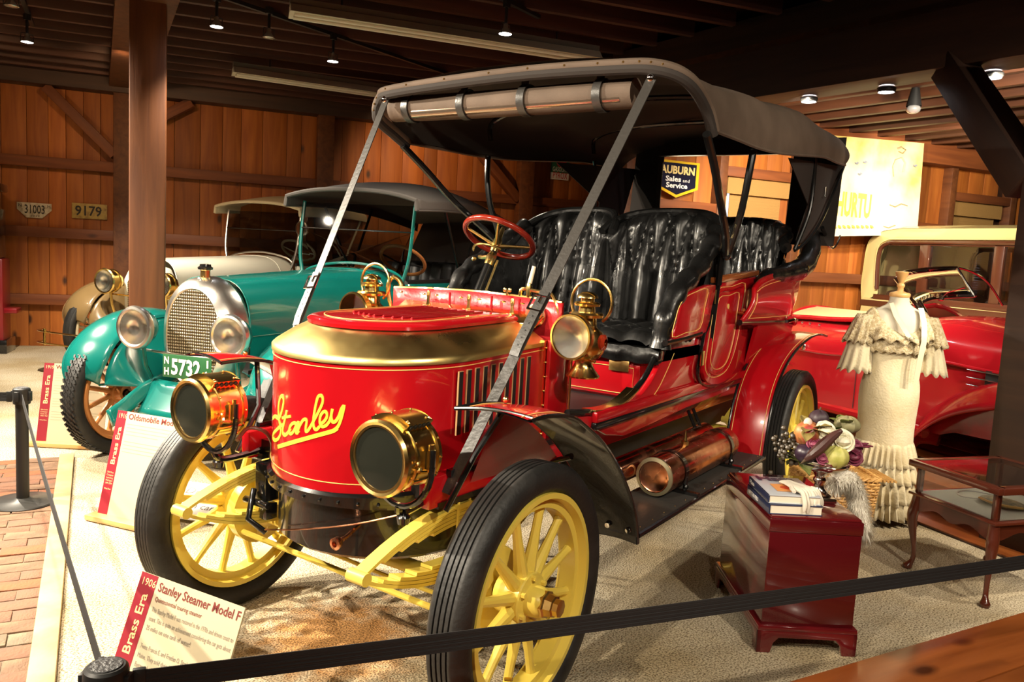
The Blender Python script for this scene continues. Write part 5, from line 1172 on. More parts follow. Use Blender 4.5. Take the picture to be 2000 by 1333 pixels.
for sy in (-1, 1):
    s = sedan_side(sy, 'quarter_panel')
    y = sy*.712
    fr2 = MB(); x1 = W0[0][0]; 
    for xx0, xx1 in ((x1+.50, x1+.62), (x1+1.32, x1+1.42)): fr2.prism([(xx0, y, zw0), (xx1, y, zw0), (xx1, y, zw1), (xx0, y, zw1)], (0, -sy*.05, 0))
    fr2.prism([(x1-.04, y, zw0-.07), (xE, y, zw0-.07), (xE, y, zw0), (x1-.04, y, zw0)], (0, -sy*.05, 0)); fr2.prism([(x1+.06, y, zw1-.035), (xE, y, zw1-.035), (xE, y, zw1+.01), (x1+.08, y, zw1+.01)], (0, -sy*.05, 0))
    fr2.build('window_surround', BR, sdn, bevel=.004)
    arc = smoothpts([(p[0]+.012, sy*.722, p[2]) for p in W0[:5]], 4)
    MB().tube(arc+[(xE, sy*.722, zw1)], .022, 8).build('brown_stripe', BR, sdn)
    MB().tube([(p[0]-.035, p[1]+sy*.0, p[2]+.03) for p in arc]+[(xE, sy*.722, zw1+.035)], .007, 8).build('cream_bead', YC, sdn)
    MB().prism([(x1+.0, sy*.69, zw0), (xE, sy*.69, zw0), (xE, sy*.69, zw1), (x1+.08, sy*.69, zw1)], (0, sy*.004, 0)).build('side_glass', GLASS, sdn, smooth=False)
    MB().prism([(xr0-.05, sy*.74, .45), (xE, sy*.74, .45), (xE, sy*.72, zw0-.07), (xr0, sy*.72, zw0-.05)], (0, -sy*.04, 0)).build('lower_body', YC, sdn, bevel=.02)
    MB().beam((xr0, sy*.73, zw0-.10), (xE, sy*.73, zw0-.10), .02, .06).build('belt_stripe', BR, sdn)
    for x in (xr0+.35, xr0+3.2):
        t = MB().lathe(tyre_prof(.38, .25, .07, False), (x, sy*.66, .38), (0, 1, 0), 40, True).build('tyre', RUB, sdn)
        MB().lathe([(0, .25), (sy*.03, .2), (sy*.03, 0)], (x, sy*.66, .38), (0, 1, 0), 24).build('wheel_disc', YC, t)
    ff = smoothpts([(xr0-.2, .5), (xr0+.0, .75), (xr0+.35, .86), (xr0+.7, .75), (xr0+.9, .45)], 4)
    MB().grid(lambda u, v: (ff[int(round(u*(len(ff)-1)))][0], sy*(.6+.3*v), ff[int(round(u*(len(ff)-1)))][1]), len(ff), 5).build('fender', BR, sdn, solid=.012)
oz = [(p[0], p[2]) for p in outer]+[(xE, z_r)]
MB().grid(lambda u, v: (lambda p, s: (p[0]-.05*(1-s*s), s*.71, p[1]+.06*(1-abs(s)**2.5)*min(1, max(0, (p[1]-zw0)/(z_r-zw0)))))(oz[int(round(u*(len(oz)-1)))], 2*v-1), len(oz), 21).build('roof', YC, sdn, ang=70)
rfg = MB().grid(lambda u, v: (xr0+.2+2.2*u, -.5+1.0*v, z_r+.062-.03*abs(2*v-1)**2.5), 8, 9).build('roof_insert', mat('roof_fabric', (.12, .10, .06), .8), sdn)
MB().prism([(xE, -.7, zw0-.05), (xE, .7, zw0-.05), (xE-.12, .66, z_r), (xE-.12, -.66, z_r)], (-.02, 0, 0)).build('windscreen_panel', BR, sdn)
MB().box((xr0+.35, 0, zw0-.12), (.3, 1.2, .34)).box((xr0+1.45, 0, zw0-.12), (.16, 1.2, .30)).build('seat', UPH, sdn, bevel=.04)
hp_ = [(xE+1.15, a, b) for a, b in ((-.3, .6), (.3, .6), (.3, 1.1), (-.3, 1.1))]
MB().prism([(xE-.02, -.45, .6), (xE-.02, .45, .6), (xE-.02, .42, zw0-.05), (xE-.02, -.42, zw0-.05)], (1.2, 0, 0)).build('hood', YC, sdn, bevel=.05)
MB().box((xr0+1.6, 0, .5), (3.4, 1.3, .2)).build('chassis', BLKM, sdn)
# ================================================================== chest, books, gloves, compote, flowers
CH = mat('cherry_lacquer', (.075, .004, .006), .16, 0, .9)
CHD = mat('cherry_edge', (.11, .006, .008), .16, 0, .9)
cO = (-1.00, 1.165, 0); cX = Vector((-.215, .32, 0)).normalized(); crz = math.atan2(cX.y, cX.x)   # local x: right, y: away
chest = thing('cabinet', 'dark cherry lacquered chest on bracket feet with books and flowers on top', 'cabinet', cO, crz)
Wc, Dc, Hc = .392, .655, .545
m = MB().box((Wc/2, Dc/2, .105+(.485-.105)/2), (Wc-.03, Dc-.03, .38)).build('body', CH, chest, bevel=.006)
MB().box((Wc/2, Dc/2, .51), (Wc-.026, Dc-.026, .052)).build('lid', CH, chest, bevel=.004)
MB().prism([(.02, .02, .535), (Wc-.02, .02, .535), (Wc-.02, Dc-.02, .535), (.02, Dc-.02, .535)], (0, 0, .012)).build('lid_top', CHD, chest, bevel=.005)
MB().box((Wc/2, Dc/2, .098), (Wc, Dc, .022)).build('base_molding', CHD, chest, bevel=.006)
def skirt(a, b, n_, L_):
    p = [(0, 0), (.055, 0), (.065, .04), (.085, .062), (L_-.085, .062), (L_-.065, .04), (L_-.055, 0), (L_, 0), (L_, .09), (0, .09)]
    a = Vector(a); b = Vector(b).normalized(); return MB().prism([tuple(a+b*x+Vector((0, 0, z))) for x, z in p], n_)
for a, b, n_, L_ in (((0, 0, 0), (1, 0, 0), (0, .018, 0), Wc), ((0, Dc, 0), (1, 0, 0), (0, -.018, 0), Wc), ((0, 0, 0), (0, 1, 0), (.018, 0, 0), Dc), ((Wc, 0, 0), (0, 1, 0), (-.018, 0, 0), Dc)):
    skirt(a, b, n_, L_).build('bracket_foot', CHD, chest, bevel=.003)
def CL(x, y, z): v = Matrix.Rotation(crz, 3, 'Z') @ Vector((x, y, 0)); return (cO[0]+v.x, cO[1]+v.y, z)
PAPER = mat('book_pages', (.78, .72, .58), .8); NAVY = mat('navy_cover', (.02, .03, .08), .3, 0, .4); JACK = mat('pale_jacket', (.50, .53, .58), .3, 0, .4); ORN = mat('orange_print', (.75, .32, .10), .4); WHITE = mat('white_print', (.85, .83, .78), .5)
def book(name, label, x, y, z, w, d, t, cover, rz):
    b = thing(name, label, 'book', CL(x, y, z), crz+rz)
    MB().box((w/2+.002, d/2, t/2), (w-.004, d-.008, t-.008)).build('pages', PAPER, b)
    for zz in (.002, t-.002): MB().box((w/2, d/2, zz), (w+.006, d, .004)).build('cover', cover, b, bevel=.001)
    MB().box((-.001, d/2, t/2), (.004, d, t)).build('spine', NAVY, b, bevel=.001); return b
HB = .547
b1_ = book('book', 'lower book of the stack on the chest, dark spine and cream pages', .015, .035, HB, .205, .27, .040, NAVY, .02)
b2_ = book('book', 'upper book on the chest titled Hats with pale blue-grey cover', .012, .045, HB+.041, .20, .265, .034, JACK, -.01)
MB().box((.115, .10, .0365), (.135, .10, .001)).build('cover_picture', ORN, b2_)
MB().ball((.11, .10, .0375), .032, 14, (1.2, .8, .04)).build('picture_hat', mat('print_red', (.5, .06, .02), .4), b2_)
text('Hats', .085, Matrix.Translation((.015, .20, .0368)), NAVY, 'title', b2_, bold=.003, width=.15)
for b_, s in ((b1_, 'HATS & VEILS'), (b2_, 'Hats')):
    t_ = .04 if b_ is b1_ else .034
    text(s, .022, frame((-.0036, .25, .010), (0, -1, 0), (0, 0, 1)), WHITE, 'spine_title', b_, width=.12 if b_ is b1_ else .06)
GLV = mat('ivory_glove', (.78, .72, .60), .8, bump=(80, .2))
def glove(label, x, y, z, rz, hang):
    g = thing('glove', label, 'glove', CL(x, y, z), crz+rz, None)
    m = MB().tube(smoothpts([(-.11, .03, .005), (-.07, .015, .008), (-.03, 0, .01), (0, 0, .008), (.02, 0, .004)], 3), [.026, .026, .024, .024, .025, .027, .028, .029, .029, .030, .030, .028, .024][:13], 12, flat=.3, up=(0, 0, 1))
    for k, (yy, L_) in enumerate(((-.024, .060), (-.009, .072), (.007, .068), (.021, .052))):
        dr = hang*(1.0+.1*k); m.tube(smoothpts([(.0, yy*.9, .008), (.025, yy, .005), (.04, yy*1.1, -.005-dr*.3), (.046, yy*1.2, -dr*.7), (.047, yy*1.25, -dr-L_*.25)], 3), [.009]*10+[.0085, .007, .004], 8)
    m.tube(smoothpts([(-.03, -.02, .008), (-.01, -.038, .008), (.01, -.050, .006)], 3), [.011, .010, .009, .009, .008, .008, .006], 8)
    m.build('glove_body', GLV, g); return g
glove('upper ivory glove draped over the front right corner of the books', .150, .085, HB+.083, -1.05, .050)
glove('lower ivory glove hanging beside the first against the pages', .185, .105, HB+.081, -.85, .040)
SIL = mat('silver_plate', (.80, .74, .68), .14, 1., bump=(14, .1))
cq = Vector(at(1597, 976, 2, .548)); comp = thing('compote', 'silver pedestal compote holding flowers on the chest', 'bowl', tuple(cq), crz)
MB().box((0, 0, .010), (.115, .115, .02)).build('foot', SIL, comp, bevel=.006)
MB().lathe([(.02, .052), (.028, .050), (.034, .036), (.05, .022), (.07, .018), (.082, .026), (.090, .026), (.098, .020), (.115, .028), (.125, .042)], n=32).build('stem', SIL, comp, ang=50)
MB().lathe([(.120, .02), (.125, .045), (.135, .085), (.150, .108), (.160, .112), (.166, .108), (.172, .114), (.180, .116), (.184, .112), (.186, .104), (.188, .098), (.205, .066), (.210, .064), (.212, .06), (.19, .058), (.14, .05), (.132, 0)], n=48).build('bowl', SIL, comp, ang=50)
zb_ = cq.z+.212
# flowers and fruit, each an individual
def petalrose(c, r, m, label, cat='flower', group=None, seed=0, nrm=(0, 0, 1)):
    rnd = random.Random(seed); t = thing('rose', label, cat, c); q = Vector(nrm).to_track_quat('Z', 'Y').to_matrix(); first_ = None
    for ring, (n, rr, h_, op) in enumerate(((3, .22, .55, .1), (5, .42, .5, .3), (6, .68, .38, .55), (7, .95, .2, .9))):
        for k in range(n):
            a = 2*PI*(k+.5*(ring % 2))/n+rnd.uniform(-.1, .1)
            def pf_(u, v):
                s = (2*u-1); w = r*rr*.75*math.sin(PI*min(1, .25+v*.62))
                x = r*rr*(.35+.65*v**.7)*math.cos(s*.5)+r*.10*op*max(0, v-.75)*4*.4; y = s*w; z = r*(h_*math.sin(v*1.5)-.1)-r*.12*op*max(0, v-.8)*4
                p = Vector((x*math.cos(a)-y*math.sin(a), x*math.sin(a)+y*math.cos(a), z)); return tuple(q @ p)
            MB().grid(pf_, 6, 6).build('petal', m, t, solid=.0006)
    MB().ball((0, 0, 0), r*.62, 12, (1, 1, .6)).build('heart', m, t)
    return t
WR_ = mat('white_petal', (.78, .74, .56), .6); PRP = mat('plum_petal', (.16, .02, .05), .5); PRP2 = mat('mauve_petal', (.26, .05, .10), .5)
def fp(px, py, d=0.): # point near the bouquet's own vertical plane facing the camera
    n = np.array([-.83, -.55, 0]); return on(px, py, np.array([cq.x, cq.y, 0])-n*d, n)
vw = (.75, .45, .45)
petalrose(fp(1612, 842, .07), 0.045, WR_, 'creamy white rose uppermost in the silver compote', seed=1, nrm=vw)
petalrose(fp(1645, 862, .07), 0.054, WR_, 'large creamy white rose right of centre in the silver compote', seed=2, nrm=vw)
petalrose(fp(1590, 868, .09), 0.033, PRP2, 'mauve rose between the dark plum and the white roses', seed=3, nrm=vw)
petalrose(fp(1606, 897, .10), 0.027, PRP2, 'small mauve bud at the lip of the silver compote', seed=4, nrm=vw)
petalrose(fp(1667, 893, .05), 0.042, PRP, 'dark plum rose at the right edge of the bouquet', seed=5, nrm=vw)
petalrose(fp(1672, 872, .02), 0.030, PRP2, 'mauve rose behind the plum rose on the right edge', seed=6, nrm=vw)
def fruit(name, label, cat, c, r, sc, m, stem=None, ribs=0):
    t = thing(name, label, cat, c)
    MB().grid(lambda u, v: tuple((1+(.05*math.cos(2*PI*u*ribs) if ribs else 0))*r*k*f for k, f in zip((math.sin(PI*v)*math.cos(2*PI*u), math.sin(PI*v)*math.sin(2*PI*u), -math.cos(PI*v)), sc)), 32, 13, cu=True).build('skin', m, t)
    if stem: MB().tube([(0, 0, r*sc[2]*.9), (.003, .002, r*sc[2]+.012)], [.004, .003], 8).build('stem', stem, t)
    return t
STM = mat('stem_brown', (.10, .06, .03), .7)
fruit('plum', 'black plum at the front left of the bouquet', 'fruit', fp(1574, 886, .07), 0.044, (1, 1, .95), mat('plum_skin', (.025, .012, .025), .35), STM)
fruit('artichoke', 'yellow-green ribbed fruit low at the front of the bouquet', 'fruit', fp(1632, 893, .08), 0.050, (1, 1, .95), mat('lime_skin', (.38, .38, .08), .5, mix=((.55, .52, .16), 20, .4, .6, (1, 1, 1))), STM, 7)
fruit('fig', 'dark fig at the very top of the bouquet', 'fruit', fp(1600, 818, .0), 0.040, (1.1, 1, .9), mat('fig_skin', (.04, .022, .03), .5), STM, 5)
fruit('pomegranate', 'red and yellow pomegranate with leafy husk, upper left of the bouquet', 'fruit', fp(1577, 848, .04), 0.053, (1, 1, 1), mat('pomegranate_skin', (.30, .04, .03), .4, mix=((.40, .22, .06), 12, .45, .6, (1, 1, 1))), STM, 6)
fruit('seed_pod', 'small pinkish white bud beside the pomegranate', 'fruit', fp(1578, 826, .05), 0.017, (1, 1, 1.2), mat('bud_pink', (.70, .50, .42), .6))
fruit('olive_gourd', 'olive coloured gourd half hidden behind the white roses', 'fruit', fp(1655, 830, -.05), 0.051, (1.1, 1, .7), mat('gourd_skin', (.26, .24, .12), .6), None, 8)
gr = thing('berry_sprig', 'sprig of small dark berries hanging off the left of the bouquet', 'berries', fp(1540, 872, .02))
BRY = mat('berry_skin', (.05, .035, .018), .45); rb = random.Random(3); fb_ = None
for k in range(60):
    a = (rb.gauss(0, .022), rb.gauss(0, .026), rb.gauss(-.004, .030))
    if fb_ is None: fb_ = MB().ball((0, 0, 0), .0115, 8).build('berry', BRY, gr)
    q = fb_ if k == 0 else dup(fb_); q.location = a; q.scale = [rb.uniform(.8, 1.15)]*3
MB().tube([(0, 0, .02), (-.03, .02, -.02), (-.05, .05, -.05)], .003, 6).build('twig', STM, gr)
ep = thing('dried_pod', 'long dark curved seed pod hanging over the front of the compote', 'plant', fp(1612, 868, .10))
MB().tube(smoothpts([(-.03, .05, .06), (0, .02, .03), (.02, -.01, -.01), (.04, -.04, -.045), (.05, -.06, -.068)], 4), [.008+.016*math.sin(PI*i/16) for i in range(17)], 10).build('pod', mat('pod_brown', (.06, .022, .018), .4), ep)
MB().tube([(.05, -.06, -.068), (.06, -.075, -.085)], [.007, .001], 8).build('pod_tip', STM, ep)
LEAF = mat('leaf_green', (.12, .14, .03), .5)
def leafcluster(label, c, n, seed, col=LEAF):
    t = thing('leaf_spray', label, 'leaves', c); rn = random.Random(seed); f = None
    for k in range(n):
        if f is None: f = MB().grid(lambda u, v: (.085*v, .026*(2*u-1)*math.sin(PI*min(1, v*.95+.05)), .010*math.sin(PI*v)-.006*(1-(2*u-1)**2)), 7, 8).build('leaf', col, t, solid=.0008); q = f
        else: q = dup(f)
        q.matrix_local = Matrix.Rotation(rn.uniform(0, 6.28), 4, 'Z') @ Matrix.Rotation(rn.uniform(-.6, .7), 4, 'Y')
leafcluster('green leaves under the black plum and berries', fp(1562, 900, .03), 7, 1)
leafcluster('olive leaves behind the white roses at the top right', fp(1650, 832, -.03), 8, 2)
leafcluster('russet green husk leaves around the pomegranate', fp(1582, 838, .06), 6, 3, mat('husk_olive', (.20, .15, .04), .6))
leafcluster('leaves between the plum roses on the right', fp(1665, 882, .0), 7, 4, PRP)
# basket of woven willow
WIL = mat('willow', (.50, .26, .07), .5, bump=(60, .3), mix=((.62, .36, .12), 15, .4, .6, (1, 1, 1)))
bk = thing('wicker_basket', 'honey coloured woven wicker basket behind the chest', 'basket', tuple(at(1706, 1066, 2, 0.)), crz+.03)
bw, bd_, bh = .40, .27, .37; fl_ = .16
def per(t, z, o=0.):
    k = 1+fl_*(z/bh-1); w, d = bw*k, bd_*k; P = 2*(w+d); s = t*P; x0, y0 = -bw-(w-bw)/2, -(d-bd_)/2
    if s < w: p = (x0+s, y0-o)
    elif s < w+d: p = (x0+w+o, y0+s-w)
    elif s < 2*w+d: p = (x0+w-(s-w-d), y0+d+o)
    else: p = (x0-o, y0+d-(s-2*w-d))
    return (p[0], p[1], z)
ns = 52; stk = MB(); wv = MB()
for k in range(ns): stk.tube([per(k/ns, .01), per(k/ns, bh*.5), per(k/ns, bh)], .0045, 6)
stk.build('stake', WIL, bk)['kind'] = 'stuff'
for r_ in range(21):
    z = .012+r_*.0165; wv.tube([per(i/(ns*2), z, .007*math.cos(PI*(i/2+r_))) for i in range(ns*2)], .0078, 5, True)
wv.build('weave', WIL, bk)['kind'] = 'stuff'
rim = MB()
for ph in (0, PI): rim.tube([tuple(np.array(per(i/120, bh, .008*math.cos(i*.9+ph)))+[0, 0, .008*math.sin(i*.9+ph)]) for i in range(120)], .008, 6, True)
rim.build('rim', WIL, bk)
lidm = MB()
for k in range(24): lidm.tube([(-bw+.01+k*.021, .01, bh-.008+.012*0), (-bw+.01+k*.021, bd_-.01, bh-.008)], .0075, 6)
lidm.build('lid_weave', WIL, bk)['kind'] = 'stuff'
# white feather boa draped over the basket corner
FEA = mat('white_feather', (.80, .76, .66), .9)
fe = thing('feather_boa', 'white ostrich feather draped between the chest and the basket', 'feather', fp(1655, 965, -.22))
fo = Vector(fe.location); core = smoothpts([Vector(fp(1630, 945, -.20))-fo, Vector(fp(1655, 935, -.22))-fo, Vector(fp(1672, 960, -.22))-fo, Vector(fp(1680, 1000, -.20))-fo, Vector(fp(1686, 1040, -.18))-fo], 8)
MB().tube([tuple(p) for p in core], [.035]*len(core), 10).build('quill', FEA, fe)
fm = MB(); rf_ = random.Random(9)
for k in range(5200):
    p = Vector(core[rf_.randrange(len(core))]); d = Vector((rf_.gauss(0, 1), rf_.gauss(0, 1), rf_.gauss(-.3, 1))).normalized(); L_ = rf_.uniform(.025, .050); a = d.orthogonal().normalized()*.0016; q = p+d*.02
    e = q+d*L_+Vector((0, 0, -.022)); mid = q+d*L_*.6+Vector((0, 0, -.003)); fm.add([q-a, q+a, mid+a, mid-a, e], [(0, 1, 2, 3), (3, 2, 4)])
fm.build('barbs', FEA, fe, smooth=False, weld=False)['kind'] = 'stuff'
# ================================================================== dress on a wheeled dress form
mX = Vector((-.553, .833, 0)); mrz = math.atan2(mX.y, mX.x); mO = (-3.19, 1.235, 0)
man = thing('dress_form', 'ivory dress form with turned wooden neck cap standing beside the basket', 'mannequin', mO, mrz)
IVF = mat('ivory_cloth_form', (.55, .50, .39), .8); MAP = mat('maple_wood', (.62, .36, .13), .35, 0, .4)
MB().lathe([(1.365, 0), (1.366, .055), (1.372, .058), (1.385, .058), (1.392, .052), (1.395, .035), (1.402, .018), (1.42, .016), (1.428, .022), (1.44, .022), (1.448, .014), (1.458, .016), (1.50, .034), (1.512, .037), (1.518, .032), (1.519, 0)], n=32).build('neck_cap', MAP, man, ang=50)
secs2 = [(.92, .13, .10), (.98, .125, .098), (1.05, .135, .105), (1.12, .155, .115), (1.18, .168, .112), (1.24, .172, .095), (1.275, .150, .080), (1.30, .105, .066), (1.32, .070, .058), (1.345, .056, .053), (1.367, .054, .052)]
def lf(S, n=48, f=None, th0=0):
    m = MB(); vs = []
    for z, a, b in S:
        for k in range(n): t = 2*PI*k/n; p = (a*math.cos(t), b*math.sin(t), z); vs.append(f(p, t) if f else p)
    return m.add(vs, [(i*n+k, i*n+(k+1) % n, i*n+n+(k+1) % n, i*n+n+k) for i in range(len(S)-1) for k in range(n)])
lf([(p[0], p[1], p[2]) for p in smoothpts(secs2, 3)]).build('torso', IVF, man)
MB().tube([(0, 0, .08), (0, 0, .95)], .014, 10).build('pole', CHROME, man)
for k in range(4):
    a = PI/4+PI/2*k; lg = MB().tube([(0, 0, .16), (math.cos(a)*.12, math.sin(a)*.12, .10), (math.cos(a)*.21, math.sin(a)*.21, .07)], .010, 8).build('stand_leg', CHROME, man)
    MB().lathe([(-.010, .001), (-.010, .026), (.010, .026), (.010, .001)], (math.cos(a)*.215, math.sin(a)*.215, .027), (math.sin(a), -math.cos(a), 0), 18).tube([(math.cos(a)*.21, math.sin(a)*.21, .03), (math.cos(a)*.21, math.sin(a)*.21, .075)], .005, 6).build('caster', BLK, lg)
DR = mat('ivory_dress', (.50, .41, .24), .75, bump=(90, .35, 4), mix=((.58, .50, .33), 6, .4, .6, (1, 1, 1)), sheen=.3)
LACE = mat('ecru_lace', (.44, .34, .18), .8, bump=(120, .9, 6), mix=((.60, .50, .32), 60, .42, .55, (1, 1, 1)))
dr = thing('dress', 'ivory lace evening dress with flounced sleeves and tiered hem on the dress form', 'dress', mO, mrz)
def wav(amp, n, ph=0, z0=None, z1=None):
    def f(p, t):
        k = 1 if z0 is None else max(0, min(1, (z0-p[2])/(z0-z1))); r = 1+amp*k*math.sin(n*t+ph+2*math.sin(3*t))/max(.05, abs(p[0])+abs(p[1]))*.25+.0; return (p[0]*r, p[1]*r, p[2]+.006*k*math.sin(n*t*.5))
    return f
bodyS = smoothpts([(.46, .165, .150), (.55, .160, .142), (.66, .165, .140), (.76, .172, .140), (.84, .168, .132), (.92, .150, .120), (1.0, .142, .116), (1.06, .146, .120), (1.12, .160, .125)], 3)
lf(bodyS, 64, lambda p, t: (p[0]*(1+.012*math.sin(9*t+p[2]*3)), p[1]*(1+.012*math.sin(9*t)), p[2])).build('bodice_and_skirt', DR, dr)
def tier(z0, z1, a0, a1, name, m=DR, n=26, amp=.10, seg=160, dz=.0):
    S = [(z0+(z1-z0)*k/6, a0+(a1-a0)*(k/6)**.7, (a0+(a1-a0)*(k/6)**.7)*.88) for k in range(7)]
    return lf(S, seg, wav(amp, n, z0*9, z0, z1)).build(name, m, dr, solid=.002)
tier(.50, .36, .163, .190, 'hem_flounce', n=30); tier(.40, .26, .168, .200, 'hem_flounce'); tier(.29, .14, .172, .208, 'hem_flounce', n=28); tier(.19, .045, .176, .212, 'hem_flounce', n=32)
# lace bertha collar: scalloped band round the shoulders, open V in front
def bertha(u, v):
    t = -PI/2+2*PI*u; front = max(0, -math.sin(t))**2
    r0x, r0y = .150, .080; z0 = 1.295-.13*front**1.2; r1x, r1y = .215-.0*front, .165; z1 = 1.125-.02*front+.012*math.sin(t*16)
    k = v; rr = math.sin(k*PI/2)
    return ((r0x+(r1x-r0x)*rr)*math.cos(t)*(1+.03*k*math.sin(t*18)), (r0y+(r1y-r0y)*rr)*math.sin(t)*(1+.06*k*math.sin(t*18)), z0+(z1-z0)*k**1.3)
MB().grid(bertha, 180, 9).build('lace_collar', LACE, dr, solid=.002)
def bertha2(u, v):
    t = -PI/2+2*PI*u; return ((.150+.030*v)*math.cos(t)*(1+.03*v*math.sin(t*22)), (.118+.025*v)*math.sin(t)*(1+.04*v*math.sin(t*22)), 1.16-.12*v+.008*math.sin(t*22)*v)
MB().grid(bertha2, 180, 5).build('bodice_flounce', LACE, dr, solid=.002)
for sx in (-1, 1):
    def sleeve(u, v, k0=0, L_=.22, R0=.055, R1=.105):
        t = 2*PI*u; r = R0+(R1-R0)*v**.8; w = 1+.10*v*math.sin(11*t+k0); return (sx*(.185+.035*v)+r*w*math.cos(t)*.85, r*w*math.sin(t)*.9, 1.255-k0*.0-L_*v-.012*math.cos(11*t)*v)
    MB().grid(lambda u, v: sleeve(u, v, 0, .17, .06, .10), 90, 8, cu=True).build('sleeve_flounce', LACE, dr, solid=.0015)
    MB().grid(lambda u, v: (lambda p: (p[0]+sx*.01, p[1], p[2]-.06))(sleeve(u, v, 1, .28, .055, .105)), 90, 10, cu=True).build('sleeve_flounce', DR, dr, solid=.0015)
RIB = mat('satin_ribbon', (.55, .49, .34), .35, sheen=.3)
MB().strip([(.095, -.075, 1.31), (.10, -.125, 1.22), (.085, -.172, 1.12), (.070, -.176, 1.0), (.060, -.182, .90)], .032, .002, (0, 1, 0)).build('ribbon', RIB, dr)
MB().strip([(-.075, -.062, 1.33), (-.06, -.10, 1.26), (-.02, -.145, 1.18), (.01, -.165, 1.13)], .026, .002, (0, 1, 0)).build('ribbon', RIB, dr)
MB().ball((.01, -.172, 1.135), .011, 8).ball((-.01, -.170, 1.138), .008, 8).ball((.028, -.17, 1.14), .007, 8).build('bow_knot', RIB, dr)
# ================================================================== glass-topped display table
MAH = mat('mahogany', (.075, .016, .008), .2, 0, .7)
tX = Vector((.62, .785, 0)).normalized(); trz = math.atan2(tX.y, tX.x); tO = (-2.42, 1.50, 0); tw, td = .48, .56
tb_ = thing('display_table', 'mahogany display table with glass case top and cabriole legs', 'table', tO, trz)  # local x right-near, y away... 
tyv = -1
def TQ(x, y, z): return (x, y, z)
for x in (0, tw):
    for y in (0, td):
        sx = -1 if x == 0 else 1; sy = -1 if y == 0 else 1; dq = Vector((sx, sy, 0)).normalized(); c = Vector((x-sx*.02, y-sy*.02, 0))
        pts = [c+dq*o+Vector((0, 0, z)) for o, z in ((.0, .40), (.008, .34), (.018, .28), (.010, .20), (-.004, .12), (-.006, .06), (.006, .028), (.016, .010), (.016, 0))]
        MB().tube(smoothpts([tuple(p) for p in pts], 3), [.024, .024, .025, .026, .027, .027, .026, .024, .021, .018, .016, .014, .0125, .012, .0115, .012, .0125, .014, .017, .021, .024, .024, .022, .020, .018][:25], 12).build('leg', MAH, tb_)
        MB().box((c.x, c.y, .468), (.026, .026, .135)).build('case_post', MAH, tb_, bevel=.002)
def apron(a, b, n_):
    a = Vector(a); b = Vector(b); L_ = (b-a).length; d = (b-a)/L_; N = 28
    low = [(s/N*L_, .30+.035*max(0, math.sin(PI*s/N))**.5-.018*math.cos(4*PI*s/N)*math.sin(PI*s/N)) for s in range(N+1)]
    MB().prism([tuple(a+d*s+Vector((0, 0, z))) for s, z in low]+[tuple(b+Vector((0, 0, .392))), tuple(a+Vector((0, 0, .392)))], n_).build('apron', MAH, tb_)
apron((.02, .008, 0), (tw-.02, .008, 0), (0, .016, 0)); apron((.02, td-.008, 0), (tw-.02, td-.008, 0), (0, -.016, 0)); apron((.008, .02, 0), (.008, td-.02, 0), (.016, 0, 0)); apron((tw-.008, .02, 0), (tw-.008, td-.02, 0), (-.016, 0, 0))
MB().box((tw/2, td/2, .398), (tw+.03, td+.03, .014)).build('case_floor', MAH, tb_, bevel=.004)
MB().box((tw/2, td/2, .408), (tw-.04, td-.04, .006)).build('display_cloth', mat('grey_linen', (.40, .40, .33), .9), tb_)
tf_ = MB()
for x0, y0, sx, sy in ((tw/2, -.002, tw+.045, .05), (tw/2, td+.002, tw+.045, .05), (-.002, td/2, .05, td), (tw+.002, td/2, .05, td)): tf_.box((x0, y0, .553), (sx, sy, .034))
tf_.build('top_frame', MAH, tb_, bevel=.006)
MB().box((tw/2, td/2, .566), (tw-.03, td-.03, .005)).build('glass_top', GLASS, tb_, smooth=False)
for a, b in (((tw/2, .008, .47), (tw-.04, .003, .12)), ((.008, td/2, .47), (.003, td-.04, .12)), ((tw-.008, td/2, .47), (.003, td-.04, .12))): MB().box(a, b).build('glass_side', GLASS, tb_, smooth=False)
pu = thing('beaded_purse', 'old beaded purse lying on grey cloth inside the glass display case', 'purse', tuple(Vector(tO)+Matrix.Rotation(trz, 3, 'Z') @ Vector((.30, .25, .412))), trz+.3)
MB().ball((0, 0, .018), .085, 20, (1.25, .85, .22)).build('bag', mat('purse_beads', (.26, .20, .10), .5, bump=(150, .8), mix=((.10, .10, .06), 30, .4, .6, (1, 1, 1))), pu)
MB().tube(smoothpts([(-.09, -.04, .022), (-.02, -.085, .026), (.05, -.08, .026), (.1, -.03, .022)], 4), .006, 8).build('clasp', BRASSD, pu)
MB().tube(smoothpts([(-.08, -.05, .02), (-.16, -.06, .01), (-.22, .02, .004), (-.2, .12, .004), (-.1, .16, .004)], 5), .0025, 6).build('chain', STEEL, pu)
# ================================================================== belt barrier
def stanchion(loc, label, full=True):
    s = thing('stanchion', label, 'barrier', loc, 0)
    MB().lathe([(0, 0), (.0, .162), (.006, .165), (.012, .160), (.022, .05), (.030, .036), (.032, 0)], n=48).build('base', mat('stanchion_base', (.035, .034, .032), .35), s)
    MB().lathe([(.02, .031), (.56, .031)], n=32).build('post', BLKM, s)
    MB().lathe([(.545, .033), (.548, .041), (.560, .043), (.618, .043), (.628, .041), (.633, .036), (.6335, .0)], n=40).build('head', BLKM, s, ang=30)
    MB().lathe([(.6338, .031), (.6352, .030), (.6354, 0)], n=40).build('cap_disc', mat('cap_grey', (.05, .05, .052), .45, bump=(120, .5)), s)
    for k in range(4):
        a = PI/2*k+.6; MB().box((math.cos(a)*.044, math.sin(a)*.044, .590), (.014, .026, .054), rz=a).build('belt_clip', BLKM, s, bevel=.003)
    return s
S1 = (1.211, .476, 0); S2 = (-.008, -2.527, .008)
stanchion(S1, 'short black belt stanchion in the foreground beside the cream information sign'); stanchion(S2, 'short black belt stanchion on the brick walk at the far left')
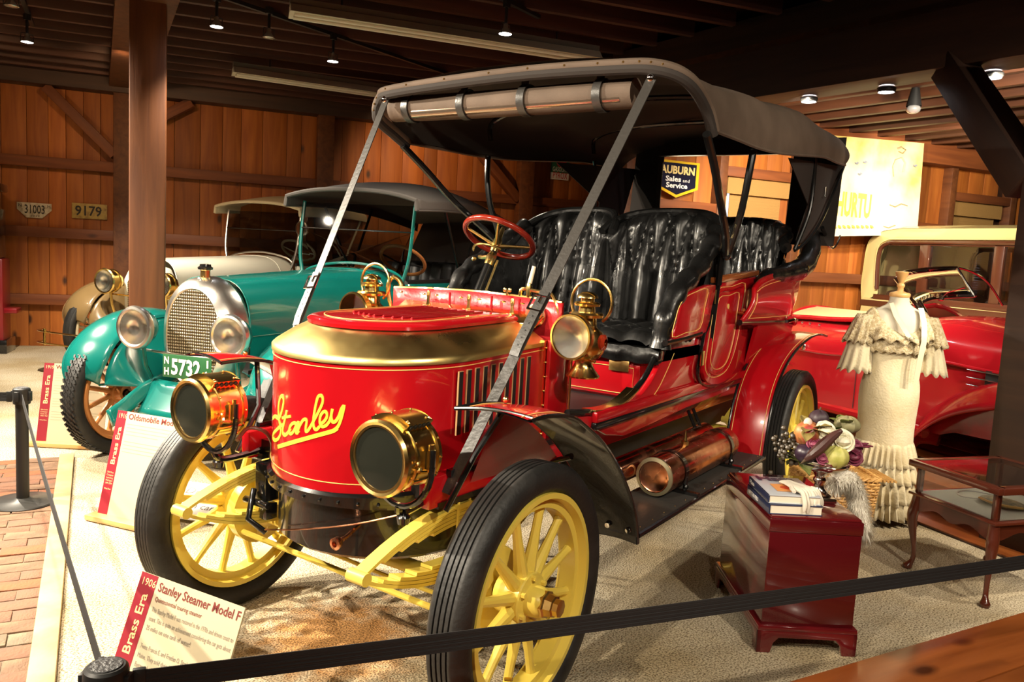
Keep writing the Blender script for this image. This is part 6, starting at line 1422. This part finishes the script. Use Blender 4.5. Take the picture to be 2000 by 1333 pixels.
BELT = mat('belt_webbing', (.010, .010, .011), .8, bump=(60, .3, 1, (.02, .02, 9)))
def belt(a, b, label, sag=.012, w=.048):
    a = Vector(a); b = Vector(b); d = (b-a).normalized(); t = thing('barrier_belt', label, 'barrier', tuple(a)); n_ = Vector((-d.y, d.x, 0)).normalized(); vs = []; fs = []; N = 24; L_ = (b-a).length
    prof = [(-.5, .0012), (-.5, -.0012), (-.3, -.0012), (-.28, -.0005), (-.1, -.0012), (-.08, -.0005), (.1, -.0012), (.12, -.0005), (.3, -.0012), (.5, -.0012), (.5, .0012), (.3, .0012), (.28, .0005), (.1, .0012), (.08, .0005), (-.1, .0012), (-.12, .0005), (-.3, .0012)]
    for i in range(N+1):
        p = d*L_*i/N; z = -sag*4*(i/N)*(1-i/N)
        for h_, o in prof: vs.append((p.x+n_.x*o, p.y+n_.y*o, p.z+z+h_*w))
    k = len(prof)
    for i in range(N):
        for j in range(k): fs.append((i*k+j, i*k+(j+1) % k, i*k+k+(j+1) % k, i*k+k+j))
    m = MB().add(vs, fs); m.build('webbing', BELT, t, smooth=False)
    MB().beam(tuple(-d*.0+Vector((0, 0, 0))), tuple(d*.025), .012, w+.008).build('belt_end', BLKM, t, bevel=.002)
dR = (Vector((-.999, 1.991, 0))-Vector((S1[0], S1[1], 0))); dRn = dR.normalized()
belt((S1[0]+dRn.x*.048, S1[1]+dRn.y*.048, .590), tuple(Vector((S1[0], S1[1], .597))+dR*1.2), 'black webbing belt stretched across the front of the display to the right')
dL = (Vector(S2)-Vector(S1)).normalized()
belt((S1[0]+dL.x*.048, S1[1]+dL.y*.048, .590), (S2[0]-dL.x*.048, S2[1]-dL.y*.048, .590), 'black webbing belt running back to the stanchion on the bricks')
belt((S2[0]+.033, S2[1]-.040, .590), (.75, -3.55, .59), 'short length of black belt leaving the left edge of the picture')
# ================================================================== information boards
SGR = mat('sign_red', (.24, .010, .022), .5); SGC = mat('sign_cream', (.50, .43, .29), .6); SGT = mat('sign_brown_text', (.16, .02, .015), .6); SGG = mat('sign_grey_text', (.22, .19, .15), .7); SGP = mat('sign_faint_print', (.36, .31, .21), .7); SGY = mat('sign_pale_text', (.62, .50, .24), .6)
def board(label, TL, u, BLp, w, head, sub, lines, era='Brass Era', year='1906', side=(), base=False, bar=.17):
    TL = Vector(TL); u = Vector(u).normalized(); dn = (Vector(BLp)-TL); h_ = dn.length; dn = dn.normalized(); n_ = dn.cross(u).normalized()
    if n_.dot(Vector(CAM)-TL) < 0: n_ = -n_
    O = TL+dn*h_+u*w/2; O.z = 0
    t = thing('information_board', label, 'sign', tuple(O)); Tl = TL-O; up = -dn
    def P(x, y, o=.0): return Tl+u*x+dn*y+n_*o
    MB().prism([P(0, 0), P(w, 0), P(w, h_), P(0, h_)], tuple(-n_*.006)).build('panel', SGC, t, smooth=False)
    MB().prism([P(0, 0, .0004), P(w*bar, 0, .0004), P(w*bar, h_, .0004), P(0, h_, .0004)], tuple(n_*.0003)).build('red_band', SGR, t, smooth=False)
    def T(s, x, y, size, m, width=None, vert=False, name='print', bold=0.):
        M = frame(P(x, y, .0009), -dn if vert else u, -u if vert else -dn); text(s, size, M, m, name, t, width=width, ext=.0001, bold=bold)
    T(year, w*.02, h_*.105 if h_ < .45 else h_*.07, w*.072, SGY, width=w*bar*.78)
    T(era, w*bar*.72, h_*(.70 if h_ < .45 else .52), w*bar*.62, SGY, width=h_*(.52 if h_ < .45 else .36), vert=True, bold=.0008)
    T(head, w*(bar+.03), h_*.115 if h_ < .45 else h_*.07, w*.085, SGT, width=w*(.78 if len(head) > 16 else .5), bold=.0006)
    if sub: T(sub, w*(bar+.03), h_*.20, w*.042, SGT, width=w*.46)
    y = h_*(.29 if h_ < .45 else .12)
    for s in lines:
        if s[:1] == '#': MB().prism([P(w*(bar+.03), y-.003, .0004), P(w*(bar+.03+float(s[1:])), y-.003, .0004), P(w*(bar+.03+float(s[1:])), y, .0004), P(w*(bar+.03), y, .0004)], tuple(n_*.0002)).build('text_line', SGP, t, smooth=False)
        elif s: T(s, w*(bar+.03), y, w*.043, SGG, width=w*.78*min(1, len(s)/54), name='text_line')
        y += h_*(.078 if h_ < .45 else .033)
    y = h_*.60
    for s in side: T(s, w*.02, y, w*.026, SGY, width=w*bar*.7, name='text_line'); y += h_*.026
    if base:
        b0 = TL+dn*h_-O; b0.z = .014; MB().beam(tuple(b0-u*.03+n_*.02), tuple(b0+u*(w+.03)+n_*.02), .07, .028).build('wooden_foot', MAP, t, bevel=.003)
    else: MB().beam(tuple(P(w*.5, h_*.1, -.008)), tuple(P(w*.5, h_*.1, -.008)-Vector((n_.x, n_.y, 0)).normalized()*.10-Vector((0, 0, (P(w*.5, h_*.1, 0)+O).z-.01))), .03, .006).build('easel_leg', BLKM, t)
    return t
board('cream board headed Stanley Steamer Model F leaning in front of the left wheel', (.550, -.480, .360), (-.091, .996, 0), (.690, -.459, .02), .485, 'Stanley Steamer Model F', 'Quintessential touring steamer',
      ['This Stanley Model F was restored in the 1970s and driven coast to', 'coast. This is quite an achievement considering the car gets about', '25 miles on one tank of water!', '', 'Twins Francis E. and Freelan O. Stanley owned a photo shop in', 'Maine. They sold their dry photographic process to George', 'Eastman the founder of Kodak. They produced their first steam', 'powered car in 1897. One of their first cars'])
fill = ['#.76', '#.72', '#.75', '#.44']
board('white board dated 1916 standing on a wooden foot before the teal car', (-.281, -2.072, .555), (-.221, .975, 0), (-.144, -2.031, .025), .50, 'Oldsmobile Model 44', None, (fill+[''])*2, year='1916', side=['Olds Motor', 'Company', 'Lansing', 'Michigan', '1899-2004', '', 'Wheel Base'], base=True, bar=.13)
board('cream board dated 1919 standing before the cream and tan car', (-.740, -3.795, .560), (-.555, .832, 0), (-.639, -3.717, .025), .46, 'Willys Sterns Knight', None, (fill+[''])*4, year='1919', side=['Willys-Overland', 'Company', 'Toledo, Ohio', '1908-1963', '', 'Wheel Base'], base=True, bar=.15)
sg = thing('floor_notice', 'small white notice lying on the sand behind the left front wheel', 'sign', (-.56, -1.72, 0), math.atan2(.95, -.31))
Ms = Matrix.Translation((0, 0, .02)) @ Matrix.Rotation(.35, 4, 'X')
o_ = MB().box((0, 0, 0), (.42, .30, .006)).build('panel', WHITE, sg); o_.matrix_local = Ms @ Matrix.Translation((0, 0, .05))
text('Do not', .075, Ms @ Matrix.Translation((-.15, .05, .0535)), SGG, 'print', sg, width=.24); text('touch cars', .06, Ms @ Matrix.Translation((-.15, -.06, .0535)), SGG, 'print', sg, width=.28)
# ================================================================== lamps under the ceiling
TRK = mat('track_black', (.012, .012, .012), .4); BULB = mat('lit_bulb', (1, 1, 1), .3, emit=((.93, .95, 1.0), 60.)); DEAD = mat('unlit_bulb', (.55, .50, .42), .15, .6)
def track(a, b, label):
    t = thing('lighting_track', label, 'lamp', tuple(a)); d = Vector(b)-Vector(a); MB().beam((0, 0, 0), tuple(d), .035, .03).build('rail', TRK, t); return t
for a, b, l in (((-.6, -3.60, 3.35), (-4.9, -3.55, 3.35), 'black lighting track with three lamps left of the long pale tube fixture'), ((-.5, -3.85, 3.35), (-1.75, -6.05, 3.35), 'black lighting track in the upper left corner of the room'), ((-1.7, -1.60, 3.35), (-3.4, -1.57, 3.35), 'short black lighting track over the middle of the long tube fixture')): track(a, b, l)
def track_lamp(p, label, lit=True, tilt=(0, 0)):
    t = thing('track_lamp', label, 'lamp', (p[0], p[1], p[2])); top = 3.34-p[2]
    MB().tube([(0, 0, .075), (0, 0, top)], .012, 8).box((0, 0, top-.03), (.05, .035, .05)).build('stem', TRK, t)
    M = Vector((tilt[0], tilt[1], -1)).normalized()
    MB().lathe([(-.075, .012), (-.07, .018), (-.05, .020), (-.045, .022), (-.03, .034), (-.012, .046), (0, .050), (.003, .048)], (0, 0, 0), M, 24).build('reflector', mat('bulb_glass', (.62, .60, .55), .2, .7), t)
    MB().lathe([(.001, .046), (.006, .025), (.007, 0)], (0, 0, 0), M, 24).build('bulb', BULB if lit else DEAD, t)
    MB().tube([(-.05, 0, .07), (-.055, 0, .0), (-.045, 0, -.0)], .003, 6).tube([(.05, 0, .07), (.055, 0, .0), (.045, 0, 0)], .003, 6).tube([(-.05, 0, .07), (.05, 0, .07)], .004, 6).build('gimbal', TRK, t)
for px, py, l, lit in ((423, 52, 'lit track lamp right of the tall post, nearest the ceiling edge', True), (650, 120, 'lit track lamp between the two tube fixtures', True), (987, 66, 'lit track lamp glowing in front of the long tube fixture', True), (53, 82, 'lit track lamp in the upper left corner', True), (22, 12, 'unlit track lamp at the very top left', False), (525, 74, 'unlit track lamp between two lit ones', False)):
    track_lamp(at(px, py, 2, 3.10), l, lit)
FIX = mat('fixture_enamel', (.66, .60, .48), .45)
def fixture(a, b, label):
    a = Vector(a); b = Vector(b); t = thing('tube_light', label, 'lamp', tuple((a+b)/2)); d = (b-a).normalized(); L_ = (b-a).length/2; n_ = Vector((-d.y, d.x, 0))
    sec = [(-.055, .03), (-.115, -.035), (-.118, -.038), (-.03, -.020), (.03, -.020), (.118, -.038), (.115, -.035), (.055, .03)]
    MB().prism([tuple(-d*L_+n_*x+Vector((0, 0, z))) for x, z in sec], tuple(d*2*L_)).build('reflector', FIX, t, smooth=False)
    MB().box((0, 0, .05), (2*L_, .085, .055), rz=math.atan2(d.y, d.x)).build('channel', mat('fixture_grey', (.16, .14, .11), .5), t)
    for s in (-.055, .055): MB().tube([tuple(-d*(L_-.03)+n_*s+Vector((0, 0, -.045))), tuple(d*(L_-.03)+n_*s+Vector((0, 0, -.045)))], .013, 10).build('tube', mat('unlit_tube', (.78, .74, .62), .3), t)
    for s in (-1, 1): MB().tube([tuple(d*s*L_*.7+Vector((0, 0, .07))), tuple(d*s*L_*.7+Vector((0, 0, .16)))], .008, 6).build('hanger', TRK, t)
fixture(at(566, 18, 2, 3.22), at(1166, 110, 2, 3.22), 'long unlit pale tube light fixture above the canvas top')
fa_, fb2 = Vector(at(455, 137, 2, 3.2)), Vector(at(750, 180, 2, 3.2)); fixture(tuple(fa_), tuple(fa_+(fb2-fa_).normalized()*2.44), 'far unlit tube light fixture nearer the back wall')
for px, py, l in ((1580, 197, 'smallest of the three lit ceiling discs under the right girder'), (1731, 178, 'middle lit ceiling disc under the right girder'), (1938, 150, 'lit ceiling disc right of the dark diagonal brace')):
    p = at(px, py, 2, 2.775); t = thing('ceiling_spot', l, 'lamp', p)
    MB().lathe([(-.01, .055), (.0, .062), (.02, .064), (.03, .05)], n=28).build('trim_ring', TRK, t); MB().lathe([(-.004, 0), (-.002, .056)], n=28).build('bulb', mat('lit_disc', (1, 1, 1), .3, emit=((.95, .97, 1.), 45.)), t)
p = at(1784, 213, 2, 2.80); t = thing('flood_lamp', 'clear bulb lamp lighting the joist beside it', 'lamp', p); MB().ball((0, 0, 0), .055, 16, (1, 1, .7)).build('bulb', mat('flood_bulb', (.6, .6, .6), .1, .7), t); MB().lathe([(.02, .058), (.06, .05), (.16, .03)], n=20).build('socket', TRK, t)
# ================================================================== things on the walls
TIN = mat('plate_tin', (.55, .50, .38), .5, 0, 0, mix=((.30, .24, .16), 18, .45, .7, (1, 1, 1))); TINY = mat('plate_yellow', (.42, .30, .08), .55, mix=((.24, .15, .05), 18, .45, .7, (1, 1, 1))); INK = mat('plate_ink', (.02, .015, .012), .6)
def wallset(px, py, off=.02):
    p = on(px, py, f0+off*NC, NC); return p
def wallthing(name, label, cat, px, py, off=.02): return thing(name, label, cat, wallset(px, py, off), WY)
# local x along the wall (picture left to right), z up; camera side is -y' after rotation => use frame()
def wf_(x, z, y=-.004): return frame((x, y, z), (1, 0, 0), (0, 0, 1))
sc_ = (np.linalg.norm(np.array(wallset(101, 410))-np.array(wallset(33, 405))))
t = wallthing('number_plate', 'octagonal pale number plate 31003 on the left wall', 'sign', 67, 410)
w_ = sc_/2; MB().prism([(-w_, 0, .085), (w_, 0, .085), (w_, 0, -.0), (w_*.45, 0, -.10), (-w_*.45, 0, -.10), (-w_, 0, 0)], (0, .006, 0)).build('plate', TIN, t, bevel=.001)
sgnx = 1
text('31003', .15, frame((-w_*.58, -.003, -.045), (1, 0, 0), (0, 0, 1)), INK, 'digits', t, width=w_*1.16, bold=.002)
for s, x in (('N', -.92), ('H', .74)): text(s, .055, frame((w_*x, -.003, .03), (1, 0, 0), (0, 0, 1)), INK, 'letters', t)
text('1919', .035, frame((-w_*.25, -.003, -.088), (1, 0, 0), (0, 0, 1)), INK, 'letters', t, width=w_*.5)
t = wallthing('number_plate', 'rusty yellow number plate 9179 beside the tall post', 'sign', 175, 413)
MB().prism([(-.20, 0, .095), (.20, 0, .095), (.20, 0, -.095), (-.20, 0, -.095)], (0, .006, 0)).build('plate', TINY, t, bevel=.001); text('9179', .17, frame((-.165, -.003, -.055), (1, 0, 0), (0, 0, 1)), INK, 'digits', t, width=.30, bold=.003)
t = wallthing('metal_sign', 'small green and white sign with red ball high on the back wall', 'sign', 1094, 331, .02)
k_ = np.linalg.norm(np.array(wallset(1112, 331))-np.array(wallset(1077, 331)))/2; hz = (wallset(1094, 308)[2]-wallset(1094, 349)[2])/2
MB().prism([(-k_, 0, hz*1.5), (k_, 0, hz*1.5), (k_, 0, -hz*.35), (-k_, 0, -hz*.35)], (0, .01, 0)).build('green_panel', mat('sign_green', (.02, .12, .06), .4), t); MB().prism([(-k_, 0, -hz*.35), (k_, 0, -hz*.35), (k_, 0, -hz), (-k_, 0, -hz)], (0, .01, 0)).build('white_panel', WHITE, t)
MB().lathe([(0, k_*.55), (-.003, 0)], (.1*k_, -.002, hz*.7), (0, 1, 0), 24).build('red_ball', mat('sign_ball_red', (.5, .01, .03), .4), t)
text('GASOLINE', .10, wf_(-k_*.85, -hz*.22), WHITE, 'letters', t, width=k_*1.7); text('PYROX', .14, wf_(-k_*.8, -hz*.9), mat('sign_letter_red', (.55, .02, .03), .4), 'letters', t, width=k_*1.6)
# navy dealer sign
NB = mat('enamel_navy', (.012, .012, .03), .25, 0, .6); EY = mat('enamel_yellow', (.75, .48, .02), .3, 0, .5)
q = [np.array(WR(a, b, .12)) for a, b in ((1283, 312), (1364, 317), (1363, 369), (1323, 386.5), (1283, 366))]; c_ = (q[0]+q[1]+q[2]+q[4])/4
t = thing('enamel_sign', 'navy and yellow shield shaped enamel sign reading Auburn Sales and Service', 'sign', tuple(c_), A2)
R2 = Matrix.Rotation(-A2, 3, 'Z'); ql = [R2 @ Vector(tuple(p-c_)) for p in q]
wS = max(p.x for p in ql)-min(p.x for p in ql); hS = ql[0].z-ql[3].z; x0s = min(p.x for p in ql); zb_s = ql[3].z; zl_s = (ql[2].z+ql[4].z)/2; zt_s = (ql[0].z+ql[1].z)/2
def shield(k, y, m, name): 
    cx_ = x0s+wS/2; cz = (zt_s+zb_s)/2+.06*hS
    MB().prism([tuple((cx_+(x-cx_)*k, y, cz+(z-cz)*k)) for x, z in ((x0s, zt_s), (x0s+wS, zt_s), (x0s+wS, zl_s), (cx_, zb_s), (x0s, zl_s))], (0, .006, 0)).build(name, m, t)
shield(1, 0, EY, 'yellow_border'); shield(.86, -.003, NB, 'navy_field')
ws_ = wS*.76
def ST(s, x, z, w__, h__, m, b=0.): text(s, h__, frame((x0s+wS*x, -.006, zt_s-hS*z), (1, 0, 0), (0, 0, 1)), m, 'letters', t, width=wS*w__, bold=b)
ST('AUBURN', .10, .36, .80, hS*.30, mat('sign_cream_yellow', (.78, .62, .25), .4), .004); ST('Sales', .22, .58, .36, hS*.20, WHITE, .002); ST('and', .62, .58, .16, hS*.13, WHITE); ST('Service', .24, .76, .50, hS*.20, WHITE, .002)
# bright poster
q = [np.array(WR(a, b, .30)) for a, b in ((1588, 261), (1805, 280), (1791, 459), (1575, 463))]; c_ = sum(q)/4
t = thing('poster', 'large bright yellow and cream vintage poster reading Hurtu on the right wall', 'poster', tuple(c_), A2); ql = [R2 @ Vector(tuple(p-c_)) for p in q]; xa_, xb_ = ql[0].x, ql[1].x; za_, zb_2 = ql[0].z, (ql[3].z+ql[2].z)/2
def postermat():
    m = bpy.data.materials.new('poster_print'); m.use_nodes = True; nt = m.node_tree; b = nt.nodes['Principled BSDF']; L = nt.links.new; N = nt.nodes.new; b.inputs['Roughness'].default_value = .6
    tc = N('ShaderNodeTexCoord'); n = N('ShaderNodeTexNoise'); n.inputs['Scale'].default_value = 2.4; n.inputs['Detail'].default_value = 5; L(tc.outputs['Object'], n.inputs['Vector'])
    sx = N('ShaderNodeSeparateXYZ'); L(tc.outputs['Object'], sx.inputs[0]); ma = N('ShaderNodeMath'); ma.operation = 'MULTIPLY_ADD'; ma.inputs[1].default_value = .45; L(sx.outputs['Z'], ma.inputs[0]); L(n.outputs['Fac'], ma.inputs[2])
    r = N('ShaderNodeValToRGB'); r.color_ramp.elements[0].position = .45; r.color_ramp.elements[1].position = .78; r.color_ramp.elements[0].color = (.85, .80, .58, 1); r.color_ramp.elements[1].color = (.80, .58, .16, 1)
    L(ma.outputs[0], r.inputs[0]); L(r.outputs[0], b.inputs['Base Color']); return m
MB().prism([tuple(p) for p in ql], (0, .012, 0)).build('print', postermat(), t, smooth=False)
PY = mat('poster_yellow', (.80, .62, .10), .6); PG = mat('poster_sketch', (.36, .28, .16), .7); PB_ = mat('poster_blue', (.25, .27, .32), .7)
def PW(px, py): v = R2 @ Vector(tuple(np.array(WR(px, py, .30))-c_)); return v
a = PW(1631, 419); b_ = PW(1698, 420); text('HURTU', .34, frame((a.x, -.004, a.z), (1, 0, 0), (0, 0, 1)), PY, 'letters', t, width=b_.x-a.x, bold=.012)
def sketch(pts, r, m, name): MB().tube([(PW(x, y).x, -.004, PW(x, y).z) for x, y in pts], r, 6, flat=.3).build(name, m, t)
sketch([(1745, 345), (1743, 325), (1748, 312), (1760, 308), (1766, 318), (1762, 336)], .014, mat('poster_rose', (.62, .42, .28), .7), 'drawn_figure'); sketch([(1752, 290), (1760, 287), (1768, 293), (1762, 300), (1754, 296)], .016, PG, 'drawn_figure'); sketch([(1737, 400), (1748, 404), (1760, 398), (1772, 402)], .008, PG, 'drawn_line')
for x, y in ((1688, 316), (1786, 323), (1672, 318), (1678, 339)): sketch([(x-3, y), (x, y+2), (x+3, y-1)], .016, PB_, 'drawn_mark')
for x in range(1618, 1700, 9): sketch([(x, 442), (x+5, 443)], .022, PY, 'drawn_mark')
sketch([(1725, 442), (1735, 445), (1748, 440)], .007, PG, 'drawn_line')
# dark red pump standing at the left edge
pb_ = wallset(-9, 500, .55); t = thing('tall_cabinet', 'dark red cabinet with black top cut off by the left edge', 'cabinet', (pb_[0], pb_[1], 0), WY)
PRD = mat('pump_red', (.22, .006, .012), .35, 0, .4)
MB().box((-.10, 0, .62), (.42, .36, .98)).build('body', PRD, t, bevel=.02); MB().box((-.10, 0, 1.40), (.36, .30, .58)).build('upper_body', BLK, t, bevel=.02); MB().box((-.10, 0, 1.93), (.40, .36, .10)).build('crown', BLK, t, bevel=.02)
MB().lathe([(0, 0), (.0, .09), (.03, .09), (.1, .05), (.14, 0)], (-.1, 0, 1.98), (0, 0, 1), 24).build('finial', BLK, t); MB().box((-.10, 0, .08), (.50, .44, .16)).build('plinth', BLK, t, bevel=.01); MB().box((.17, -.02, .50), (.14, .25, .06)).build('shelf', PRD, t, bevel=.01)
MB().box((-.10, -.186, .7), (.30, .012, .6)).build('door', PRD, t, bevel=.006)
